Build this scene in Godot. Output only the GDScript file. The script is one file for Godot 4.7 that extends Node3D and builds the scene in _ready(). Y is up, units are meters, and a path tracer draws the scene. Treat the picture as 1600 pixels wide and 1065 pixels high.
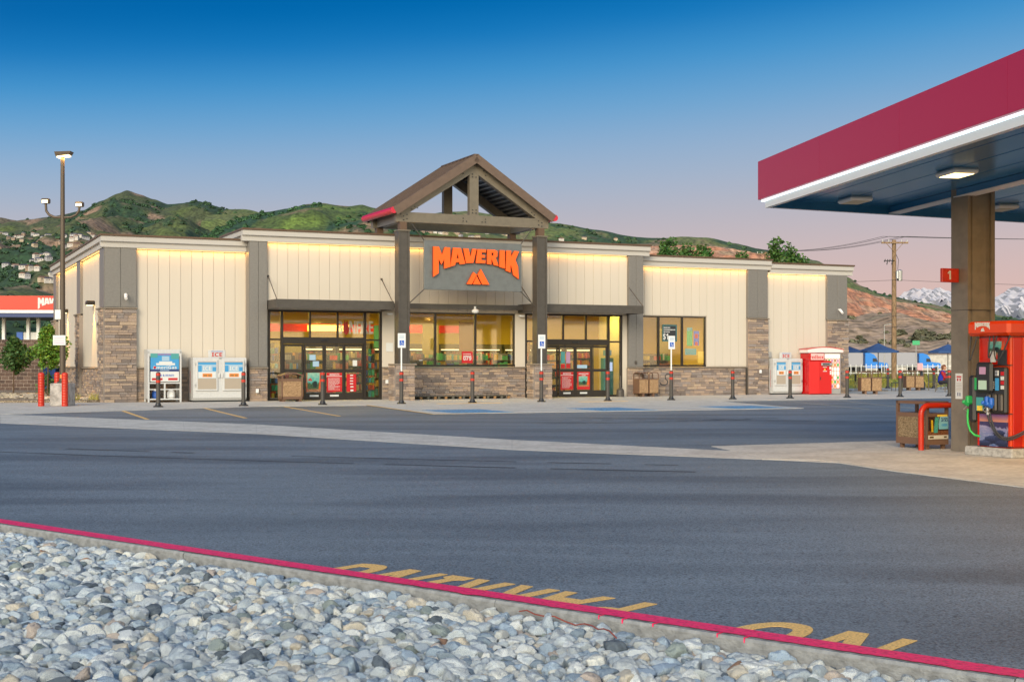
extends Node3D
# ---------------------------------------------------------------- mesh builder
class MB:
	var v := PackedVector3Array()
	var n := PackedVector3Array()
	var c := PackedColorArray()
	var uv := PackedVector2Array()
	var col := Color.WHITE
	var xf := Transform3D.IDENTITY
	var on := true
	func put(p: Vector3, nn: Vector3, t := Vector2.ZERO) -> void:
		v.append(xf * p)
		n.append((xf.basis * nn).normalized())
		c.append(col)
		uv.append(t)
	func tri(a: Vector3, b: Vector3, d: Vector3) -> void:
		var nn := (b - a).cross(d - a).normalized()
		put(a, nn)
		put(d, nn)
		put(b, nn)
	func quad(a: Vector3, b: Vector3, d: Vector3, e: Vector3) -> void:
		# counter-clockwise seen from outside
		var nn := (b - a).cross(e - a).normalized()
		put(a, nn, Vector2(0, 1))
		put(d, nn, Vector2(1, 0))
		put(b, nn, Vector2(1, 1))
		put(a, nn, Vector2(0, 1))
		put(e, nn, Vector2(0, 0))
		put(d, nn, Vector2(1, 0))
	func box(x0: float, y0: float, z0: float, x1: float, y1: float, z1: float) -> MB:
		quad(Vector3(x0, y0, z1), Vector3(x1, y0, z1), Vector3(x1, y1, z1), Vector3(x0, y1, z1))
		quad(Vector3(x1, y0, z0), Vector3(x0, y0, z0), Vector3(x0, y1, z0), Vector3(x1, y1, z0))
		quad(Vector3(x1, y0, z1), Vector3(x1, y0, z0), Vector3(x1, y1, z0), Vector3(x1, y1, z1))
		quad(Vector3(x0, y0, z0), Vector3(x0, y0, z1), Vector3(x0, y1, z1), Vector3(x0, y1, z0))
		quad(Vector3(x0, y1, z1), Vector3(x1, y1, z1), Vector3(x1, y1, z0), Vector3(x0, y1, z0))
		quad(Vector3(x0, y0, z0), Vector3(x1, y0, z0), Vector3(x1, y0, z1), Vector3(x0, y0, z1))
		return self
	func cbox(x0: float, y0: float, z0: float, x1: float, y1: float, z1: float, b: float) -> MB:
		# chamfered box
		var m := Vector3((x0 + x1) / 2, (y0 + y1) / 2, (z0 + z1) / 2)
		var h := Vector3((x1 - x0) / 2, (y1 - y0) / 2, (z1 - z0) / 2)
		b = minf(b, minf(h.x, minf(h.y, h.z)) * 0.95)
		var i := h - Vector3(b, b, b)
		var ax := [[0, 1, 2], [1, 2, 0], [2, 0, 1]]
		for a in ax:
			for s in [-1.0, 1.0]:
				var q := []
				for k in [[-1, -1], [1, -1], [1, 1], [-1, 1]]:
					var p := Vector3.ZERO
					p[a[0]] = h[a[0]] * s
					p[a[1]] = i[a[1]] * k[0]
					p[a[2]] = i[a[2]] * k[1]
					q.append(m + p)
				if s > 0: quad(q[0], q[1], q[2], q[3])
				else: quad(q[3], q[2], q[1], q[0])
			for s in [-1.0, 1.0]:
				for t in [-1.0, 1.0]:
					# edge along axis a[0], between faces a[1]*s and a[2]*t
					var p1 := Vector3.ZERO; var p2 := Vector3.ZERO
					p1[a[1]] = h[a[1]] * s; p1[a[2]] = i[a[2]] * t
					p2[a[1]] = i[a[1]] * s; p2[a[2]] = h[a[2]] * t
					var e := Vector3.ZERO; e[a[0]] = i[a[0]]
					oq(m + p1 - e, m + p1 + e, m + p2 + e, m + p2 - e, p1 + p2)
		for sx in [-1.0, 1.0]:
			for sy in [-1.0, 1.0]:
				for sz in [-1.0, 1.0]:
					var a := m + Vector3(h.x * sx, i.y * sy, i.z * sz)
					var bb := m + Vector3(i.x * sx, h.y * sy, i.z * sz)
					var d := m + Vector3(i.x * sx, i.y * sy, h.z * sz)
					if sx * sy * sz > 0: tri(a, bb, d)
					else: tri(a, d, bb)
		return self
	func oq(a: Vector3, b: Vector3, d: Vector3, e: Vector3, outward: Vector3) -> void:
		if (b - a).cross(e - a).dot(outward) > 0: quad(a, b, d, e)
		else: quad(e, d, b, a)
	func cyl(p: Vector3, q: Vector3, r0: float, r1 := -1.0, k := 12, caps := true) -> MB:
		if r1 < 0: r1 = r0
		var d := (q - p).normalized()
		var s := d.cross(Vector3.UP if absf(d.y) < 0.9 else Vector3.RIGHT).normalized()
		var t := s.cross(d)
		for i in k:
			var a0 := TAU * i / k
			var a1 := TAU * (i + 1) / k
			var d0 := s * cos(a0) + t * sin(a0)
			var d1 := s * cos(a1) + t * sin(a1)
			put(p + d0 * r0, d0); put(p + d1 * r0, d1); put(q + d1 * r1, d1)
			put(p + d0 * r0, d0); put(q + d1 * r1, d1); put(q + d0 * r1, d0)
			if caps:
				if r0 > 0: tri(p, p + d0 * r0, p + d1 * r0)
				if r1 > 0: tri(q, q + d1 * r1, q + d0 * r1)
		return self
	func tube(pts: Array, r: float, k := 8) -> MB:
		for i in pts.size() - 1:
			cyl(pts[i], pts[i + 1], r, r, k, true)
			if i > 0: ball(pts[i], r, 6, 4)
		return self
	func ball(p: Vector3, r: float, k := 10, l := 6, sc := Vector3.ONE) -> MB:
		for j in l:
			for i in k:
				var q := []
				for o in [[0, 0], [1, 0], [1, 1], [0, 1]]:
					var a: float = TAU * (i + o[0]) / k
					var b: float = PI * (j + o[1]) / l
					q.append(Vector3(sin(b) * cos(a), cos(b), sin(b) * sin(a)))
				for o in [[0, 2, 1], [0, 3, 2]]:
					for w in o: put(p + q[w] * sc * r, q[w] / sc)
		return self
	func lathe(prof: Array, k := 16) -> MB:
		for j in prof.size() - 1:
			var a: Vector2 = prof[j]; var b: Vector2 = prof[j + 1]
			if (b - a).length() < 1e-6: continue
			var nn := Vector2(b.y - a.y, a.x - b.x).normalized()
			for i in k:
				var t0 := TAU * i / k; var t1 := TAU * (i + 1) / k
				var d0 := Vector3(cos(t0), 0, sin(t0)); var d1 := Vector3(cos(t1), 0, sin(t1))
				var n0 := d0 * nn.x + Vector3.UP * nn.y; var n1 := d1 * nn.x + Vector3.UP * nn.y
				var p00 := d0 * a.x + Vector3.UP * a.y; var p10 := d1 * a.x + Vector3.UP * a.y
				var p01 := d0 * b.x + Vector3.UP * b.y; var p11 := d1 * b.x + Vector3.UP * b.y
				put(p00, n0); put(p10, n1); put(p11, n1)
				put(p00, n0); put(p11, n1); put(p01, n0)
		return self
	func prism(poly: PackedVector2Array, z0: float, z1: float) -> MB:
		# polygon in x,y pushed from z0 to z1
		if Geometry2D.is_polygon_clockwise(poly):
			poly = poly.duplicate(); poly.reverse()
		var ix := Geometry2D.triangulate_polygon(poly)
		for i in range(0, ix.size(), 3):
			var a := poly[ix[i]]; var b := poly[ix[i + 1]]; var d := poly[ix[i + 2]]
			if (b - a).cross(d - a) < 0:
				var sw := b; b = d; d = sw
			tri(Vector3(a.x, a.y, z1), Vector3(b.x, b.y, z1), Vector3(d.x, d.y, z1))
			tri(Vector3(a.x, a.y, z0), Vector3(d.x, d.y, z0), Vector3(b.x, b.y, z0))
		for i in poly.size():
			var a := poly[i]; var b := poly[(i + 1) % poly.size()]
			quad(Vector3(a.x, a.y, z0), Vector3(b.x, b.y, z0), Vector3(b.x, b.y, z1), Vector3(a.x, a.y, z1))
		return self
	func slab(poly: PackedVector2Array, y0: float, y1: float) -> MB:
		# polygon in x,z pushed from y0 up to y1
		var keep := xf
		xf = xf * Transform3D(Basis(Vector3(1, 0, 0), Vector3(0, 0, 1), Vector3(0, -1, 0)), Vector3.ZERO)
		prism(poly, -y1, -y0)
		xf = keep
		return self
	func beam(p: Vector3, q: Vector3, w: float, h: float, up := Vector3.UP) -> MB:
		var d := (q - p).normalized()
		var s := d.cross(up).normalized() * w / 2
		var t := s.cross(d).normalized() * h / 2
		var a := [p - s - t, p + s - t, p + s + t, p - s + t]
		var b := [q - s - t, q + s - t, q + s + t, q - s + t]
		for i in 4:
			var j := (i + 1) % 4
			oq(a[i], a[j], b[j], b[i], (a[i] + a[j]) / 2 - p)
		oq(a[0], a[1], a[2], a[3], -d)
		oq(b[0], b[1], b[2], b[3], d)
		return self
	func hexa(q: Array) -> MB:
		# eight corners: four below, four above in the same order
		var m := Vector3.ZERO
		for p in q: m += p / 8.0
		for f in [[0, 1, 2, 3], [4, 5, 6, 7], [0, 1, 5, 4], [1, 2, 6, 5], [2, 3, 7, 6], [3, 0, 4, 7]]:
			oq(q[f[0]], q[f[1]], q[f[2]], q[f[3]], (q[f[0]] + q[f[1]] + q[f[2]] + q[f[3]]) / 4 - m)
		return self
	func mesh() -> ArrayMesh:
		var a := []
		a.resize(Mesh.ARRAY_MAX)
		a[Mesh.ARRAY_VERTEX] = v
		a[Mesh.ARRAY_NORMAL] = n
		a[Mesh.ARRAY_COLOR] = c
		a[Mesh.ARRAY_TEX_UV] = uv
		var m := ArrayMesh.new()
		m.add_surface_from_arrays(Mesh.PRIMITIVE_TRIANGLES, a)
		return m

# ---------------------------------------------------------------- helpers
var used := {}
var M := {}
var rng := RandomNumberGenerator.new()
const TH := 0.43040
var SITE := Transform3D(Basis(Vector3.UP, TH), Vector3(-15.55, 0, -51.4))
var bold: SystemFont

func numbered(nm: String) -> String:
	var k: int = used.get(nm, -1) + 1
	used[nm] = k
	return nm if k == 0 else "%s_%03d" % [nm, k]

func tag(o: Node3D, label: String, cat := "", group := "", kind := "") -> Node3D:
	if label: o.set_meta("label", label)
	if cat: o.set_meta("category", cat)
	if group: o.set_meta("group", group)
	if kind: o.set_meta("kind", kind)
	return o

func thing(nm: String, label: String, cat: String, xf: Transform3D, group := "") -> Node3D:
	var o := Node3D.new()
	o.name = numbered(nm)
	add_child(o)
	o.transform = xf
	return tag(o, label, cat, group)

func part(par: Node, nm: String, mb, m: Material, xf := Transform3D.IDENTITY) -> MeshInstance3D:
	var o := MeshInstance3D.new()
	o.mesh = mb.mesh() if mb is MB else mb
	o.material_override = m
	if par == self:
		o.name = numbered(nm)
		add_child(o)
	else:
		o.name = nm
		par.add_child(o, true)
	o.transform = xf
	return o

func struct(nm: String, mb, m: Material, par: Node = self) -> MeshInstance3D:
	var o := part(par, nm, mb, m)
	if par == self: o.set_meta("kind", "structure")
	return o

func at(u: float, h: float, v: float, turn := 0.0) -> Transform3D:
	# place on the store's plot: u along its front, v out from its front
	return SITE * Transform3D(Basis(Vector3.UP, turn), Vector3(u, h, v))

func wp(x: float, y: float, z: float, turn := 0.0) -> Transform3D:
	return Transform3D(Basis(Vector3.UP, turn), Vector3(x, y, z))

func lin(r: float, g: float, b: float) -> Color:
	return Color(r, g, b).linear_to_srgb()

func noise_tex(sd: int, fr: float, cols: Array, offs: Array = [], size := 512, type := FastNoiseLite.TYPE_SIMPLEX, oct := 4) -> NoiseTexture2D:
	var f := FastNoiseLite.new()
	f.seed = sd
	f.noise_type = type
	f.frequency = fr
	f.fractal_octaves = oct
	f.fractal_gain = 0.55
	var t := NoiseTexture2D.new()
	t.width = size; t.height = size
	t.seamless = true
	t.noise = f
	if cols.size():
		var g := Gradient.new()
		var pc := PackedColorArray(); var po := PackedFloat32Array()
		for i in cols.size():
			pc.append(cols[i])
			po.append(offs[i] if offs.size() else float(i) / (cols.size() - 1))
		g.colors = pc; g.offsets = po
		t.color_ramp = g
	return t

func grey(x: float) -> Color:
	return Color(x, x, x)

func mat(nm: String, c: Color, rough := 0.7, metal := 0.0, tex: Texture2D = null, sc := Vector3.ONE, bump: Texture2D = null, bs := 0.0, world := true) -> StandardMaterial3D:
	# c is a linear colour
	var m := StandardMaterial3D.new()
	m.resource_name = nm
	m.albedo_color = lin(c.r, c.g, c.b)
	m.roughness = rough
	m.metallic = metal
	if tex or bump:
		m.uv1_triplanar = true
		m.uv1_world_triplanar = world
		m.uv1_scale = sc
	if tex: m.albedo_texture = tex
	if bump:
		m.heightmap_enabled = true
		m.heightmap_texture = bump
		m.heightmap_scale = bs
	M[nm] = m
	return m

func vmat(nm: String, rough := 0.8, metal := 0.0, tex: Texture2D = null, sc := Vector3.ONE, bump: Texture2D = null, bs := 0.0, world := true) -> StandardMaterial3D:
	var m := mat(nm, Color.WHITE, rough, metal, tex, sc, bump, bs, world)
	m.vertex_color_use_as_albedo = true
	return m

func glow(nm: String, c: Color, e: float, base := Color(0.8, 0.8, 0.8)) -> StandardMaterial3D:
	var m := mat(nm, base, 0.4)
	m.emission_enabled = true
	m.emission = lin(c.r, c.g, c.b)
	m.emission_energy_multiplier = e
	return m

func words(par: Node, nm: String, s: String, h: float, m: Material, xf: Transform3D, depth := 0.006, wide := 1.0) -> MeshInstance3D:
	var t := TextMesh.new()
	t.text = s
	t.font = bold
	t.font_size = 48
	t.pixel_size = h / 48.0 / 0.72
	t.depth = depth
	t.curve_step = 2.0
	var o := part(par, nm, t, m, xf * Transform3D(Basis.from_scale(Vector3(wide, 1, 1)), Vector3.ZERO))
	return o

func area_light(nm: String, xf: Transform3D, w: float, h: float, c: Color, e: float, par: Node = self) -> AreaLight3D:
	# shines along -z of xf
	var l := AreaLight3D.new()
	l.name = numbered(nm) if par == self else nm
	par.add_child(l, true)
	l.transform = xf
	l.area_size = Vector2(w, h)
	l.area_normalize_energy = true
	l.light_color = c
	l.light_energy = e
	l.shadow_enabled = true
	return l

func poly(a: Array) -> PackedVector2Array:
	var p := PackedVector2Array()
	for q in a: p.append(Vector2(q[0], q[1]))
	return p
const DOWN := Basis(Vector3(1, 0, 0), Vector3(0, 0, -1), Vector3(0, 1, 0))

func spot_down(nm: String, p: Vector3, angle: float, c: Color, e: float, par: Node) -> void:
	var l := SpotLight3D.new()
	l.name = nm
	par.add_child(l, true)
	l.transform = Transform3D(DOWN, p)
	l.spot_angle = angle
	l.spot_angle_attenuation = 0.8
	l.spot_range = 12.0
	l.spot_attenuation = 2.0
	l.light_size = 0.08
	l.light_color = c
	l.light_energy = e
	l.shadow_enabled = true

# ---------------------------------------------------------------- scene
func _ready() -> void:
	rng.seed = 7
	bold = SystemFont.new()
	bold.font_names = PackedStringArray(["Droid Sans"])
	bold.font_weight = 700
	camera_and_sky()
	materials()
	ground()
	hills()
	store()
	portico()
	fuel_canopy()
	pump_island()
	store_front_things()
	left_side()
	right_side()
	backdrop_things()
	stones()

func camera_and_sky() -> void:
	var cam := Camera3D.new()
	cam.name = "camera"
	add_child(cam)
	cam.position = Vector3(0, 1.55, 0)
	cam.projection = Camera3D.PROJECTION_FRUSTUM
	cam.near = 0.2
	cam.far = 60000.0
	cam.size = 0.2 * 1065.0 / 2089.0
	cam.frustum_offset = Vector2(0, 0.2 * 33.5 / 2089.0)
	cam.current = true
	# sky after sunset: the glow is behind the camera, the view looks at the dusky blue side
	var w := 256
	var h := 256
	var im := Image.create(w, h, false, Image.FORMAT_RGBF)
	var el := [-90.0, 0.0, 1.5, 3.0, 4.5, 6.2, 7.5, 8.9, 10.5, 12.2, 13.8, 15.4, 18.0, 30.0, 90.0]
	var east := [Color(0.1185, 0.1082, 0.1017), Color(0.2982, 0.1964, 0.1650), Color(0.2892, 0.1964, 0.1737), Color(0.2690, 0.1964, 0.1848), Color(0.2362, 0.1941, 0.1988), Color(0.1871, 0.1871, 0.2158), Color(0.1485, 0.1826, 0.2362), Color(0.1116, 0.1715, 0.2496), Color(0.0624, 0.1505, 0.2550), Color(0.0231, 0.1185, 0.2442), Color(0.0037, 0.0778, 0.2060), Color(0.0000, 0.0554, 0.1693), Color(0.0000, 0.0428, 0.1445), Color(0.0007, 0.0355, 0.1220), Color(0.0052, 0.0355, 0.1017)]
	var west := [Color(0.300, 0.260, 0.250), Color(1.634, 1.150, 0.568), Color(1.634, 1.196, 0.619), Color(1.505, 1.196, 0.688), Color(1.428, 1.178, 0.722), Color(1.333, 1.150, 0.757), Color(1.204, 1.122, 0.791), Color(1.118, 1.104, 0.817), Color(1.032, 1.058, 0.843), Color(0.946, 1.012, 0.860), Color(0.860, 0.966, 0.877), Color(0.774, 0.902, 0.877), Color(0.516, 0.690, 0.774), Color(0.200, 0.321, 0.480), Color(0.030, 0.096, 0.220)]
	for y in h:
		var e0 := 90.0 - 180.0 * (y + 0.5) / h
		for x in w:
			var az := TAU * (x + 0.5) / w   # 0 = the side in view
			# the twilight arch leans: its pale band stands higher towards the sunset side
			var e := e0 * (1.0 - .36 * sin(az)) if e0 > 0 else e0
			if e0 > 30: e = lerpf(e, e0, minf(1.0, (e0 - 30) / 30))
			var i := 0
			while i < el.size() - 2 and e > el[i + 1]: i += 1
			var t := clampf((e - el[i]) / (el[i + 1] - el[i]), 0, 1)
			var ce: Color = east[i].lerp(east[i + 1], t)
			var cw: Color = west[i].lerp(west[i + 1], t)
			var k := pow(0.5 - 0.5 * cos(az - 0.15), 2.4)
			im.set_pixel(x, y, ce.lerp(cw, k))
	var sky := PanoramaSkyMaterial.new()
	sky.panorama = ImageTexture.create_from_image(im)
	var env := Environment.new()
	env.background_mode = Environment.BG_SKY
	env.sky = Sky.new()
	env.sky.sky_material = sky
	env.background_energy_multiplier = 1.0
	env.tonemap_mode = Environment.TONE_MAPPER_LINEAR
	env.tonemap_exposure = 2.5
	env.sdfgi_enabled = true
	env.ssao_enabled = true
	env.ssil_enabled = true
	var we := WorldEnvironment.new()
	we.name = "environment"
	we.environment = env
	add_child(we)
	# the last light of the set sun: a broad warm glow from low behind the camera
	var sun := DirectionalLight3D.new()
	sun.name = "afterglow"
	add_child(sun)
	sun.light_color = Color(1.0, 0.94, 0.83)
	sun.light_energy = 0.5
	sun.light_angular_distance = 30.0
	sun.shadow_enabled = true
	sun.look_at_from_position(Vector3(-9, 14, 29), Vector3.ZERO)

func materials() -> void:
	var speck := noise_tex(3, 0.19, [grey(.55), grey(.8), grey(.95), grey(1)], [0, .4, .6, 1], 512, FastNoiseLite.TYPE_VALUE, 3)
	var soft := noise_tex(5, 0.012, [grey(.92), grey(.97), grey(1)], [.2, .5, .85], 512)
	var rough := noise_tex(9, 0.06, [grey(.55), grey(.78), grey(1)], [.15, .5, .85], 512)
	var bumpy := noise_tex(11, 0.05, [], [], 512)
	var grain := noise_tex(12, 0.22, [], [], 512, FastNoiseLite.TYPE_VALUE, 3)
	var plaster := noise_tex(21, 0.03, [grey(.95), grey(.98), grey(1)], [.2, .5, .8], 512)
	# paving
	var tarmac := noise_tex(31, 0.13, [grey(.45), grey(.78), grey(.93), grey(1)], [.16, .40, .60, .85], 1024, FastNoiseLite.TYPE_VALUE, 4)
	var streak := noise_tex(32, 0.010, [grey(.80), grey(.91), grey(1), grey(.93)], [.22, .45, .65, .85], 1024, FastNoiseLite.TYPE_SIMPLEX, 3)
	var a := mat("asphalt", Color(.235, .278, .312), 0.58, 0.0, tarmac, Vector3(.7, .7, .7), grain, 0.5)
	a.detail_enabled = true
	a.detail_blend_mode = BaseMaterial3D.BLEND_MODE_MUL
	a.detail_albedo = streak
	a.detail_uv_layer = BaseMaterial3D.DETAIL_UV_2
	a.uv2_triplanar = true
	a.uv2_world_triplanar = true
	a.uv2_scale = Vector3(.008, .1, .034)
	var cn := mat("concrete", Color(.57, .535, .485), 0.85, 0.0, noise_tex(33, 0.05, [grey(.90), grey(.96), grey(1)], [.2, .5, .8], 512, FastNoiseLite.TYPE_SIMPLEX, 6), Vector3(.22, .22, .22), grain, 0.3)
	cn.detail_enabled = true
	cn.detail_blend_mode = BaseMaterial3D.BLEND_MODE_MUL
	cn.detail_albedo = noise_tex(34, 0.02, [Color(.92, .915, .91), Color(.97, .97, .965), Color(1, 1, 1)], [.25, .5, .75], 512, FastNoiseLite.TYPE_SIMPLEX, 5)
	cn.detail_uv_layer = BaseMaterial3D.DETAIL_UV_2
	cn.uv2_triplanar = true
	cn.uv2_world_triplanar = true
	cn.uv2_scale = Vector3(.08, .08, .09)
	mat("kerb_concrete", Color(.28, .285, .285), 0.9, 0.0, noise_tex(35, 0.02, [grey(.78), grey(.92), grey(1)], [.2, .5, .8], 512, FastNoiseLite.TYPE_SIMPLEX, 6), Vector3(1.1, 1.1, 1.1), grain, 0.6)
	mat("red_paint", Color(.88, .012, .115), 0.5, 0.0, noise_tex(36, 0.04, [grey(.80), grey(.95), grey(1)], [.15, .4, .7], 512), Vector3(.9, .9, .9), grain, 0.4)
	mat("yellow_paint", Color(.82, .50, .16), 0.7, 0.0, noise_tex(37, 0.09, [grey(.70), grey(.92), grey(1)], [.14, .34, .7], 512), Vector3(.8, .8, .8))
	mat("white_paint", Color(.5, .48, .42), 0.7, 0.0, rough, Vector3(.8, .8, .8))
	mat("blue_paint", Color(.13, .38, .66), 0.7, 0.0, noise_tex(38, 0.06, [grey(.5), grey(.85), grey(1)], [.2, .5, .8], 512), Vector3(.3, .3, .3))
	mat("soil", Color(.17, .15, .125), 0.95, 0.0, rough, Vector3(.5, .5, .5), bumpy, 3.0)
	mat("bed_floor", Color(.10, .10, .10), 0.95, 0.0, rough, Vector3(2, 2, 2), bumpy, 2.0)
	mat("dry_ground", Color(.33, .26, .17), 0.95, 0.0, noise_tex(40, 0.02, [Color(.55, .62, .35), Color(.9, .85, .6), Color(1, .9, .75)], [.2, .5, .8], 512), Vector3(.01, .01, .01))
	# store
	for i in 3: mat("siding_%d" % i, Color(.555, .490, .405) * [1.0, .985, 1.015][i], 0.6)
	mat("siding_gap", Color(.40, .35, .29), 0.8)
	mat("cornice", Color(.45, .42, .385), 0.55)
	mat("coping", Color(.12, .070, .042), 0.5, 0.2)
	mat("grey_metal", Color(.215, .200, .185), 0.45, 0.35, plaster, Vector3(.5, .5, .5))
	mat("steel", Color(.085, .074, .064), 0.45, 0.3, soft, Vector3(.5, .5, .5))
	mat("steel_light", Color(.185, .155, .115), 0.45, 0.3, soft, Vector3(.5, .5, .5))
	mat("bronze", Color(.034, .028, .024), 0.4, 0.4)
	mat("roof_metal", Color(.155, .105, .080), 0.4, 0.4, soft, Vector3(.4, .4, .4))
	mat("membrane", Color(.6, .6, .58), 0.8)
	mat("deck", Color(.05, .055, .065), 0.35, 0.6)
	mat("sign_grey", Color(.15, .16, .158), 0.5, 0.2, soft, Vector3(.5, .5, .5))
	glow("sign_orange_glow", Color(1.0, .105, .0), 0.24, Color(.70, .070, .002))
	mat("orange_side", Color(.30, .04, .008), 0.5)
	mat("gutter_red", Color(.52, .008, .035), 0.35)
	mat("mortar", Color(.26, .22, .19), 0.95)
	vmat("ledgestone", 0.9, 0.0, noise_tex(50, 0.05, [grey(.72), grey(.9), grey(1)], [.2, .5, .8], 512, FastNoiseLite.TYPE_SIMPLEX, 5), Vector3(1.6, 1.6, 1.6), bumpy, 2.5)
	for i in STONE.size():
		mat("ledge_%d" % i, STONE[i], 0.9, 0.0, M.ledgestone.albedo_texture, Vector3(1.6, 1.6, 1.6), bumpy, 2.5)
	mat("stone_cap", Color(.36, .29, .22), 0.85, 0.0, rough, Vector3(1, 1, 1))
	glow("led_strip_glow", Color(1.0, .62, .16), 0.5)
	glow("warm_lamp_glow", Color(1.0, .72, .28), 2.2)
	glow("white_led_glow", Color(.80, .93, 1.0), 0.5)
	glow("ceiling_light_glow", Color(1.0, .80, .40), 0.9)
	var g := mat("glass", Color(.045, .050, .035), 0.03, 0.42)
	g.transparency = BaseMaterial3D.TRANSPARENCY_ALPHA
	g.albedo_color = Color(.30, .34, .18, 0.02)
	g.metallic = 0.0
	g.metallic_specular = 0.5
	var g2 := mat("clear_glass", Color(.5, .5, .5), 0.03)
	g2.transparency = BaseMaterial3D.TRANSPARENCY_ALPHA
	g2.albedo_color = Color(.5, .55, .5, .06)
	# interior
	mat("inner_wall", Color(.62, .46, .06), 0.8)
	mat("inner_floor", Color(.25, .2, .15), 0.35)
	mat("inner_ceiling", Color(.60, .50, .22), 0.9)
	vmat("goods", 0.5)
	mat("shelf", Color(.10, .09, .07), 0.6)
	# things
	mat("white_enamel", Color(.54, .535, .525), 0.35, 0.0, plaster, Vector3(.6, .6, .6))
	mat("white_plain", Color(.74, .73, .71), 0.5)
	mat("print_red", Color(.46, .006, .010), 0.5)
	mat("print_white", Color(.60, .60, .58), 0.5)
	mat("print_blue", Color(.02, .10, .42), 0.5)
	mat("print_sky", Color(.04, .26, .52), 0.5)
	mat("print_pale", Color(.30, .44, .56), 0.5)
	mat("print_teal", Color(.06, .28, .27), 0.5)
	mat("print_navy", Color(.015, .035, .14), 0.5)
	mat("print_orange", Color(.70, .20, .02), 0.5)
	mat("print_yellow", Color(.78, .52, .05), 0.5)
	mat("print_green", Color(.02, .35, .09), 0.5)
	mat("print_dark", Color(.02, .022, .025), 0.5)
	mat("print_mauve", Color(.42, .24, .38), 0.5)
	mat("tan_panel", Color(.36, .30, .235), 0.8)
	mat("kiosk_red", Color(.50, .004, .006), 0.22)
	mat("kiosk_red_deep", Color(.54, .004, .006), 0.32)
	glow("display_glow", Color(1.0, .55, .20), 0.2)
	mat("bollard_brown", Color(.052, .045, .039), 0.5)
	mat("bollard_red", Color(.46, .020, .004), 0.45)
	mat("post_red", Color(.52, .022, .003), 0.4, 0.0, soft, Vector3(.7, .7, .7))
	mat("black_plastic", Color(.018, .018, .02), 0.45)
	mat("bin_frame", Color(.15, .080, .048), 0.5)
	mat("bin_panel", Color(.50, .33, .19), 0.95, 0.0, noise_tex(60, 0.16, [Color(.45, .42, .36), Color(.85, .82, .78), Color(1, 1, 1)], [.2, .45, .8], 512, FastNoiseLite.TYPE_VALUE, 3), Vector3(.9, .9, .9), grain, 1.5)
	mat("bin_pale", Color(.34, .25, .15), 0.95, 0.0, M.bin_panel.albedo_texture, Vector3(.9, .9, .9), grain, 1.5)
	mat("galvanised", Color(.42, .42, .42), 0.4, 0.7)
	mat("cardboard", Color(.30, .16, .06), 0.9)
	mat("block", Color(.20, .125, .095), 0.95, 0.0, rough, Vector3(.8, .8, .8), bumpy, 2.0)
	mat("block_pale", Color(.26, .17, .13), 0.95, 0.0, rough, Vector3(.8, .8, .8), bumpy, 2.0)
	mat("block_dark", Color(.15, .098, .078), 0.95, 0.0, rough, Vector3(.8, .8, .8), bumpy, 2.0)
	mat("block_joint", Color(.34, .27, .22), 0.95)
	mat("pole_brown", Color(.085, .060, .040), 0.45, 0.2)
	mat("bark", Color(.16, .10, .06), 0.95, 0.0, rough, Vector3(3, 3, 3))
	var lf := vmat("leaves", 0.6)
	lf.backlight_enabled = true
	lf.backlight = Color(.4, .4, .3)
	lf.cull_mode = BaseMaterial3D.CULL_DISABLED
	# fuel canopy
	mat("fascia_red", Color(.38, .008, .045), 0.38)
	mat("canopy_white", Color(.70, .70, .70), 0.4)
	mat("soffit", Color(.035, .18, .36), 0.22, 0.25)
	mat("soffit_edge", Color(.035, .18, .36), 0.22, 0.25)
	mat("column_grey", Color(.21, .175, .135), 0.45, 0.15, soft, Vector3(.6, .6, .6))
	mat("pump_orange", Color(.58, .040, .002), 0.16, 0.0)
	mat("pump_red", Color(.46, .010, .002), 0.18)
	mat("hose_black", Color(.03, .03, .032), 0.5)
	mat("hose_green", Color(.02, .42, .07), 0.4)
	mat("nozzle_blue", Color(.02, .13, .55), 0.4)
	mat("screen_lit", Color(.40, .55, .45), 0.3)
	# backdrop
	vmat("hill_cover", 0.95, 0.0, noise_tex(70, 0.03, [Color(.55, .55, .5), Color(.9, .9, .85), Color(1.15, 1.12, 1.05)], [.2, .5, .8], 512, FastNoiseLite.TYPE_SIMPLEX, 6), Vector3(.006, .006, .006))
	vmat("snow_rock", 0.9)
	vmat("shrub", 0.95)
	vmat("house_paint", 0.8)
	mat("timber", Color(.34, .215, .12), 0.9, 0.0, noise_tex(71, 0.05, [grey(.6), grey(.85), grey(1)], [.2, .5, .8], 256), Vector3(1, .12, 1))
	mat("wire", Color(.05, .045, .05), 0.6)
	mat("grass", Color(.20, .22, .035), 0.95, 0.0, noise_tex(72, 0.05, [Color(.5, .75, .3), Color(1, 1, 1), Color(1.3, 1.0, .6)], [.2, .5, .8], 512), Vector3(.12, .12, .12))
	mat("umbrella_blue", Color(.030, .075, .20), 0.85)
	mat("truck_blue", Color(.012, .19, .62), 0.3)
	mat("cloth_blue", Color(.010, .022, .22), 0.9)
const STONE := [Color(.60, .435, .32), Color(.52, .395, .31), Color(.46, .355, .295), Color(.36, .285, .245), Color(.65, .485, .35), Color(.43, .36, .325), Color(.57, .42, .32), Color(.30, .24, .21)]

# ---------------------------------------------------------------- paving, kerb, markings
var KERB := Transform3D(Basis(Vector3(.7618, 0, .6478), Vector3.UP, Vector3(-.6478, 0, .7618)), Vector3(-4.6, 0, -12.0))

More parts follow.
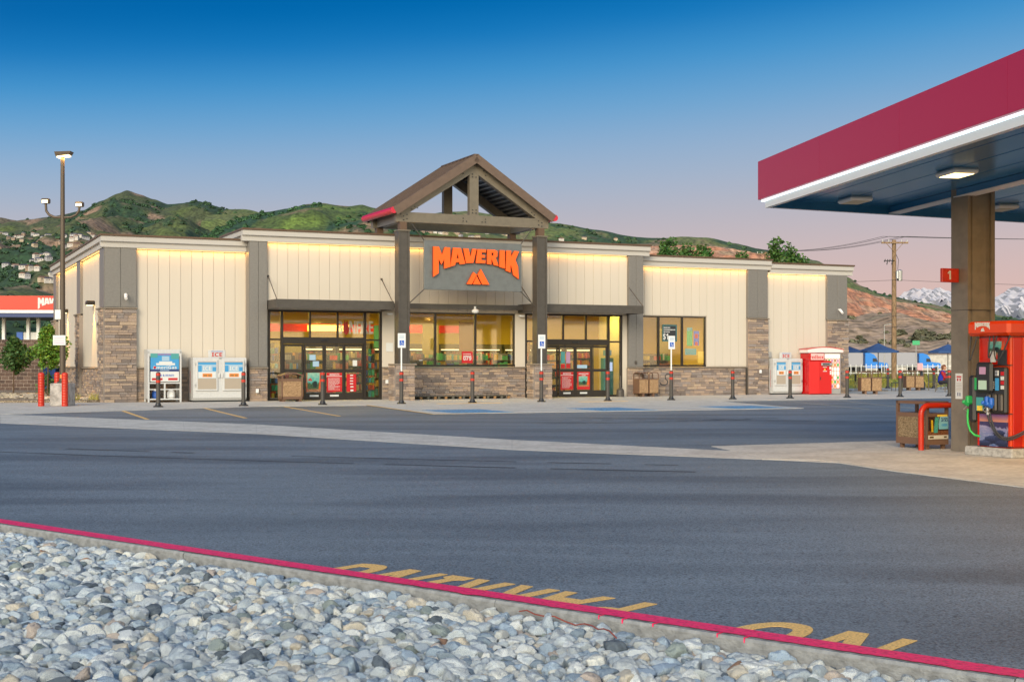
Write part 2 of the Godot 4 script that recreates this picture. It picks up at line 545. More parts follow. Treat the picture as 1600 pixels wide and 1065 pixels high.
func slabs(par: Node, nm: String, area: PackedVector2Array, cell: Vector2, org: Vector2, y0: float, y1: float, m: Material, xf: Transform3D, joint := 0.012) -> void:
	var lo := area[0]; var hi := area[0]
	for p in area:
		lo = lo.min(p); hi = hi.max(p)
	var i0 := floori((lo.x - org.x) / cell.x); var i1 := ceili((hi.x - org.x) / cell.x)
	var j0 := floori((lo.y - org.y) / cell.y); var j1 := ceili((hi.y - org.y) / cell.y)
	for i in range(i0, i1):
		for j in range(j0, j1):
			var a := org + Vector2(i, j) * cell + Vector2(joint, joint) / 2
			var b := a + cell - Vector2(joint, joint)
			var sq := PackedVector2Array([a, Vector2(b.x, a.y), b, Vector2(a.x, b.y)])
			for p in Geometry2D.intersect_polygons(sq, area):
				if p.size() < 3: continue
				var dy := rng.randf_range(-.0012, .0012)
				var mb := MB.new()
				mb.slab(p, y0, y1 + dy)
				part(par, nm, mb, m, xf)

func paint_line(par: Node, nm: String, a: Vector2, b: Vector2, w: float, y: float, m: Material, xf: Transform3D) -> void:
	var d := (b - a).normalized()
	var s := Vector2(-d.y, d.x) * w / 2
	part(par, nm, MB.new().slab(PackedVector2Array([a - s, b - s, b + s, a + s]), y - .003, y), m, xf)

func ground() -> void:
	# far ground, one sheet out to the horizon
	var g := MB.new()
	g.quad(Vector3(-9000, -.35, 300), Vector3(9000, -.35, 300), Vector3(9000, -.35, -9000), Vector3(-9000, -.35, -9000))
	struct("ground", g, M.dry_ground)
	# asphalt lot
	var lot := MB.new()
	lot.slab(poly([[-60, -59.1], [14, 3.8], [60, 3.8], [60, -62], [32, -66], [4, -58], [-24, -75], [-60, -90]]), -.3, 0.0)
	var lot_o := struct("parking_lot", lot, M.asphalt)
	# drainage gutter of pale concrete across the lot
	var gt := [[-30.0, 51.0], [-15.31, 39.97], [-6.39, 33.38], [0.0, 26.76], [3.86, 23.38], [5.2, 22.3]]
	var gb := [[-28.0, 46.0], [-13.05, 34.08], [-5.56, 29.04], [0.0, 23.72], [4.08, 21.30], [5.1, 20.55]]
	var gut := Node3D.new()
	gut.name = "drain_strip"
	add_child(gut)
	gut.set_meta("kind", "structure")
	for i in gt.size() - 1:
		var n := maxi(1, roundi(Vector2(gt[i][0], gt[i][1]).distance_to(Vector2(gt[i + 1][0], gt[i + 1][1])) / 2.6))
		for k in n:
			var t0 := (k + .0012) / n; var t1 := (k + .9988) / n
			var P := []
			for q in [[gt, t0], [gt, t1], [gb, t1], [gb, t0]]:
				var a := Vector2(q[0][i][0], -q[0][i][1]); var b := Vector2(q[0][i + 1][0], -q[0][i + 1][1])
				P.append(a.lerp(b, q[1]))
			part(gut, "slab", MB.new().slab(PackedVector2Array(P), -.01, .004), M.concrete)
	# concrete apron at the pumps
	var ap := Node3D.new()
	ap.name = "pump_apron"
	add_child(ap)
	ap.set_meta("kind", "structure")
	slabs(ap, "slab", poly([[6.3, 32.35], [48, 32.9], [48, 62], [5.2, 62], [5.25, 42], [5.55, 38.2], [5.95, 36.0], [5.2, 35.5], [5.95, 33.6]]), Vector2(3.7, 3.7), Vector2(2.0, 32.3), -.01, .010, M.concrete, SITE)
	# pavement in front of the store, with its ramped landing, and the patio
	var sw := Node3D.new()
	sw.name = "pavement"
	add_child(sw)
	sw.set_meta("kind", "structure")
	slabs(sw, "slab", poly([[-32, -1.5], [0.0, -1.5], [0.0, -.2], [35.2, -.2], [35.2, -16], [62, -16], [62, 8.0], [22.4, 8.1], [20.4, 16.4], [7.2, 15.9], [8.0, 7.3], [4.3, 6.8], [0, 8.8], [-3.5, 10.4], [-32, 17]]), Vector2(3.05, 3.6), Vector2(-.8, -.2), -.01, .012, M.concrete, SITE)
	# coloured patches and lines
	for r in [[10.9, 6.75, 13.5, 7.05], [16.8, 6.85, 18.9, 7.15]]:
		part(sw, "warning_strip", MB.new().box(r[0], .012, r[1], r[2], .019, r[3]), M.yellow_paint, SITE)
	for r in [[8.0, 12.9, 10.0, 15.6], [13.0, 13.3, 15.0, 15.9], [18.0, 13.6, 20.2, 16.0]]:
		part(sw, "blue_patch", MB.new().box(r[0], .012, r[1], r[2], .018, r[3]), M.blue_paint, SITE)
	for l in [[[-.78, 8.8], [-1.16, 16.0]], [[2.1, 7.7], [1.46, 16.3]], [[4.97, 7.3], [4.24, 16.1]]]:
		paint_line(lot_o, "stall_line", Vector2(l[0][0], l[0][1]), Vector2(l[1][0], l[1][1]), .11, .006, M.yellow_paint, SITE)
	for l in [[[8.0, 7.35], [7.15, 15.9]], [[7.1, 15.98], [8.9, 16.04]]]:
		paint_line(sw, "edge_line", Vector2(l[0][0], l[0][1]), Vector2(l[1][0], l[1][1]), .09, .018, M.yellow_paint, SITE)
	for l in [[[25.2, 8.6], [21.8, 18.0]], [[27.9, 8.2], [23.7, 18.0]], [[31.4, 8.2], [27.4, 18.0]]]:
		paint_line(lot_o, "stall_line", Vector2(l[0][0], l[0][1]), Vector2(l[1][0], l[1][1]), .11, .006, M.white_paint, SITE)
	# rubber left by turning tyres
	var rub := mat("tyre_rubber", Color(.075, .082, .092), .7, 0.0, noise_tex(39, .12, [grey(.6), grey(.9), grey(1)], [.2, .5, .8], 256), Vector3(1, 1, 1))
	for q in [[[6.5, 36.5], [3.2, 34.0], [.5, 33.8]], [[7.4, 37.2], [3.4, 35.3], [.2, 36.0]], [[10.5, 34.5], [5.5, 35.8], [.8, 38.0]], [[-8.0, 24.0], [-3.0, 21.6], [3.0, 20.0]], [[-9.0, 23.2], [-3.6, 20.6], [2.6, 18.9]]]:
		var P := []
		for i in 25:
			var t := i / 24.0
			P.append(Vector2(q[0][0], -q[0][1]) * (1 - t) * (1 - t) + Vector2(q[1][0], -q[1][1]) * 2 * t * (1 - t) + Vector2(q[2][0], -q[2][1]) * t * t)
		var mb := MB.new()
		for i in 24:
			if rng.randf() < .22: continue
			var d: Vector2 = (P[i + 1] - P[i]).normalized()
			var sd := Vector2(-d.y, d.x) * rng.randf_range(.03, .08)
			mb.quad(Vector3(P[i].x - sd.x, .0035, P[i].y - sd.y), Vector3(P[i + 1].x - sd.x, .0035, P[i + 1].y - sd.y), Vector3(P[i + 1].x + sd.x, .0035, P[i + 1].y + sd.y), Vector3(P[i].x + sd.x, .0035, P[i].y + sd.y))
		part(lot_o, "tyre_mark", mb, rub)
	# kerb with worn red paint
	var kb := Node3D.new()
	kb.name = "kerb"
	add_child(kb)
	kb.set_meta("kind", "structure")
	kb.transform = KERB
	var prof := poly([[0.0, -.2], [.225, -.2], [.225, .135], [.213, .15], [.03, .15], [.008, .138], [0.0, .115]])
	var x := -24.4
	while x < 16:
		var ln := 3.05
		var mb := MB.new()
		mb.xf = Transform3D(Basis(Vector3(0, 0, 1), Vector3.UP, Vector3(-1, 0, 0)), Vector3(x, rng.randf_range(-.003, .003), rng.randf_range(-.004, .004)))
		mb.prism(prof, -ln + .008, 0)
		part(kb, "kerb_section", mb, M.kerb_concrete)
		x += ln
	var pm := MB.new()
	var fz := FastNoiseLite.new()
	fz.seed = 4; fz.frequency = 1.6; fz.fractal_octaves = 4
	x = -24.0
	while x < 14:
		var st := .035
		var q := []
		for e in [x, x + st]:
			var ez: float = .186 + .010 * fz.get_noise_1d(e) + .010 * fz.get_noise_1d(e * 9.0 + 50)
			if fposmod(e + .3, 3.05) < .07: ez += .02
			q.append([e, ez])
		# top, rolled edge and road face
		for w in [[Vector2(.030, .1545), null], [Vector2(.004, .142), Vector2(.030, .1545)], [Vector2(-.005, .01), Vector2(.004, .142)]]:
			var a: Vector2 = w[0]
			var b0: Vector2 = Vector2(q[0][1], .1545) if w[1] == null else w[1]
			var b1: Vector2 = Vector2(q[1][1], .1545) if w[1] == null else w[1]
			pm.quad(Vector3(q[0][0], b0.y, b0.x), Vector3(q[1][0], b1.y, b1.x), Vector3(q[1][0], a.y, a.x), Vector3(q[0][0], a.y, a.x))
		x += st
	# runs of paint over the back edge
	for d in [[6.86, .03], [7.02, .035], [7.22, .022], [7.62, .028], [7.78, .04]]:
		var w: float = rng.randf_range(.002, .0045)
		pm.box(d[0] - w, .1505, .16, d[0] + w, .1548, .2268)
		pm.box(d[0] - w, .15 - d[1] * .6, .2255, d[0] + w, .1548, .2270)
	part(kb, "red_paint", pm, M.red_paint)
	# NO PARKING on the asphalt, to be read from the lot
	var tb := KERB * Transform3D(Basis(Vector3(-1, 0, 0), Vector3(0, 0, 1), Vector3(0, 1, 0)), Vector3.ZERO)
	for t in [["NO", 8.18, 7.22], ["PARKING", 6.44, 3.74]]:
		var o := words(lot_o, "painted_lettering", t[0], .84, M.yellow_paint, Transform3D.IDENTITY, .003)
		var bb: AABB = o.mesh.get_aabb()
		var sx: float = (t[1] - t[2]) / bb.size.x
		var sy: float = .84 / bb.size.y
		o.transform = tb * Transform3D(Basis.from_scale(Vector3(sx, sy, 1)), Vector3(-(t[1] + t[2]) / 2 - bb.get_center().x * sx, -.965 - bb.position.y * sy, .0035))
	# floor of the stone bed
	var bed := MB.new()
	bed.xf = KERB
	bed.slab(poly([[-16, .225], [14, .225], [14, 9], [-16, 9]]), -.3, .0)
	struct("stone_bed", bed, M.bed_floor)

# ---------------------------------------------------------------- river stones
func stone_mesh(sd: int) -> ArrayMesh:
	var r := RandomNumberGenerator.new()
	r.seed = sd
	var f := FastNoiseLite.new()
	f.seed = sd; f.frequency = .55; f.fractal_octaves = 3
	# subdivided octahedron pushed about, some sides cut flat
	var cuts := []
	for i in r.randi_range(3, 7):
		cuts.append([Vector3(r.randfn(), r.randfn(), r.randfn()).normalized(), r.randf_range(.55, .85)])
	var vs := [Vector3.UP, Vector3.DOWN, Vector3.LEFT, Vector3.RIGHT, Vector3.FORWARD, Vector3.BACK]
	var fs := []
	for a in [0, 1]:
		for b in [2, 3]:
			for c in [4, 5]:
				fs.append([vs[a], vs[b], vs[c]])
	for k in 3:
		var nf := []
		for t in fs:
			var ab: Vector3 = ((t[0] + t[1]) / 2).normalized(); var bc: Vector3 = ((t[1] + t[2]) / 2).normalized(); var ca: Vector3 = ((t[2] + t[0]) / 2).normalized()
			nf.append([t[0], ab, ca]); nf.append([ab, t[1], bc]); nf.append([ca, bc, t[2]]); nf.append([ab, bc, ca])
		fs = nf
	var shift := func(p: Vector3) -> Vector3:
		var q := p * (1.0 + .26 * f.get_noise_3dv(p * 1.5) + .05 * f.get_noise_3dv(p * 5.0 + Vector3.ONE * 9))
		for c in cuts:
			var d: float = q.dot(c[0]) - c[1]
			if d > 0: q -= c[0] * d * .85
		return q
	var mb := MB.new()
	for t in fs:
		var ps := []
		var ns := []
		for p in t:
			var s: Vector3 = p.cross(Vector3(.3, .5, .81)).normalized() * .05
			var w: Vector3 = p.cross(s).normalized() * .05
			var o: Vector3 = shift.call(p)
			var nn: Vector3 = (shift.call((p + s).normalized()) - o).cross(shift.call((p + w).normalized()) - o).normalized()
			if nn.dot(p) < 0: nn = -nn
			ps.append(o); ns.append(nn)
		var flip: bool = (ps[1] - ps[0]).cross(ps[2] - ps[0]).dot(ps[0]) > 0
		for k in ([0, 2, 1] if flip else [0, 1, 2]): mb.put(ps[k], ns[k])
	return mb.mesh()

func stones() -> void:
	var veins := noise_tex(80, 0.035, [Color(.50, .54, .60), Color(.80, .84, .88), Color(1, 1, 1), Color(.90, .90, .88), Color(1, 1, 1)], [.18, .36, .5, .62, .85], 512, FastNoiseLite.TYPE_SIMPLEX, 6)
	var pit := noise_tex(81, 0.15, [], [], 512, FastNoiseLite.TYPE_SIMPLEX, 4)
	var tones := [Color(.50, .56, .61), Color(.62, .67, .70), Color(.72, .75, .75), Color(.78, .77, .71), Color(.70, .62, .50), Color(.34, .42, .50), Color(.56, .59, .60), Color(.62, .51, .43), Color(.14, .17, .20), Color(.46, .56, .66), Color(.82, .83, .81), Color(.44, .25, .15), Color(.33, .38, .36)]
	var share := [12, 16, 15, 11, 5, 9, 10, 2, 3.2, 10, 8, .3, 3]
	var total := 0.0
	for s in share: total += s
	var mats := []
	for i in tones.size():
		mats.append(mat("pebble_%d" % i, tones[i], .78, 0.0, veins, Vector3(.55, .55, .55), pit, .35, false))
	var many := vmat("pebble_many", .78, 0.0, veins, Vector3(.55, .55, .55), pit, .35, false)
	var shapes := []
	for i in 12: shapes.append(stone_mesh(100 + i))
	var r := RandomNumberGenerator.new()
	r.seed = 12
	var all := []
	var hf := FastNoiseLite.new()
	hf.seed = 8; hf.frequency = .5
	# three layers: small chips below, body, then a loose scatter of larger ones on top
	for layer in [[.062, .022, .038, .030, 1.0], [.052, .023, .042, .058, 1.0], [.080, .024, .066, .072, .85]]:
		var st: float = layer[0]
		var s := -3.0
		while s < 10.6:
			var z := .26
			while z < 6.4:
				var px := s + r.randf_range(-.5, .5) * st; var pz := z + r.randf_range(-.45, .45) * st
				z += st
				if r.randf() > layer[4]: continue
				var w := KERB * Vector3(px, 0, maxf(pz, .225 + layer[2]))
				var d := -w.z
				if d < 5.2 or absf(w.x) > .40 * d + .5: continue
				var big := r.randf_range(layer[1], layer[2])
				if r.randf() < .05: big *= 1.35
				var sc := Vector3(r.randf_range(.85, 1.45), r.randf_range(.5, .85), r.randf_range(.75, 1.1)) * big
				var b := Basis(Vector3(r.randfn(), 5.0, r.randfn()).normalized(), r.randf() * TAU) * Basis(Vector3(r.randfn(), 0, r.randfn()).normalized(), r.randfn() * .35)
				var k := 0
				var pick := r.randf() * total
				while pick > share[k]:
					pick -= share[k]; k += 1
				var y: float = layer[3] + .022 * hf.get_noise_2d(w.x * 3, w.z * 3) + r.randf_range(-.010, .010)
				y -= .006 * clampf(1.0 - (pz - .2) / .4, 0, 1)
				all.append({"t": Transform3D(b * Basis.from_scale(sc), Vector3(w.x, y, w.z)), "k": k, "m": r.randi() % shapes.size(), "size": (big * (2.0 if layer[3] > .05 else 1.0)) / d * (1.0 if absf(w.x) < .375 * d and d > 5.75 else .01), "tone": tones[k] * r.randf_range(.82, 1.12)})
			s += st
	all.sort_custom(func(a, b): return a.size > b.size)
	var keep := mini(300, all.size())
	for i in keep:
		var a = all[i]
		var o := part(self, "river_stone", shapes[a.m], mats[a.k])
		o.transform = a.t
		var lc: Vector3 = KERB.affine_inverse() * a.t.origin
		var zone: String = ["far end", "left part", "middle", "right part", "right end"][clampi(int((lc.x + 1.0) / 2.0), 0, 4)]
		var row: String = "against the kerb" if lc.z < .55 else "a step from the kerb" if lc.z < 1.4 else "midway across the bed" if lc.z < 2.6 else "nearest the viewer"
		var sz: float = a.t.basis.x.length()
		tag(o, "%s %s river stone %s, %s of bed" % ["large" if sz > .075 else "small" if sz < .055 else "medium", ["slate blue", "pale blue", "light grey", "cream", "sandy", "dark blue", "grey", "pinkish tan", "near black", "sky blue", "white", "rust brown", "greenish grey"][a.k], row, zone], "stone", "large river stones in the bed along the red kerb")
	for q in shapes.size():
		var mine := all.slice(keep).filter(func(a): return a.m == q)
		var mm := MultiMesh.new()
		mm.transform_format = MultiMesh.TRANSFORM_3D
		mm.use_colors = true
		mm.mesh = shapes[q]
		mm.instance_count = mine.size()
		for i in mine.size():
			mm.set_instance_transform(i, mine[i].t)
			mm.set_instance_color(i, mine[i].tone)
		if q == 0:
			var holder := Node3D.new()
			holder.name = "river_gravel"
			add_child(holder)
			tag(holder, "bed of small grey and white river stones in front of the red kerb", "gravel", "", "stuff")
		var o := MultiMeshInstance3D.new()
		o.name = "gravel"
		o.multimesh = mm
		o.material_override = many
		o.set_meta("kind", "stuff")
		get_node("river_gravel").add_child(o, true)
	# a dry red vine across the stones
	var pts := []
	for i in 13:
		var t := i / 12.0
		pts.append(KERB * Vector3(6.35 + t * .85, .125 + .012 * sin(t * 9) + .010 * sin(t * 23), .30 + .20 * t * t + .03 * sin(t * 8)))
	var vine := part(self, "dry_vine", MB.new().tube(pts, .0042, 6), mat("vine", Color(.22, .05, .035), .8))
	tag(vine, "thin dry reddish vine lying across the stones by the kerb", "vine")

# ---------------------------------------------------------------- hills
var land := {}

func hill(nm: String, ridge: Array, foot: float, cols: Array, wood: float, rough: float, sd: int, nu := 240, nv := 84, terraces := false) -> void:
	var f := FastNoiseLite.new()
	f.seed = sd; f.frequency = .0022; f.fractal_octaves = 5
	var gl := FastNoiseLite.new()
	gl.seed = sd + 1; gl.frequency = .0032; gl.fractal_type = FastNoiseLite.FRACTAL_RIDGED; gl.fractal_octaves = 3
	var fine := FastNoiseLite.new()
	fine.seed = sd + 2; fine.frequency = .02; fine.fractal_octaves = 4
	var P := []   # rows of points
	var x0: float = ridge[0][0]; var x1: float = ridge[-1][0]
	for j in nv + 1:
		var t := float(j) / nv * 1.35   # past 1 is the far slope
		var row := PackedVector3Array()
		for i in nu + 1:
			var x := lerpf(x0, x1, float(i) / nu)
			var k := 0
			while k < ridge.size() - 2 and x > ridge[k + 1][0]: k += 1
			var q := clampf((x - ridge[k][0]) / (ridge[k + 1][0] - ridge[k][0]), 0, 1)
			var H := lerpf(ridge[k][1], ridge[k + 1][1], q * q * (3 - 2 * q) * .5 + q * .5)
			var D: float = ridge[k][2]
			var d := lerpf(foot, D, t)
			var px := x * lerpf(1.0, d / D, .75)
			var hh := 0.0
			if t <= 1.0:
				hh = H * (pow(t, 1.15) * .75 + .25 * t * t * (3 - 2 * t))
				var amp := H * rough * sin(PI * clampf(t, 0, 1)) * (1.0 if t < .5 else .9)
				hh += amp * (f.get_noise_2d(px, d) * .9 - gl.get_noise_2d(px, d * .55) * .55)
				hh += fine.get_noise_2d(px, d) * 3.0 * clampf(t * 3, 0, 1) * clampf((1.0 - t) * 12 + .25, 0, 1)
				if terraces:
					var stp := 9.0
					var fl := floorf(hh / stp); var fr := hh / stp - fl
					hh = lerpf(hh, (fl + smoothstep(.55, 1.0, fr)) * stp, .7)
			else:
				hh = H * (1.0 - (t - 1.0) * 1.2)
			row.append(Vector3(px, hh, -d))
		P.append(row)
	var mb := MB.new()
	var nz := FastNoiseLite.new()
	nz.seed = sd + 5; nz.frequency = .0045; nz.fractal_octaves = 5
	var nz2 := FastNoiseLite.new()
	nz2.seed = sd + 6; nz2.frequency = .0075; nz2.fractal_octaves = 4
	var C := []
	for j in nv + 1:
		var row := PackedColorArray()
		for i in nu + 1:
			var p: Vector3 = P[j][i]
			var a := nz.get_noise_2d(p.x, p.z * .6) + nz2.get_noise_2d(p.x * 1.2, p.z) * .5
			var b := nz2.get_noise_2d(p.x + 900, p.z * .7)
			var c: Color = cols[1]
			if b > .12: c = c.lerp(cols[2], clampf((b - .12) * 5, 0, 1))
			if b < -.22: c = c.lerp(cols[3], clampf((-.22 - b) * 5, 0, 1))
			if a > wood: c = c.lerp(cols[0], clampf((a - wood) * 8, 0, 1))
			c = c * rng.randf_range(.88, 1.12)
			row.append(c)
		C.append(row)
	for j in nv:
		for i in nu:
			var q := [P[j][i], P[j][i + 1], P[j + 1][i + 1], P[j + 1][i]]
			var cc := [C[j][i], C[j][i + 1], C[j + 1][i + 1], C[j + 1][i]]
			var nn: Vector3 = (q[1] - q[0]).cross(q[3] - q[0]).normalized()
			for k in [0, 2, 1, 0, 3, 2]:
				mb.col = cc[k]
				mb.put(q[k], nn)
	struct(nm, mb, M.hill_cover)
	land[nm] = {"P": P, "nu": nu, "nv": nv, "noise": nz, "noise2": nz2, "wood": wood}

func on_hill(nm: String, k: float, e: float) -> Vector3:
	# the point of that hill seen from the plot in direction k (x per depth) whose slope up is e
	var L = land[nm]
	var best := Vector3.ZERO; var bd := 1e9
	for j in range(2, int(L.nv / 1.36)):
		var row: PackedVector3Array = L.P[j]
		var lo := 0; var hi: int = L.nu
		while hi - lo > 1:
			var m := (lo + hi) / 2
			if row[m].x / -row[m].z < k: lo = m
			else: hi = m
		var p := row[lo]
		var err := absf((p.y - 1.5) / -p.z - e)
		if err < bd:
			bd = err; best = p
	return best

func shrubs(nm: String, count: int, s0: float, s1: float, tone: Color, label: String, sd: int) -> void:
	var L = land[nm]
	var r := RandomNumberGenerator.new()
	r.seed = sd
	var T := []
	var tries := 0
	while T.size() < count and tries < count * 12:
		tries += 1
		var j := r.randi_range(4, int(L.nv / 1.42)); var i := r.randi_range(1, L.nu - 2)
		var p: Vector3 = L.P[j][i].lerp(L.P[j + 1][i + 1], r.randf())
		p = p.lerp(L.P[j][i + 1], r.randf() * .5)
		var a: float = L.noise.get_noise_2d(p.x, p.z * .6) + L.noise2.get_noise_2d(p.x * 1.2, p.z) * .5
		if a < L.wood - .05 and r.randf() > .05: continue
		var s := r.randf_range(s0, s1)
		T.append([Transform3D(Basis(Vector3.UP, r.randf() * TAU) * Basis.from_scale(Vector3(s, s * r.randf_range(.6, .95), s)), p + Vector3.UP * s * .25), tone * r.randf_range(.6, 1.3)])
	var mm := MultiMesh.new()
	mm.transform_format = MultiMesh.TRANSFORM_3D
	mm.use_colors = true
	mm.mesh = clump(sd)
	mm.instance_count = T.size()
	for i in T.size():
		mm.set_instance_transform(i, T[i][0])
		mm.set_instance_color(i, T[i][1])
	var o := MultiMeshInstance3D.new()
	o.name = numbered("scrub")
	o.multimesh = mm
	o.material_override = M.shrub
	add_child(o)
	tag(o, label, "scrub", "", "stuff")

func clump(sd: int) -> ArrayMesh:
	var r := RandomNumberGenerator.new()
	r.seed = sd
	var mb := MB.new()
	for i in 46:
		var d := Vector3(r.randfn(), absf(r.randfn()) * .9, r.randfn()).normalized()
		var p := d * r.randf_range(.45, 1.0)
		var a := Vector3(r.randfn(), r.randfn(), r.randfn()).normalized() * .42
		var b := a.cross(d).normalized() * .36
		mb.quad(p - a - b, p + a - b, p + a + b, p - a + b)
	return mb.mesh()

func hills() -> void:
	var west_peak := [[-1241, 252, 2700], [-1112, 257, 2700], [-1034, 278, 2700], [-995, 288, 2700], [-931, 296, 2700], [-865, 309, 2700], [-827, 329, 2700], [-796, 343, 2700], [-778, 349, 2700], [-752, 341, 2700], [-724, 331, 2700], [-695, 321, 2700], [-659, 323, 2700], [-629, 326, 2700], [-607, 320, 2700], [-589, 312, 2700], [-558, 304, 2700], [-518, 292, 2700], [-465, 278, 2700], [-388, 252, 2700]]
	var far_west := [[-1517, 374, 3300], [-1359, 368, 3300], [-1264, 362, 3300], [-1232, 355, 3300], [-1169, 340, 3300], [-1074, 295, 3300]]
	var green_spur := [[-527, 206, 2200], [-474, 227, 2200], [-442, 242, 2200], [-400, 250, 2200], [-369, 255, 2200], [-337, 262, 2200], [-311, 264, 2200], [-290, 261, 2200], [-269, 259, 2200], [-247, 261, 2200], [-226, 256, 2200], [-200, 246, 2200], [-169, 233, 2200], [-116, 214, 2200], [-74, 197, 2200]]
	var middle_ridge := [[-562, 289, 2500], [-545, 290, 2500], [-497, 289, 2500], [-455, 279, 2500], [-287, 258, 2500], [-191, 270, 2500], [-132, 283, 2500], [-86, 286, 2500], [-42, 280, 2500], [0, 272, 2500], [36, 268, 2500], [85, 262, 2500], [156, 250, 2500], [235, 236, 2500], [280, 234, 2500], [317, 237, 2500], [366, 236, 2500], [421, 225, 2500], [460, 215, 2500], [515, 203, 2500], [571, 192, 2500], [598, 176, 2500], [625, 161, 2500], [652, 145, 2500], [681, 132, 2500], [713, 125, 2500], [766, 114, 2500], [827, 103, 2500], [886, 93, 2500], [957, 81, 2500], [1053, 63, 2500]]
	var quarry := [[81, 137, 1700], [130, 145, 1700], [164, 150, 1700], [211, 152, 1700], [261, 150, 1700], [297, 144, 1700], [345, 135, 1700], [391, 116, 1700], [425, 98, 1700], [456, 89, 1700], [488, 80, 1700], [529, 70, 1700], [562, 63, 1700], [618, 51, 1700], [716, 35, 1700]]
	var scrub_slope := [[168, 48, 1000], [215, 38, 1000], [249, 34, 1000], [270, 39, 1000], [282, 36, 1000], [302, 33, 1000], [331, 31, 1000], [364, 28, 1000], [421, 24, 1000]]
	var snow := [[5744, 1013, 24000], [6549, 1104, 24000], [6951, 1196, 24000], [7100, 1277, 24000], [7169, 1346, 24000], [7307, 1311, 24000], [7433, 1340, 24000], [7525, 1311, 24000], [7617, 1334, 24000], [7720, 1311, 24000], [7870, 1242, 24000], [8042, 1104, 24000], [8387, 1104, 24000], [8731, 1196, 24000], [8904, 1311, 24000], [9019, 1369, 24000], [9122, 1346, 24000], [9306, 1311, 24000], [9651, 1392, 24000], [10340, 1219, 24000]]
	var dk := Color(.032, .072, .036)
	hill("hill_far_west", far_west, 2400, [dk, Color(.07, .09, .05), Color(.16, .13, .09), Color(.10, .12, .05)], .1, .10, 41, 60, 30)
	hill("hill_middle", middle_ridge, 1100, [Color(.040, .090, .040), Color(.175, .20, .07), Color(.32, .22, .15), Color(.15, .20, .06)], .12, .16, 17, 300, 90)
	hill("hill_west_peak", west_peak, 800, [dk, Color(.090, .110, .047), Color(.33, .215, .155), Color(.12, .155, .045)], -.09, .20, 5, 380, 150)
	hill("hill_green_spur", green_spur, 900, [Color(.028, .080, .040), Color(.090, .135, .036), Color(.30, .20, .13), Color(.17, .25, .05)], .0, .15, 23, 200, 84)
	hill("hill_quarry", quarry, 620, [Color(.30, .19, .13), Color(.62, .27, .165), Color(.66, .38, .26), Color(.50, .33, .22)], .5, .10, 61, 260, 90, true)
	hill("hill_scrub", scrub_slope, 330, [Color(.15, .14, .085), Color(.46, .31, .22), Color(.52, .36, .26), Color(.37, .28, .19)], .34, .22, 77, 220, 70)
	shrubs("hill_west_peak", 3000, 1.8, 4.4, Color(.040, .085, .042), "dark green scrub oak covering the peak west of the store", 3)
	shrubs("hill_green_spur", 900, 1.8, 4.4, Color(.045, .11, .045), "dark green scrub oak on the bright green spur", 4)
	shrubs("hill_middle", 900, 1.8, 4.2, Color(.050, .10, .045), "dark scrub patches on the ridge behind the store roof", 5)
	shrubs("hill_scrub", 520, .7, 2.2, Color(.12, .12, .070), "grey green sagebrush on the bare slope behind the patio", 6)
	# snowy range far off
	var mb := MB.new()
	var f := FastNoiseLite.new()
	f.seed = 3; f.frequency = .0011; f.fractal_type = FastNoiseLite.FRACTAL_RIDGED; f.fractal_octaves = 5
	var f2 := FastNoiseLite.new()
	f2.seed = 9; f2.frequency = .0035; f2.fractal_octaves = 5
	var nu := 200; var nv := 60
	var P := []
	for j in nv + 1:
		var t := float(j) / nv * 1.2
		var row := PackedVector3Array()
		for i in nu + 1:
			var x := lerpf(snow[0][0], snow[-1][0], float(i) / nu)
			var k := 0
			while k < snow.size() - 2 and x > snow[k + 1][0]: k += 1
			var q := clampf((x - snow[k][0]) / (snow[k + 1][0] - snow[k][0]), 0, 1)
			var H := lerpf(snow[k][1], snow[k + 1][1], q)
			var d := lerpf(15000, 24000, t)
			var hh := H * pow(minf(t, 1.0), 1.3) if t <= 1 else H * (1 - (t - 1) * 2)
			hh += (f.get_noise_2d(x, d * .5) - .4) * 420.0 * sin(PI * minf(t, 1.0)) + f2.get_noise_2d(x * 1.5, d) * 60.0 * minf(t, 1.0)
			row.append(Vector3(x, hh, -d))
		P.append(row)
	for j in nv:
		for i in nu:
			var q := [P[j][i], P[j][i + 1], P[j + 1][i + 1], P[j + 1][i]]
			var nn: Vector3 = (q[1] - q[0]).cross(q[3] - q[0]).normalized()
			var hh: float = q[0].y + f2.get_noise_2d(q[0].x * 3, q[0].z) * 260
			var c := Color(.17, .18, .20)
			if hh > 640: c = c.lerp(Color(.58, .54, .55), clampf((hh - 640) / 160.0, 0, 1))
			if nn.y < .80 and f2.get_noise_2d(q[0].x * 2, q[0].z * 2) > -.05: c = c.lerp(Color(.19, .20, .22), .75)
			mb.col = c
			for k in [0, 2, 1, 0, 3, 2]: mb.put(q[k], nn)
	struct("snow_mountains", mb, M.snow_rock)

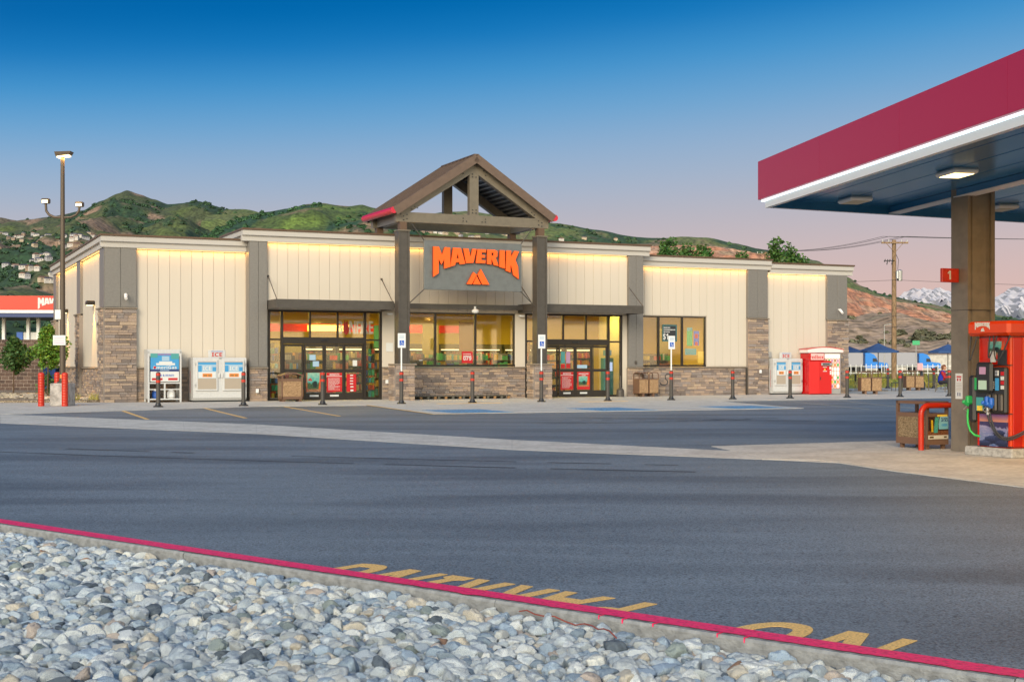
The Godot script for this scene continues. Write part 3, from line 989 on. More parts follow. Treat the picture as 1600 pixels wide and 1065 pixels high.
func house_kit() -> Array:
	var kit := []
	for v in 4:
		var w: float = [13.0, 16.0, 11.0, 18.0][v]; var d: float = [10.0, 11.0, 9.0, 10.0][v]; var h: float = [6.0, 5.5, 7.0, 4.6][v]
		var wall := MB.new().box(-w / 2, -4, -d / 2, w / 2, h, d / 2)
		if v == 1: wall.box(w * .1, -4, d / 2, w / 2 - .5, h * .9, d / 2 + 3)
		var roof := MB.new()
		roof.prism(poly([[-w / 2 - .6, h], [w / 2 + .6, h], [w / 2 + .6, h + .3], [0, h + 3.4], [-w / 2 - .6, h + .3]]), -d / 2 - .6, d / 2 + .6) if v % 2 == 0 else roof.hexa([Vector3(-w / 2 - .6, h, d / 2 + .6), Vector3(w / 2 + .6, h, d / 2 + .6), Vector3(w / 2 + .6, h, -d / 2 - .6), Vector3(-w / 2 - .6, h, -d / 2 - .6), Vector3(-w / 2 + 3, h + 3.2, .3), Vector3(w / 2 - 3, h + 3.2, .3), Vector3(w / 2 - 3, h + 3.2, -.3), Vector3(-w / 2 + 3, h + 3.2, -.3)])
		if v == 1: roof.prism(poly([[w * .1 - .5, h * .9], [w / 2, h * .9], [w * .3 - .2, h * .9 + 2.6]]), d / 2 - 2, d / 2 + 3.5)
		var win := MB.new().box(-.8, -1, 0, .8, 1, .12)
		kit.append([wall.mesh(), roof.mesh(), win.mesh(), w, d, h])
	return kit

const ORD := ["first", "second", "third", "fourth", "fifth", "sixth", "seventh", "eighth", "ninth", "tenth", "eleventh", "twelfth", "thirteenth", "fourteenth", "fifteenth", "sixteenth", "seventeenth", "eighteenth", "nineteenth", "twentieth", "twenty first", "twenty second", "twenty third", "twenty fourth"]

func houses() -> void:
	var kit := house_kit()
	var walls := [mat("house_white", Color(.50, .46, .42), .8), mat("house_cream", Color(.44, .35, .25), .8), mat("house_tan", Color(.30, .22, .16), .8), mat("house_grey", Color(.36, .35, .36), .8)]
	var wn := ["white", "cream", "tan", "grey"]
	var roofs := [mat("roof_slate", Color(.10, .10, .13), .9), mat("roof_brown", Color(.16, .085, .065), .9), mat("roof_dark", Color(.055, .055, .075), .9)]
	var rn := ["slate", "brown", "dark"]
	mat("house_window", Color(.03, .035, .05), .2)
	var r := RandomNumberGenerator.new()
	r.seed = 31
	# rows: hill, from k, to k, elevation low, high, how many, wording
	var rows := [["hill_west_peak", -.384, -.312, .0905, .0960, 24, "in the upper hillside row"], ["hill_west_peak", -.384, -.320, .0860, .0900, 20, "in the second hillside row"], ["hill_west_peak", -.384, -.345, .0735, .0790, 17, "in the third hillside row"], ["hill_west_peak", -.384, -.347, .0690, .0730, 13, "just below the third hillside row"], ["hill_west_peak", -.380, -.342, .0585, .0640, 10, "in the lowest hillside row"],
		["hill_middle", -.078, .000, .0930, .0985, 20, "of those under the gable"], ["hill_middle", .03, .09, .0905, .0925, 3, "on the ridge right of the gable"]]
	var seen := {}
	for row in rows:
		for i in row[5]:
			var k := lerpf(row[1], row[2], (i + .5 + r.randf_range(-.3, .3)) / row[5])
			var p := on_hill(row[0], k, r.randf_range(row[3], row[4]))
			var v := r.randi() % 4; var a := r.randi() % 4; var b := r.randi() % 3
			if r.randf() < .45: a = 0
			var lab := "%s house with %s roof, %s from the left %s" % [wn[a], rn[b], ORD[i], row[6]]
			var o := thing("hillside_house", lab, "house", wp(p.x, p.y + .5, p.z, atan2(p.x, p.z) + PI + r.randf_range(-.6, .6)), "houses on the hillside")
			part(o, "wall", kit[v][0], walls[a]); part(o, "roof", kit[v][1], roofs[b]); o.scale = Vector3.ONE * .54
			for q in 3: part(o, "window", kit[v][2], M.house_window, wp(kit[v][3] * (q - 1) * .28, kit[v][5] * .55, kit[v][4] / 2 + (3.0 if v == 1 and q == 2 else 0.0)))

# ---------------------------------------------------------------- the store
var shop: Node3D
var stone_n := 0
var stone_mesh_unit: ArrayMesh
var led := []

func siding(par: Node, a: Transform3D, w: float, h0: float, h1: float, step := .43) -> void:
	# board panels standing side by side on a wall; a: origin at the wall's lower corner, x along it, z out
	var n := maxi(1, roundi(w / step))
	var mesh := MB.new().cbox(.005, 0, 0, w / n - .005, h1 - h0, .034, .006).mesh()
	for i in n:
		part(par, "siding_panel", mesh, M["siding_%d" % (rng.randi() % 3)], a * wp(w / n * i, h0, rng.randf_range(-.002, .002)))

func ledge(par: Node, a: Transform3D, w: float, h: float, singles := false, base := 0.0) -> void:
	# courses of split ledge stone; x along, y up, z out
	if stone_mesh_unit == null: stone_mesh_unit = MB.new().cbox(0, 0, 0, 1, 1, 1, .06).mesh()
	var back := part(par, "stonework", MB.new().box(0, base, -.02, w, h, .035), M.mortar, a)
	var mb := MB.new()
	var y := base
	while y < h - .02:
		var ch := minf(rng.randf_range(.075, .135), h - y)
		if h - y - ch < .05: ch = h - y
		var x := 0.0
		while x < w - .01:
			var ln := rng.randf_range(.16, .58)
			if w - x - ln < .14: ln = w - x
			var z := rng.randf_range(.062, .115)
			var k := rng.randi() % STONE.size()
			var gap := rng.randf_range(.006, .012)
			if singles and stone_n < 300:
				stone_n += 1
				part(back, "stone", stone_mesh_unit, M["ledge_%d" % k], Transform3D(Basis.from_scale(Vector3(ln - gap, ch - gap, z)), Vector3(x, y, 0)))
			else:
				mb.col = STONE[k] * rng.randf_range(.88, 1.12)
				mb.cbox(x, y, 0, x + ln - gap, y + ch - gap, z, .010)
			x += ln
		y += ch
	if mb.v.size():
		var o := part(par, "stone_facing", mb, M.ledgestone, a)
		o.set_meta("kind", "stuff")

func cap(par: Node, a: Transform3D, w: float, h: float) -> void:
	part(par, "stone_cap", MB.new().cbox(-.02, h, -.02, w + .02, h + .06, .15, .012), M.stone_cap, a)

func cornice(a: Transform3D, w: float, h: float, top: float, ends := [0.0, 0.0]) -> void:
	# stepped cornice with a dark coping; a: origin at wall face, x along, z out; ends: how far it runs past
	var x0: float = -ends[0]; var x1: float = w + ends[1]
	var r := Transform3D(Basis(Vector3(0, 0, 1), Vector3.UP, Vector3(-1, 0, 0)), Vector3.ZERO)
	var hm := h + (top - h) * .42
	var mb := MB.new()
	mb.xf = r
	mb.prism(poly([[-.05, h], [.20, h], [.20, hm - .015], [.30, hm + .015], [.30, top - .075], [-.05, top - .075]]), -x1, -x0)
	part(shop, "cornice", mb, M.cornice, a)
	part(shop, "coping", MB.new().cbox(x0 - .04, top - .075, -.35, x1 + .04, top, .35, .01), M.coping, a)

func strip(a: Transform3D, w: float, h: float) -> void:
	# warm light strip tucked under the cornice
	part(shop, "light_strip", MB.new().box(.03, h - .035, .045, w - .03, h - .008, .075), M.led_strip_glow, a)
	var l := area_light("strip_light", a * Transform3D(DOWN * Basis(Vector3.RIGHT, -.25), Vector3(w / 2, h - .045, .06)), w - .1, .03, Color(1, .70, .28), .26 * w, shop)
	led.append(l)

func pilaster(u0: float, u1: float, v: float, hs: float, ht: float, deep: float) -> void:
	# steel-clad upper part with ribs on a stone lower part
	part(shop, "pilaster", MB.new().box(u0, hs, v - deep, u1, ht, v), M.grey_metal)
	var n := 2
	var w := (u1 - u0) / n
	for i in n: part(shop, "pilaster_panel", MB.new().cbox(u0 + w * i + .01, hs + .02, v, u0 + w * (i + 1) - .01, ht - .02, v + .025, .006), M.grey_metal)
	part(shop, "pilaster_panel", MB.new().cbox(u0 - .02, hs + .02, v - deep + .02, u0, ht - .02, v - .01, .004), M.grey_metal)

func glazing(par: Node, a: Array, v: float, m: Material = null) -> void:
	# a: rectangles [u0, h0, u1, h1]
	for r in a:
		var o := part(par, "pane", MB.new().box(0, 0, 0, r[2] - r[0], r[3] - r[1], .008).box(.002, .002, -.030, r[2] - r[0] - .002, r[3] - r[1] - .002, -.022) if m == null else MB.new().box(0, 0, 0, r[2] - r[0], r[3] - r[1], .010), m if m else M.glass, wp(r[0], r[1], v))
		# panes never sit perfectly flat
		o.rotation = Vector3(rng.randf_range(-.006, .006), rng.randf_range(-.006, .006), 0)

func storefront(u0: float, d0: float, d1: float, u1: float, v: float, top: float) -> Array:
	var fr := MB.new()
	var b := .05
	for x in [u0, d0, d1, u1]: fr.box(x - b, .012, v - .06, x + b, top, v + .06)
	fr.box(u0, top - .07, v - .058, u1, top, v + .058)
	fr.box(d0, 2.31, v - .075, d1, 2.57, v + .085)
	fr.box(u0, 2.44, v - .05, d0, 2.51, v + .05); fr.box(d1, 2.44, v - .05, u1, 2.51, v + .05)
	fr.box(u0, .013, v - .052, d0, .10, v + .052); fr.box(d1, .013, v - .052, u1, .10, v + .052)
	var tw := (d1 - d0) / 3
	for i in [1, 2]: fr.box(d0 + tw * i - .035, 2.57, v - .05, d0 + tw * i + .035, top - .07, v + .05)
	var f := part(shop, "storefront", fr, M.bronze)
	part(f, "sensor", MB.new().cbox((d0 + d1) / 2 - .16, 2.40, v + .085, (d0 + d1) / 2 + .16, 2.48, v + .13, .02), M.black_plastic)
	var G := [[u0 + b, .10, d0 - b, 2.44], [u0 + b, 2.51, d0 - b, top - .07], [d1 + b, .10, u1 - b, 2.44], [d1 + b, 2.51, u1 - b, top - .07]]
	for i in 3: G.append([d0 + tw * i + .04, 2.57, d0 + tw * (i + 1) - .04, top - .07])
	glazing(f, G, v)
	var leaves := []
	var lw := (d1 - d0 - 2 * b) / 4
	for i in 4:
		var x := d0 + b + lw * i
		var z := v + (.035 if i in [1, 2] else -.03)
		var lf := MB.new()
		lf.box(.004, 0, 0, .075, 2.27, .045).box(lw - .075, 0, 0, lw - .004, 2.27, .045).box(.075, 2.18, .001, lw - .075, 2.27, .044)
		lf.box(.075, 1.12, .001, lw - .075, 1.24, .044).box(.075, 0, .001, lw - .075, .29, .044)
		var o := part(shop, "door", lf, M.bronze, wp(x, .02, z))
		glazing(o, [[.075, .29, lw - .075, 1.12], [.075, 1.24, lw - .075, 2.18]], .016, M.clear_glass)
		if i in [1, 2]: part(o, "notice", MB.new().box(lw * .28, .14, .045, lw * .72, .21, .049), M.print_white)
		leaves.append([o, lw])
	return leaves

func poster(par: Node, x: float, y: float, w: float, h: float, base: Material, bands: Array, text: Array, z := .047) -> void:
	# printed sheet: bands [x0, y0, x1, y1 as shares, material], text [string, cx, cy, height as shares, material]
	var p := part(par, "poster", MB.new().box(0, 0, 0, w, h, .003), base, wp(x, y, z))
	var k := 0
	for b in bands:
		k += 1
		part(p, "print", MB.new().box(b[0] * w, b[1] * h, .003, b[2] * w, b[3] * h, .0035 + k * .0006), b[4])
	for t in text:
		var o := words(p, "lettering", t[0], t[3] * h, t[4], Transform3D.IDENTITY, .001)
		var sx: float = minf(1.0, .9 * w / o.mesh.get_aabb().size.x) if t.size() < 6 else t[5] * w / o.mesh.get_aabb().size.x
		o.transform = Transform3D(Basis.from_scale(Vector3(sx, 1, 1)), Vector3(t[1] * w, t[2] * h, .008))

func lettering_bars(par: Node, x: float, y: float, w: float, h: float, n: int, m: Material, z: float, sd: int) -> void:
	# lines of small print, too small to read
	var r := RandomNumberGenerator.new()
	r.seed = sd
	var mb := MB.new()
	for i in n:
		var yy := y + h * (1.0 - (i + .8) / n)
		var xx := x
		var end := x + w * (1.0 if r.randf() < .6 else r.randf_range(.5, .9))
		while xx < end - .01:
			var l := minf(r.randf_range(.03, .10) * maxf(w, .3), end - xx)
			mb.box(xx, yy, z, xx + l, yy + h / n * .45, z + .001)
			xx += l + .018
	part(par, "small_print", mb, m)

func store() -> void:
	shop = thing("convenience_store", "long cream panelled convenience store with stone base, grey pilasters and two glass entrances", "store", SITE)
	var I := Transform3D.IDENTITY
	# walls
	var fw := MB.new()
	fw.box(0, 0, -.2, 5.4, 6.36, 0)
	fw.box(5.34, 3.66, .3, 23.36, 6.76, .5)
	for r in [[5.34, 6.12], [10.93, 11.48], [17.02, 17.50], [22.35, 23.36]]: fw.box(r[0], 0, .301, r[1], 3.66, .499)
	fw.box(11.48, 0, .302, 17.02, 1.34, .498)
	fw.box(23.36, 0, -.2, 35.25, 1.34, 0); fw.box(23.36, 3.69, -.2, 35.25, 6.2, 0); fw.box(27.13, 1.34, -.2, 35.25, 3.69, 0)
	part(shop, "front_wall", fw, M.siding_gap)
	part(shop, "side_wall", MB.new().box(0, 0, -18.4, .2, 6.36, -.2), M.siding_gap)
	part(shop, "side_wall", MB.new().box(35.05, 0, -18.4, 35.25, 6.2, -.2), M.siding_gap)
	part(shop, "back_wall", MB.new().box(.2, 0, -18.4, 35.05, 6.3, -18.2), M.siding_gap)
	var pr := MB.new()
	pr.box(5.34, 0, -3.2, 5.54, 6.76, .3); pr.box(23.16, 0, -3.2, 23.36, 6.76, .3); pr.box(5.54, 5.95, -3.2, 23.16, 6.76, -3.0)
	part(shop, "parapet", pr, M.siding_gap)
	part(shop, "roof_deck", MB.new().box(.2, 5.7, -18.2, 35.05, 5.9, -.2).box(5.54, 5.701, -.2, 23.16, 5.901, .3), M.membrane)
	# cream board panels
	siding(shop, wp(1.05, 0, 0), 4.29, 1.36, 5.99)
	siding(shop, wp(6.06, 0, .5), 16.54, 3.70, 6.39)
	siding(shop, wp(10.93, 0, .5), .55, 1.36, 3.66, .6); siding(shop, wp(17.02, 0, .5), .48, 1.36, 3.66, .6); siding(shop, wp(22.35, 0, .5), .26, .012, 3.66, .6)
	siding(shop, wp(23.36, 0, 0), 3.81, 3.72, 5.99); siding(shop, wp(27.17, 0, 0), 2.21, 1.36, 5.99)
	siding(shop, wp(30.52, 0, 0), 3.52, 1.36, 5.86)
	var L := Transform3D(Basis(Vector3(0, 0, 1), Vector3.UP, Vector3(-1, 0, 0)), Vector3(0, 0, -18.4))   # left side wall: x runs to the front, z out
	siding(shop, L * wp(1.2, 0, 0), 8.6, 1.36, 5.99, .46); siding(shop, L * wp(11.0, 0, 0), 6.2, 1.36, 5.99, .46)
	# stone
	ledge(shop, wp(-.15, 0, .15), 1.2, 3.60, true); cap(shop, wp(-.15, 0, .15), 1.2, 3.60)
	ledge(shop, wp(1.05, 0, 0), 4.29, 1.30, true); cap(shop, wp(1.05, 0, 0), 4.29, 1.30)
	ledge(shop, wp(5.34, 0, .62), .72, 1.30, true); cap(shop, wp(5.34, 0, .62), .72, 1.30)
	ledge(shop, wp(10.95, 0, .5), 6.53, 1.30); cap(shop, wp(10.95, 0, .5), 6.53, 1.30)
	ledge(shop, wp(22.55, 0, .62), .81, 1.28); cap(shop, wp(22.55, 0, .62), .81, 1.28)
	ledge(shop, wp(23.36, 0, 0), 6.02, 1.28); cap(shop, wp(23.36, 0, 0), 6.02, 1.28)
	ledge(shop, wp(29.38, 0, .15), 1.14, 3.60); cap(shop, wp(29.38, 0, .15), 1.14, 3.60)
	ledge(shop, wp(30.52, 0, 0), 3.52, 1.28); cap(shop, wp(30.52, 0, 0), 3.52, 1.28)
	ledge(shop, wp(34.04, 0, .15), 1.25, 3.58); cap(shop, wp(34.04, 0, .15), 1.25, 3.58)
	var S := L
	ledge(shop, S * wp(17.2, 0, .15), 1.28, 3.60); cap(shop, S * wp(17.2, 0, .15), 1.2, 3.60)
	ledge(shop, S * wp(11.0, 0, 0), 6.2, 1.28); cap(shop, S * wp(11.0, 0, 0), 6.2, 1.28)
	ledge(shop, S * wp(9.8, 0, .15), 1.2, 3.60); cap(shop, S * wp(9.8, 0, .15), 1.2, 3.60)
	ledge(shop, S * wp(1.2, 0, 0), 8.6, 1.28); cap(shop, S * wp(1.2, 0, 0), 8.6, 1.28)
	ledge(shop, S * wp(0, 0, .15), 1.2, 3.60); cap(shop, S * wp(0, 0, .15), 1.2, 3.60)
	# pilaster backs for the stone to stand on
	var pb := MB.new()
	pb.box(-.15, 0, -1.2, 1.05, 3.6, .13).box(29.38, 0, -.1, 30.52, 3.6, .13).box(34.04, 0, -.1, 35.29, 3.58, .13).box(5.34, 0, .4, 6.06, 1.3, .6).box(22.55, 0, .4, 23.36, 1.28, .6)
	for w in [[0.0, 1.2], [9.8, 11.0]]: pb.box(-.13, 0, -18.4 + w[0], .1, 3.6, -18.4 + w[1])
	part(shop, "pilaster_core", pb, M.mortar)
	pilaster(-.15, 1.05, .15, 3.66, 5.97, 1.3)
	pilaster(5.34, 6.06, .65, 1.36, 6.37, .5)
	pilaster(22.6, 23.36, .65, 1.34, 6.37, .4)
	pilaster(29.38, 30.52, .15, 3.66, 5.97, .3)
	pilaster(34.04, 35.25, .15, 3.64, 5.84, .3)
	for w in [[0.0, 1.2], [9.8, 11.0]]:
		part(shop, "pilaster", MB.new().box(-.15, 3.66, -18.4 + w[0], .05, 5.97, -18.4 + w[1]), M.grey_metal)
	# cornices
	cornice(wp(0, 0, 0), 5.34, 5.97, 6.47, [.30, 0])
	cornice(wp(5.34, 0, .5), 18.02, 6.37, 6.87, [.30, .30])
	cornice(Transform3D(Basis(Vector3(0, 0, 1), Vector3.UP, Vector3(-1, 0, 0)), Vector3(5.34, 0, -3.2)), 3.68, 6.37, 6.868, [0, 0])
	cornice(wp(23.36, 0, 0), 7.31, 5.97, 6.48, [0, 0])
	cornice(wp(30.67, 0, -.05), 4.58, 5.84, 6.35, [0, .34])
	cornice(L, 18.4, 5.97, 6.468, [.1, 0])
	# light strips
	strip(wp(1.05, 0, .034), 4.29, 5.97)
	strip(wp(6.06, 0, .534), 16.5, 6.37)
	strip(wp(23.5, 0, .034), 5.88, 5.97)
	strip(wp(30.52, 0, .034), 3.5, 5.84)
	strip(L * wp(11.0, 0, .034), 6.2, 5.97); strip(L * wp(1.2, 0, .034), 8.6, 5.97)
	# windows
	for wd in [[11.48, 17.02, 1.38, 3.66, .42, 3], [23.30, 27.13, 1.36, 3.69, -.08, 3]]:
		var fr := MB.new()
		var u0: float = wd[0]; var u1: float = wd[1]; var h0: float = wd[2]; var h1: float = wd[3]; var v: float = wd[4]
		fr.box(u0, h0, v - .05, u1, h0 + .075, v + .09); fr.box(u0, h1 - .06, v - .05, u1, h1, v + .06)
		var G := []
		var w: float = (u1 - u0) / wd[5]
		for i in wd[5] + 1: fr.box(u0 + w * i - (.06 if i in [0, wd[5]] else .045), h0 + .075, v - .048, u0 + w * i + (.06 if i in [0, wd[5]] else .045), h1 - .06, v + .058)
		for i in wd[5]: G.append([u0 + w * i + .045, h0 + .075, u0 + w * (i + 1) - .045, h1 - .06])
		var f := part(shop, "window", fr, M.bronze)
		glazing(f, G, v)
		if u0 < 20:
			poster(f, 14.55, 1.52, .50, .50, M.print_red, [], [["079", .5, .40, .34, M.print_white]], v + .02)
			lettering_bars(f, 14.62, 1.80, .36, .16, 2, M.print_white, v + .029, 8)
			part(f, "paper", MB.new().box(12.6, 1.62, v + .02, 12.75, 1.66, v + .022), M.print_white)
		else:
			poster(f, 24.78, 2.52, .80, .78, M.print_dark, [[.04, .03, .96, .97, M.print_teal], [.07, .06, .93, .94, M.print_dark]], [["$1", .25, .28, .36, M.print_white, .34]], v + .02)
			lettering_bars(f, 24.86, 2.92, .64, .30, 3, M.print_white, v + .029, 9)
			poster(f, 26.05, 1.9, .62, .30, M.print_teal, [], [], v - .03)
			poster(f, 26.15, 2.32, .30, .86, M.print_green, [[.0, .82, 1, 1, M.print_teal]], [], v - .03)
			poster(f, 26.52, 2.34, .30, .68, M.print_blue, [[.2, .5, .8, .8, M.print_red], [.25, 0, .75, .25, M.print_red]], [], v - .03)
			poster(f, 26.75, 1.52, .33, .55, M.print_yellow, [], [], v - .03)
	# entrances
	var dl := storefront(6.17, 6.70, 10.20, 10.88, .45, 3.66)
	var dr := storefront(17.55, 18.25, 21.66, 22.30, .45, 3.68)
	var hours := func(o, lw, sd) -> void:
		poster(o, .10, .33, lw - .20, .78, M.print_red, [[.0, .80, 1, .83, M.print_white]], [["BENEFITS", .5, .91, .09, M.print_white, .62]])
		lettering_bars(o, .17, .40, lw - .36, .50, 11, M.print_white, .053, sd)
	# left entrance sheets
	poster(dl[1][0], .10, .33, dl[1][1] - .20, .78, M.print_white, [], [])
	part(dl[1][0], "print", MB.new().box(.10, .33, .0505, dl[1][1] - .10, 1.11, .0515), picture("hiker_print", hiker))
	logo(dl[1][0], Transform3D(Basis.from_scale(Vector3(.5, .5, 1)), Vector3(.25, .85, .056)), .36, M.print_red, .002)
	hours.call(dl[2][0], dl[2][1], 3)
	var red := MB.new()
	poster(dl[3][0], .11, .33, .42, .72, M.print_red, [[.36, .90, .68, .96, M.print_white], [.36, .74, .68, .80, M.print_white], [.36, .58, .68, .64, M.print_white], [.36, .42, .68, .48, M.print_white], [.40, .24, .70, .31, M.print_white], [.40, .02, .70, .12, M.print_white]], [])
	for q in [[1, .23, 1.62, .26, .22], [1, .37, 1.36, .26, .22], [3, .38, 1.38, .19, .24]]:
		part(dl[q[0]][0], "notice", MB.new().box(q[1], q[2], .03, q[1] + q[3], q[2] + q[4], .033), M.print_pale if q[0] == 1 else M.print_white)
	# right entrance sheets
	hours.call(dr[1][0], dr[1][1], 5)
	poster(dr[2][0], .10, .33, dr[2][1] - .20, .78, M.print_red, [], [["ADVENTURE", .5, .89, .08, M.print_white], ["CLUB", .5, .80, .07, M.print_white]])
	part(dr[2][0], "print", MB.new().box(.14, .46, .0505, dr[2][1] - .14, .92, .0515), picture("club_print", hiker))
	for q in [[.12, 1.50, M.print_teal], [.38, 1.50, M.print_mauve]]:
		part(dr[1][0], "notice", MB.new().box(q[0], q[1], .03, q[0] + .2, q[1] + .5, .033), q[2])
	for q in [.12, .38]:
		part(dr[1][0], "notice", MB.new().box(q, 1.27, .03, q + .2, 1.46, .034), M.print_red)
	part(dr[2][0], "notice", MB.new().box(.1, 1.27, .03, .60, 1.42, .034), M.print_pale)
	# BONFIRE letters hang behind the glass of the left entrance
	var bf := [["B", 9.17], ["N", 9.72], ["F", 9.98], ["I", 10.12], ["R", 10.26], ["E", 10.52]]
	for t in bf: words(shop, "hung_letter", t[0], .52, M.print_white, wp(t[1], 2.98, .30), .03, .62)
	var fl := MB.new().prism(poly([[0, -.30], [.10, -.2], [.13, -.02], [.07, .1], [.05, .30], [-.02, .18], [-.08, .30], [-.12, .02], [-.11, -.2]]), 0, .03)
	part(shop, "hung_flame", fl, M.print_red, wp(9.45, 2.98, .29))
	# awnings
	for aw in [[6.08, 10.95, 1.95, 3.68, 4.03], [17.15, 22.62, 1.95, 3.70, 4.05], [10.95, 17.15, 1.05, 3.80, 4.0]]:
		var mb := MB.new()
		mb.box(aw[0], aw[3], aw[2] - .08, aw[1], aw[4], aw[2])
		mb.box(aw[0], aw[3], .54, aw[0] + .08, aw[4], aw[2] - .08); mb.box(aw[1] - .08, aw[3], .54, aw[1], aw[4], aw[2] - .08)
		mb.box(aw[0] + .08, aw[3] + .10, .54, aw[1] - .08, aw[3] + .16, aw[2] - .08)
		part(shop, "awning", mb, M.steel)
	var rod := MB.new()
	for q in [[6.12, 5.0, 6.5, 1.9], [10.9, 5.0, 10.9, 1.9], [17.2, 5.0, 17.2, 1.9], [22.62, 5.0, 22.6, 1.9]]:
		rod.cyl(Vector3(q[0], q[1], .54), Vector3(q[0], 4.03, q[3]), .018, .018, 6)
		rod.ball(Vector3(q[0], q[1], .55), .05, 6, 4)
	part(shop, "awning_rod", rod, M.steel)
	# small fittings
	for q in [[.62, 4.03, .18], [34.7, 4.0, .18]]:
		var c := part(shop, "camera", MB.new().cyl(Vector3(0, .14, 0), Vector3(0, .14, .12), .04).cyl(Vector3(0, .10, .16), Vector3(-.02, -.04, .34), .065, .06).ball(Vector3(0, .11, .14), .07), M.white_plain, wp(q[0], q[1], q[2]))
		c.set_meta("label", "small white security camera")
	part(shop, "camera", MB.new().cyl(Vector3(0, .2, .05), Vector3(0, .06, .05), .05).ball(Vector3(0, 0, .08), .13, 10, 6, Vector3(1.3, .8, 1)), M.white_plain, wp(14.9, 3.72, 1.0))
	for q in [[5.62, .42, .78], [11.1, .75, .63], [30.9 - .9, 1.12, .28]]:
		part(shop, "socket_box", MB.new().cbox(-.06, -.08, 0, .06, .08, .05, .01), M.white_plain, wp(q[0], q[1], q[2]))
	part(shop, "notice_plate", MB.new().box(0, 0, 0, .30, .36, .01), M.print_white, wp(11.1, 2.0, .54))
	for q in [11.2, 17.25]: part(shop, "soffit_lamp", MB.new().cbox(-.12, -.06, -.08, .12, .02, .08, .02), M.white_plain, wp(q, 3.58, .70))
	part(shop, "door_bell", MB.new().cbox(-.05, -.07, 0, .05, .07, .05, .01), M.steel, wp(22.95, 1.55, .68))
	part(shop, "downpipe", MB.new().cyl(Vector3(29.3, 0, .16), Vector3(29.3, 1.3, .16), .04), M.bronze)
	# two wall lamps on the side wall, throwing light down
	for w in [5.3, 14.75]:
		var a := L * wp(w, 3.95, .03)
		part(shop, "wall_lamp", MB.new().cbox(-.24, -.06, 0, .24, .12, .34, .04), M.bronze, a)
		part(shop, "wall_lamp_glow", MB.new().box(-.18, -.075, .06, .18, -.062, .30), M.warm_lamp_glow, a)
		spot_down("lamp_light", a * Vector3(0, -.10, .16), 32.0, Color(1, .72, .30), 10.0, shop)
	interior()

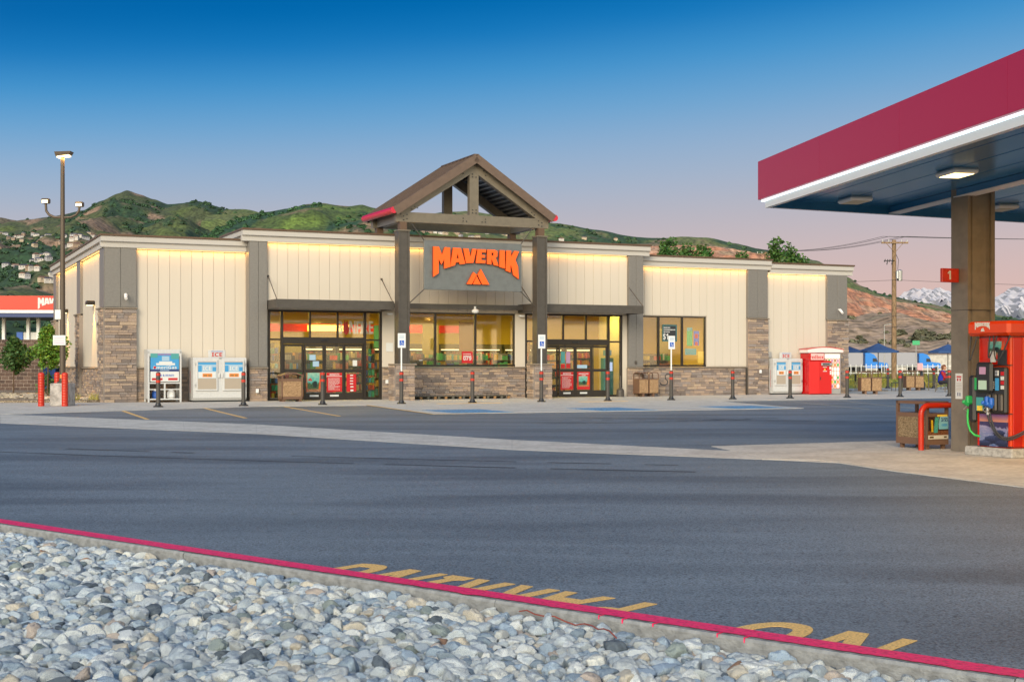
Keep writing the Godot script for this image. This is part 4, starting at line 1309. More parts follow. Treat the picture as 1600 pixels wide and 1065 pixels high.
func interior() -> void:
	part(shop, "floor", MB.new().box(.2, -.05, -18.2, 35.05, .01, -.2).box(5.54, -.05, -.2, 23.16, .011, .4), M.inner_floor)
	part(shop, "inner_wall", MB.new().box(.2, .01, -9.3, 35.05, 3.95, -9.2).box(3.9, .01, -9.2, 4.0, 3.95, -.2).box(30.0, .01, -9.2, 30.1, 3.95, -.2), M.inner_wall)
	part(shop, "inner_wall", MB.new().box(10.97, .02, .26, 11.46, 3.66, .295).box(17.04, .02, .26, 17.48, 3.66, .295), M.inner_wall)
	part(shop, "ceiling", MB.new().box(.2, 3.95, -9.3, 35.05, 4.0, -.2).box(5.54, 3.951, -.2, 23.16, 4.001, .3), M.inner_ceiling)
	for u in [6.5, 10.5, 14.5, 18.5, 22.5, 26.5]:
		for v in [-1.6, -5.2]:
			part(shop, "ceiling_light", MB.new().box(u - .9, 3.90, v - .3, u + .9, 3.945, v + .3), M.ceiling_light_glow)
			area_light("ceiling_panel_light", Transform3D(DOWN, Vector3(u, 3.88, v)), 1.8, .6, Color(1, .86, .28), 5.6, shop)
	# added red band and orange glow imitate the canopy mirrored in the glass
	part(shop, "reflection_band", MB.new().box(5.6, 2.95, -6.2, 17.2, 3.30, -6.0), M.print_red)
	part(shop, "reflection_glow_panel", MB.new().box(9.6, 2.98, -5.99, 11.6, 3.26, -5.97), glow("reflection_glow", Color(1, .25, .04), .25))
	for q in [[11.9, 2.2, 13.4, 3.2, M.print_teal], [14.2, 1.9, 15.0, 3.3, mat("board_olive", Color(.20, .16, .02), .7)], [16.0, 1.6, 16.7, 3.4, mat("board_brown", Color(.14, .07, .02), .7)], [24.0, 1.4, 24.9, 2.5, M.board_brown], [26.6, 1.4, 27.3, 3.2, M.board_olive], [7.4, 1.2, 8.6, 2.4, M.board_olive], [18.9, 1.2, 19.6, 2.6, M.board_brown]]:
		part(shop, "added_board", MB.new().box(q[0], q[1], -3.4, q[2], q[3], -3.36), q[4])  # boards added behind the glass; the teal one imitates the mirrored canopy soffit
	part(shop, "counter", MB.new().cbox(11.6, .01, -1.3, 16.6, 1.45, -.7, .03), mat("counter_green", Color(.02, .10, .06), .5))
	# chilled cabinets along the back wall, lit from inside
	for i in 12:
		var x := 5.6 + i * 1.75
		var cb := thing("drinks_cooler", "lit glass door drinks cooler along the back wall, %s counted from the left entrance" % ["first", "second", "third", "fourth", "fifth", "sixth", "seventh", "eighth", "ninth", "tenth", "eleventh", "twelfth"][i], "cooler", at(x, .012, -8.7), "coolers along the store's back wall")
		part(cb, "case", MB.new().box(-.8, 0, -.45, .8, 2.35, -.35).box(-.82, 0, -.45, -.76, 2.35, .3).box(.76, 0, -.45, .82, 2.35, .3).box(-.82, 2.2, -.45, .82, 2.45, .3).box(-.82, 0, -.45, .82, .15, .3), M.shelf)
		part(cb, "cooler_light_glow", MB.new().box(-.7, 2.14, .18, .7, 2.19, .24), M.ceiling_light_glow)
		var gd := MB.new()
		var r := RandomNumberGenerator.new()
		r.seed = 400 + i
		var tone: Array = [[Color(.55, .03, .02), Color(.6, .5, .4)], [Color(.02, .2, .45), Color(.5, .55, .6)], [Color(.03, .35, .08), Color(.6, .5, .05)], [Color(.6, .3, .02), Color(.5, .05, .02)]][i % 4]
		for lv in 5:
			var xx := -.72
			while xx < .66:
				gd.col = tone[r.randi() % 2] * r.randf_range(.35, 1.0)
				gd.box(xx, .2 + lv * .39, -.2, xx + .085, .2 + lv * .39 + r.randf_range(.2, .31), .1)
				xx += .105
		tag(part(cb, "goods", gd, M.goods), "", "", "", "stuff")
	# shelving inside, full of goods
	var pal := [Color(.6, .05, .03), Color(.62, .38, .04), Color(.04, .28, .10), Color(.05, .16, .42), Color(.6, .55, .42), Color(.08, .38, .36), Color(.45, .12, .05), Color(.7, .5, .1), Color(.03, .03, .03), Color(.1, .45, .12), Color(.55, .25, .05)]
	var kit := []
	for s in 3:
		var mb := MB.new(); var bd := MB.new()
		var r := RandomNumberGenerator.new()
		r.seed = 50 + s
		bd.box(-1.25, 0, -.06, 1.25, 1.95, .0)
		for lv in 5:
			bd.box(-1.25, .1 + lv * .38, 0, 1.25, .13 + lv * .38, .42)
			var x := -1.22
			while x < 1.15:
				var w := r.randf_range(.05, .13); var c: Color = pal[r.randi() % pal.size()] * .7
				var h := r.randf_range(.18, .32)
				for q in r.randi_range(1, 3):
					if x + w > 1.22: break
					mb.col = c * r.randf_range(.8, 1.2)
					mb.box(x, .13 + lv * .38, .05, x + w - .015, .13 + lv * .38 + h, .38)
					x += w
		kit.append([bd.mesh(), mb.mesh()])
	var where := [["by the left entrance", 7.0, -1.5], ["behind the left entrance doors", 9.2, -2.6], ["deep behind the left entrance", 8.2, -5.0], ["behind the middle window", 12.4, -1.9], ["right behind the middle window", 15.6, -2.2], ["left behind the right entrance", 18.4, -2.0], ["behind the right entrance doors", 20.4, -3.2], ["behind the last window", 25.2, -2.4], ["deep behind the right entrance", 21.0, -5.6], ["deep behind the middle window", 13.4, -4.6]]
	for i in where.size():
		var w = where[i]
		var o := thing("goods_shelf", "shelf of bright packaged goods inside the store, %s" % w[0], "shelf", at(w[1], .01, w[2], rng.randf_range(-.15, .15)), "shelves inside the store")
		part(o, "rack", kit[i % 3][0], M.shelf)
		tag(part(o, "goods", kit[i % 3][1], M.goods), "", "", "", "stuff")
	# garlands of goods close to the side glass of the left entrance, and tall banners
	for q in [[6.44, .2, "left"], [10.55, .2, "right"]]:
		var mb := MB.new(); var st := MB.new()
		var r := RandomNumberGenerator.new()
		r.seed = 70 + int(q[0])
		for lv in 7:
			for k in 3:
				mb.col = [Color(.02, .25, .12), Color(.03, .10, .25), Color(.04, .30, .30), Color(.35, .05, .03), Color(.01, .02, .02), Color(.5, .4, .05)][r.randi() % 6]
				mb.cbox(-.2 + k * .14, .1 + lv * .3, -.05, -.08 + k * .14, .36 + lv * .3 - r.randf() * .08, .05, .02)
			st.box(-.25, .08 + lv * .3, -.08, .25, .10 + lv * .3, .08)
		st.box(-.26, 0, -.08, -.24, 2.2, -.04).box(.24, 0, -.08, .26, 2.2, -.04)
		var o := thing("display_rack", "tall rack of small goods behind the %s side glass of the left entrance" % q[2], "rack", at(q[0], .01, -.15 + q[1]), "display racks at the glass")
		part(o, "rack", st, M.shelf)
		tag(part(o, "goods", mb, M.goods), "", "", "", "stuff")
	var kio := thing("service_kiosk", "teal kiosk with a lit blue screen behind the right side glass of the right entrance", "kiosk", at(22.0, .01, -.25))
	part(kio, "cabinet", MB.new().cbox(-.25, 0, -.2, .25, 1.75, .15, .03), mat("kiosk_teal", Color(.02, .14, .14), .5))
	part(kio, "screen", MB.new().box(-.18, 1.15, .15, .18, 1.55, .16), glow("blue_screen_glow", Color(.05, .35, .95), .3))
	part(kio, "screen", MB.new().box(-.16, 1.85, -.1, .16, 2.1, .1), M.print_sky)

# the arched word and the peak badge, as outlines on a 1435 x 735 board (y down)
const WORD := [[[115, 92], [195, 93], [240, 215], [280, 96], [357, 100], [360, 388], [272, 417], [270, 280], [232, 358], [192, 275], [192, 488], [115, 545]],
	[[400, 99], [457, 101], [465, 183], [450, 258], [467, 257], [467, 316], [435, 323], [428, 362], [360, 384]],
	[[457, 101], [512, 102], [578, 334], [497, 346], [485, 313], [467, 316], [467, 257], [482, 255], [465, 183]],
	[[547, 104], [624, 106], [652, 226], [682, 106], [742, 107], [695, 316], [588, 325]],
	[[756, 108], [880, 108], [880, 155], [815, 155], [815, 192], [865, 193], [865, 236], [813, 234], [812, 270], [872, 272], [870, 320], [730, 317]],
	[[900, 108], [963, 108], [960, 334], [895, 326]],
	[[963, 108], [1010, 108], [1050, 130], [1050, 205], [1025, 228], [1068, 352], [998, 343], [963, 242], [963, 198], [992, 195], [992, 155], [963, 153]],
	[[1085, 110], [1160, 110], [1165, 388], [1080, 368]],
	[[1185, 110], [1255, 111], [1255, 204], [1305, 113], [1375, 118], [1320, 251], [1360, 355], [1370, 543], [1290, 484], [1260, 356], [1245, 326], [1245, 446], [1175, 418]]]
const PEAKS := [[[695, 455], [745, 495], [672, 640], [600, 640]], [[742, 515], [805, 640], [688, 640]], [[805, 405], [930, 640], [825, 640], [755, 492]]]

func outline(a: Array, k: float) -> PackedVector2Array:
	var p := PackedVector2Array()
	for q in a: p.append(Vector2((q[0] - 717.5) * k, (367.5 - q[1]) * k))
	return p

func logo(par: Node, xf: Transform3D, w: float, m: Material, depth: float) -> void:
	var k := w / 330.0
	var mb := MB.new()
	for a in PEAKS:
		var p := outline(a, k)
		for i in p.size(): p[i] -= Vector2(45 * k, -155 * k)
		mb.prism(p, 0, depth)
	part(par, "badge", mb, m, xf)

func wordmark(par: Node, xf: Transform3D, w: float, m: Material, depth: float, badge := true, side: Material = null) -> void:
	var k := w / 1435.0
	var n := 0
	var list := WORD + PEAKS if badge else WORD
	var i := 0
	while i < list.size():
		var mb := MB.new(); var sd := MB.new()
		var many := 2 if i in [1, 5] else 1
		for j in many:
			var p := outline(list[i + j], k)
			if side:
				mb.prism(p, depth - .012, depth); sd.prism(p, 0, depth - .013)
			else: mb.prism(p, 0, depth)
		var o := part(par, "letter" if i < WORD.size() else "badge_piece", mb, m, xf)
		if side: part(o, "letter_side", sd, side)
		i += many

# printed pictures, computed pixel by pixel
func picture(nm: String, f: Callable) -> StandardMaterial3D:
	if M.has(nm): return M[nm]
	var n := 96
	var im := Image.create(n, n, false, Image.FORMAT_RGB8)
	for y in n:
		for x in n: im.set_pixel(x, y, f.call((x + .5) / n, (y + .5) / n))
	var m := mat(nm, Color.WHITE, .4)
	m.albedo_color = Color(.86, .86, .86)
	m.albedo_texture = ImageTexture.create_from_image(im)
	return m

var pn := FastNoiseLite.new()

func lake(x: float, y: float) -> Color:
	pn.frequency = 1.0
	var c: Color
	if y < .24: c = Color(.45, .30, .55).lerp(Color(.95, .62, .48), y / .24)
	elif y < .36 + .05 * pn.get_noise_1d(x * 6) + .08 * x: c = Color(.28, .24, .42).lerp(Color(.20, .20, .38), pn.get_noise_2d(x * 9, y * 20))
	else:
		c = Color(.62, .58, .74).lerp(Color(.36, .46, .66), (y - .36) / .6)
		c = c.lerp(Color(.85, .78, .82), clampf(pn.get_noise_2d(x * 5, y * 34) * 1.2, 0, .6))
	for r in [[.72, .60, .20, .11], [.50, .80, .34, .13], [.15, .92, .26, .10], [.85, .90, .25, .12]]:
		var d := Vector2((x - r[0]) / r[2], (y - r[1]) / r[3]).length() + .35 * pn.get_noise_2d(x * 12 + r[0] * 50, y * 12)
		if d < 1.0: c = Color(.10, .13, .26).lerp(Color(.30, .36, .56), clampf((r[1] - y) / r[3] * .6 + .25 + .4 * pn.get_noise_2d(x * 20, y * 20), 0, 1))
	return c

func hiker(x: float, y: float) -> Color:
	pn.frequency = 1.0
	var c := Color(.62, .78, .70).lerp(Color(.16, .62, .60), clampf(y * 1.2 + pn.get_noise_2d(x * 5, y * 5) * .5, 0, 1))
	if y > .55 + .12 * pn.get_noise_1d(x * 7): c = Color(.36, .50, .30).lerp(Color(.12, .25, .18), clampf(.5 + pn.get_noise_2d(x * 11, y * 11), 0, 1))
	if Vector2((x - .55) / .15, (y - .60) / .17).length() + .3 * pn.get_noise_2d(x * 14, y * 14) < 1: c = Color(.05, .16, .15)
	if x > .86 - .12 * y * y + .03 * pn.get_noise_1d(y * 9) and y < .85: c = Color(.85, .25, .06).lerp(Color(.95, .42, .12), y)
	if y > .85 + .03 * pn.get_noise_1d(x * 9): c = Color(.45, .28, .18).lerp(Color(.92, .66, .48), clampf(.5 + 1.4 * pn.get_noise_2d(x * 22, y * 12), 0, 1))
	if x < .06: c = c.lerp(Color(.80, .30, .20), .8)
	return c

func drinks(x: float, y: float) -> Color:
	pn.frequency = 1.0
	var c := Color(.34, .20, .13).lerp(Color(.16, .08, .06), clampf(.5 + pn.get_noise_2d(x * 8, y * 8), 0, 1))
	if y > .62: c = Color(.42, .24, .14).lerp(Color(.70, .46, .28), clampf(pn.get_noise_2d(x * 12, y * 10) + .3, 0, 1))
	if absf(x - .20 - .05 * (y - .5)) < .05 and y > .15 and y < .68: c = Color(.90, .72, .15)
	if absf(x - .40 + .10 * (y - .4)) < .10 and y > .02 and y < .72: c = Color(.20, .62, .58).lerp(Color(.75, .85, .60), clampf(pn.get_noise_2d(x * 20, y * 20) * 2, 0, 1))
	if x > .58 - .18 * y and x < 1 and y < .56 and x > .52: c = Color(.62, .82, .84).lerp(Color(.45, .76, .82), y)
	if y > .82: c = Color(.88, .84, .76)
	if y > .87 and y < .95 and (absf(x - .17) < .10 or absf(x - .85) < .07): c = Color(.40, .30, .12)
	return c

# ---------------------------------------------------------------- gabled portico and its sign
func portico() -> void:
	var o := thing("entrance_portico", "brown steel gabled portico on two stone piers before the store's middle window", "portico", SITE)
	var c := 14.3
	var vf := 2.62; var vb := -1.05
	var eh := 7.66; var ah := 10.02; var hw := 3.58
	for u in [10.95, 17.13]:
		ledge(o, wp(u - .16, 0, 2.58), .80, 1.43); ledge(o, Transform3D(Basis(Vector3(0, 0, 1), Vector3.UP, Vector3(-1, 0, 0)), Vector3(u - .16, 0, 1.98)), .60, 1.43)
		part(o, "pier", MB.new().box(u - .15, 0, 1.96, u + .63, 1.43, 2.57), M.mortar)
		part(o, "pier_cap", MB.new().cbox(u - .24, 1.43, 1.9, u + .72, 1.50, 2.70, .015), M.stone_cap)
		# box post with proud flanges
		var p := MB.new().box(u + .02, 1.50, 2.06, u + .46, 6.84, 2.46)
		part(o, "post", p, M.steel)
		for x in [u, u + .40]: part(o, "flange", MB.new().box(x, 1.501, 2.03, x + .08, 6.84, 2.49), M.steel)
		part(o, "post_cap", MB.new().box(u - .03, 6.84, 2.0, u + .51, 6.89, 2.52), M.steel_light)
		part(o, "neck", MB.new().box(u + .10, 6.89, 2.1, u + .38, 7.22, 2.42), M.coping)
		part(o, "rear_post", MB.new().box(u + .1, 5.9, -.75, u + .38, 7.22, -.45), M.coping)
	for v in [2.12, -.75]:
		var m: Material = M.steel_light
		part(o, "bottom_chord", MB.new().box(c - 3.42, 7.22, v, c + 3.42, 7.62, v + .26), m)
		part(o, "king_post", MB.new().box(c - .20, 7.62, v + .01, c + .20, 9.55, v + .25), m)
		for s in [-1.0, 1.0]:
			var a := Vector2(3.42, 7.62); var d := (Vector2(0, ah - .26) - Vector2(hw, eh - .26)).normalized()
			var nn := Vector2(-d.y, d.x)
			var q := PackedVector2Array([Vector2(3.42, 7.60), Vector2(2.85, 7.60), Vector2(0.0, 9.42), Vector2(0.0, 9.86), Vector2(3.42, 7.62)])
			var pp := PackedVector2Array()
			for t in q: pp.append(Vector2(c + s * t.x, t.y))
			part(o, "top_chord", MB.new().prism(pp, v + .002, v + .258), m)
	# lengthwise beams at the eaves
	for s in [-1.0, 1.0]:
		part(o, "eave_beam", MB.new().box(c + s * 3.1 - .14, 7.24, -.49, c + s * 3.1 + .14, 7.60, 2.12), M.grey_metal)
	# bolts on the joints
	var bolt := MB.new().cyl(Vector3.ZERO, Vector3(0, 0, .03), .026, .022, 6).mesh()
	for q in [[-3.1, 7.45], [-2.95, 7.35], [-3.1, 7.30], [-2.95, 7.52], [-3.22, 7.52], [-2.75, 7.74], [-2.62, 7.86], [-2.5, 7.80], [3.1, 7.45], [2.95, 7.35], [3.1, 7.30], [2.95, 7.52], [2.75, 7.76], [2.62, 7.86], [-.08, 7.72], [.08, 7.72], [-.08, 7.84], [.08, 7.84], [-.5, 7.36], [-.35, 7.36], [-.5, 7.48], [.5, 7.36], [.35, 7.36], [.5, 7.48], [-.08, 9.2], [.08, 9.2], [-.08, 9.32], [-.55, 9.42], [-.43, 9.48], [-.5, 9.32], [.55, 9.42], [.43, 9.48], [.5, 9.3]]:
		part(o, "bolt", bolt, M.print_dark, wp(c + q[0], q[1], 2.38))
	# roof: pans with standing seams, purlins below
	for s in [-1.0, 1.0]:
		var e := Vector3(c + s * hw, eh, 0); var a := Vector3(c, ah, 0)
		var d := (a - e).normalized()
		var up := Vector3(-d.y * s, d.x * s, 0) if false else Vector3(s * absf(d.y), absf(d.x), 0)
		var n := 9
		var w := (vf - vb) / n
		for i in n:
			var z0 := vb + w * i + .004; var z1 := vb + w * (i + 1) - .004
			var P := []
			for t in [0.0, .07]:
				for r in [[e, z0], [a, z0], [a, z1], [e, z1]]: P.append(r[0] + Vector3(0, 0, r[1]) + up * t)
			part(o, "roof_pan", MB.new().hexa(P), M.roof_metal)
		for i in n + 1:
			var z := vb + w * i
			part(o, "roof_seam", MB.new().beam(e + Vector3(0, 0, z) + up * .085, a + Vector3(0, 0, z) + up * .085, .025, .05, up), M.roof_metal)
		# verge boards
		for z in [vf + .02, vb - .02]:
			part(o, "verge_board", MB.new().beam(e + Vector3(0, 0, z) - up * .06, a + Vector3(0, 0, z) - up * .06 - d * .0, .06, .34, up), M.roof_metal)
		part(o, "deck", MB.new().beam(e.lerp(a, .5) + Vector3(0, 0, vb + .05) - up * .03, e.lerp(a, .5) + Vector3(0, 0, vf - .05) - up * .03, (a - e).length() - .1, .04, up), M.deck)
		for i in 17:
			var p := e.lerp(a, (i + .8) / 17.6)
			part(o, "purlin", MB.new().beam(p + Vector3(0, 0, vb + .06) - up * .075, p + Vector3(0, 0, vf - .06) - up * .075, .07, .05, up), M.galvanised)
		part(o, "eave_roll", MB.new().cyl(e + Vector3(s * .02, -.01, vb - .05), e + Vector3(s * .02, -.01, vf + .04), .135, .135, 16), M.gutter_red)
	part(o, "ridge_cap", MB.new().beam(Vector3(c, ah + .08, vb - .03), Vector3(c, ah + .08, vf + .03), .22, .04), M.roof_metal)
	# sign board with the store's name
	var sg := thing("store_sign", "grey board with raised orange lettering hung in the portico", "sign", SITE * wp(14.27, 5.51, 2.30))
	part(sg, "board", MB.new().cbox(-2.19, -1.0, 0, 2.19, 1.0, .10, .012), M.sign_grey)
	wordmark(sg, Transform3D(Basis.from_scale(Vector3(1, .893, 1)), Vector3(0, 0, .10)), 4.38, M.sign_orange_glow, .13, true, M.orange_side)
	for q in [[-2.14, .96, -2.75, 1.72], [2.14, .96, 2.75, 1.72], [-2.14, -.96, -2.86, -1.62], [2.14, -.96, 2.86, -1.62]]:
		part(sg, "tie_rod", MB.new().cyl(Vector3(q[0], q[1], .05), Vector3(q[2], q[3], .02), .022, .022, 8).ball(Vector3(q[0], q[1], .05), .05, 6, 4), M.steel)

# ---------------------------------------------------------------- fuel canopy
func fuel_canopy() -> void:
	var C := Vector3(4.70, 0, -24.67)
	var A := Vector3(.167, 0, .986)         # along the near fascia, towards the road
	var B := SITE.basis.x                   # along the end fascia
	var LA := 23.0; var LB := 34.0
	var o := thing("fuel_canopy", "large red fascia fuel station canopy with a glowing white edge over the pumps", "canopy", Transform3D.IDENTITY)
	var P := func(a: float, b: float, y: float) -> Vector3: return C + A * a + B * b + Vector3.UP * y
	var hex := func(a0: float, a1: float, b0: float, b1: float, y0: float, y1: float) -> MB:
		return MB.new().hexa([P.call(a0, b0, y0), P.call(a1, b0, y0), P.call(a1, b1, y0), P.call(a0, b1, y0), P.call(a0, b0, y1), P.call(a1, b0, y1), P.call(a1, b1, y1), P.call(a0, b1, y1)])
	# fascia panels, each between joints
	var n := 8
	for i in n:
		var w := (LA + .12) / n
		part(o, "fascia_panel", hex.call(-.12 + w * i + .002, -.12 + w * (i + 1) - .002, -.14, -.06, 4.555, 5.26), M.fascia_red)
		part(o, "fascia_panel", hex.call(-.12 + w * i + .002, -.12 + w * (i + 1) - .002, LB + .06, LB + .14, 4.555, 5.26), M.fascia_red)
	for i in 12:
		var w := (LB + .12) / 12
		part(o, "fascia_panel", hex.call(-.14, -.06, -.055 + w * i + .002, -.055 + w * (i + 1) - .006, 4.555, 5.26), M.fascia_red)
	part(o, "roof", hex.call(-.06, LA, -.06, LB + .06, 5.1, 5.18), M.membrane)
	# white band set back under the red, with the light line along its top
	part(o, "white_band", hex.call(0, LA, -.03, .06, 4.40, 4.515), M.canopy_white)
	part(o, "white_band", hex.call(-.0, .06, .06, LB, 4.40, 4.515), M.canopy_white)
	part(o, "edge_light", hex.call(-.02, LA, -.085, -.031, 4.518, 4.55), M.white_led_glow)
	part(o, "edge_light", hex.call(-.085, -.021, -.085, LB, 4.518, 4.55), M.white_led_glow)
	area_light("edge_glow", Transform3D(Basis(-A, Vector3.UP, (-A).cross(Vector3.UP)), P.call(LA / 2, -.15, 4.535)), LA, .03, Color(.85, .95, 1), .7, o)
	# soffit in long metal strips
	var ns := 96
	for i in ns:
		var w := (LB - .12) / ns
		part(o, "soffit_strip", hex.call(.06, LA, .06 + w * i + .004, .06 + w * (i + 1) - .004, 4.545 + (.004 if i % 2 else 0.0), 4.57), M.soffit)
	part(o, "soffit_void", hex.call(.05, LA, .05, LB, 4.58, 4.60), M.print_dark)
	part(o, "inner_edge", hex.call(.06, .09, .07, LB, 4.402, 4.558), M.soffit_edge)
	part(o, "inner_edge", hex.call(.09, LA, .061, .09, 4.43, 4.558), M.soffit_edge)
	# beam along the column line
	part(o, "drop_beam", hex.call(.09, LA, 2.82, 3.05, 4.43, 4.542), M.soffit_edge)
	part(o, "beam_flange", hex.call(.09, LA, 2.80, 3.07, 4.415, 4.43), M.canopy_white)
	# flat lamps
	var spots := [[6.25, -24.33, 0.0], [6.93, -20.82, 1.0], [9.35, -25.53, 0.0], [7.6, -17.3, 1.0], [12.4, -23.0, 1.0], [12.0, -17.5, 1.0], [9.9, -20.2, 1.0], [19.0, -26.0, 1.0], [25.0, -28.0, 1.0], [22.0, -20.0, 1.0]]
	for q in spots:
		var x := Transform3D(Basis(A, Vector3.UP, A.cross(Vector3.UP)), Vector3(q[0], 4.545, q[1]))
		part(o, "canopy_lamp", MB.new().cbox(-.30, -.085, -.22, .30, 0, .22, .03), M.canopy_white, x)
		part(o, "lamp_lens_glow", MB.new().box(-.24, -.092, -.16, .24, -.086, .16), M.warm_lamp_glow if q[2] > 0 else mat("lens_dim", Color(.6, .5, .3), .4), x)
		if q[2] > 0: area_light("canopy_lamp_light", x * Transform3D(DOWN, Vector3(0, -.10, 0)), .48, .32, Color(1, .74, .30), 1.9, o)
	# column with two flanges
	var S := SITE.affine_inverse()
	var col := Node3D.new()
	var cm := part(o, "column", MB.new().box(9.37, .012, 35.22, 9.42, 4.56, 35.62).box(9.42, .012, 35.23, 9.96, 4.558, 35.60), M.column_grey, SITE)
	part(cm, "cladding", MB.new().box(9.47, .012, 35.60, 9.78, 4.55, 35.625), M.column_grey)
	part(cm, "cladding", MB.new().box(9.88, .012, 35.60, 9.965, 4.55, 35.64), M.column_grey)
	part(cm, "joint", MB.new().box(9.365, 2.45, 35.215, 9.968, 2.46, 35.645), M.steel)
	col.free()
	for q in [[9.4, 47.2], [20.4, 36.5], [20.4, 47.2], [31.4, 36.5], [31.4, 47.2]]: part(o, "column", MB.new().box(q[0], .012, q[1], q[0] + .55, 4.56, q[1] + .4), M.column_grey, SITE)
	# pump number flag
	part(o, "number_flag", MB.new().cbox(8.99, 2.93, 35.36, 9.365, 3.17, 35.42, .008), M.post_red, SITE)
	words(o, "number", "1", .15, M.print_white, SITE * wp(9.15, 3.05, 35.422), .004)
	# safety notice on the column
	var nt := part(o, "safety_notice", MB.new().box(0, 0, 0, .004, .44, .17), M.print_white, SITE * wp(9.364, .92, 35.33))
	part(nt, "print", MB.new().box(-.002, .37, .03, 0, .395, .14).box(-.002, .31, .04, 0, .355, .07).box(-.002, .31, .10, 0, .355, .13), M.print_red)
	part(nt, "print", MB.new().box(-.002, .05, .05, 0, .11, .07).box(-.002, .05, .10, 0, .11, .12), M.print_navy)
	for i in 6: part(nt, "print", MB.new().box(-.002, .14 + i * .025, .02, 0, .148 + i * .025, .15), M.tan_panel)

func pump_island() -> void:
	struct("pump_plinth", MB.new().cbox(8.93, .0, 36.0, 10.1, .155, 37.06, .02), mat("plinth", Color(.47, .45, .42), .9, 0.0, M.kerb_concrete.albedo_texture, Vector3(1, 1, 1)), self).transform = SITE
	var o := thing("fuel_pump", "tall orange fuel dispenser with looping black hoses, blue and green nozzles", "fuel pump", SITE * wp(9.0, .155, 36.22))
	# body: x runs away from the lane face, z along the island; lane face at x = 0
	part(o, "body", MB.new().cbox(.03, 0, 0, .78, 1.84, .72, .02), M.pump_orange)
	part(o, "topper", MB.new().cbox(-.10, 1.83, -.14, .90, 2.07, .80, .05), M.pump_orange)
	part(o, "upper_panel", MB.new().box(.005, 1.36, .06, .03, 1.82, .66), M.pump_red)
	part(o, "ad_panel", MB.new().box(-.001, 1.52, .24, .006, 1.74, .60), picture("ad_print", hiker))
	# seams, key pad, card slot and small labels
	for y in [.02, .555, 1.345, 1.80]: part(o, "seam", MB.new().box(.0, y, .0, .785, y + .012, .726), M.print_dark)
	for i in 4:
		for j in 3: part(o, "key", MB.new().cbox(-.085, .97 + i * .032, .385 + j * .028, -.068, .99 + i * .032, .405 + j * .028, .003), M.galvanised)
	part(o, "card_slot", MB.new().cbox(-.09, 1.17, .48, -.06, 1.27, .56, .01), M.galvanised)
	part(o, "card_slot_gap", MB.new().box(-.092, 1.215, .495, -.088, 1.225, .545), M.print_dark)
	for y in [.3, 1.5]: part(o, "lock", MB.new().cyl(Vector3(.68, y, .74), Vector3(.68, y, .76), .018, .018, 10), M.galvanised)
	part(o, "sticker", MB.new().box(-.003, 1.40, .30, .004, 1.58, .42), M.print_white)
	part(o, "sticker", MB.new().box(-.003, 1.36, .46, .004, 1.60, .66), M.print_dark)
	# dark control panel, leaning out
	var ctl := part(o, "control_panel", MB.new().cbox(-.07, .56, .02, .03, 1.32, .70, .03), M.black_plastic)
	part(ctl, "hood", MB.new().cbox(-.14, .90, .10, -.06, 1.40, .46, .05), M.black_plastic)
	part(ctl, "screen", MB.new().box(-.146, 1.20, .20, -.14, 1.32, .34), M.print_mauve)
	part(ctl, "screen", MB.new().box(-.146, .95, .18, -.14, 1.10, .36), M.screen_lit)
	part(ctl, "sticker", MB.new().box(-.075, .94, .02, -.07, 1.14, .12), M.print_green)
	part(ctl, "sticker", MB.new().box(-.075, .94, .48, -.07, 1.14, .56), M.print_sky)
	for i in 4: part(ctl, "price_label", MB.new().box(-.075, .96 + i * .075, .60, -.07, 1.02 + i * .075, .67), [M.print_white, M.print_red, M.print_white, M.print_red][i])
	part(ctl, "grade_plate", MB.new().box(-.075, .60, .06, -.07, .82, .22), M.print_teal)
	part(ctl, "grade_plate", MB.new().box(-.078, .60, .08, -.076, .68, .20), M.print_yellow)
	for i in 3: part(ctl, "nozzle_slot", MB.new().cbox(-.11, .60, .30 + i * .13, -.06, .88, .40 + i * .13, .02), M.steel)
	# lower picture panel: evening lake
	part(o, "picture_panel", MB.new().box(-.004, .02, .06, .03, .55, .66), picture("lake_print", lake))
	part(o, "trim", MB.new().box(-.006, .02, .02, .03, .56, .06), M.pump_red)
	# side panels towards the road
	part(o, "side_panel", MB.new().cbox(.06, .02, .715, .74, 1.80, .74, .01), M.pump_red)
	part(o, "side_strip", MB.new().cbox(.25, .02, .738, .5, 1.80, .755, .005), M.pump_orange)
	# maker's arch on the topper
	var arch := Transform3D(Basis(Vector3(0, 0, 1), Vector3.UP, Vector3(-1, 0, 0)), Vector3(-.102, 1.96, .22))
	wordmark(o, arch * Transform3D(Basis.from_scale(Vector3(1, 1.05, 1)), Vector3(0, .02, 0)), .38, M.print_white, .003, true)
	# hoses
	var loop := func(z0: float, z1: float, low: float, x: float) -> MB:
		var p := []
		for i in 15:
			var t := i / 14.0
			p.append(Vector3(x - .10 * sin(t * PI), 1.83 - low * sin(t * PI), lerpf(z0, z1, t)))
		return MB.new().tube(p, .011, 8)
	part(o, "hose", loop.call(.32, .48, .36, -.03), M.hose_black)
	part(o, "hose", loop.call(.42, .78, .40, -.05), M.hose_black)
	part(o, "hose", loop.call(-.10, .04, .40, -.03), M.hose_black)
	var low := func(a: Vector3, b: Vector3, sag: float, out: float) -> MB:
		var p := []
		for i in 17:
			var t := i / 16.0
			p.append(a.lerp(b, t) + Vector3(-out * sin(t * PI), -sag * sin(pow(t, .8) * PI), 0))
		return MB.new().tube(p, .014, 8)
	part(o, "hose", low.call(Vector3(-.12, .60, .34), Vector3(.25, .35, 1.0), .34, .10), M.hose_black)
	part(o, "hose", low.call(Vector3(-.12, .60, .40), Vector3(.30, .42, 1.02), .34, .14), M.hose_black)
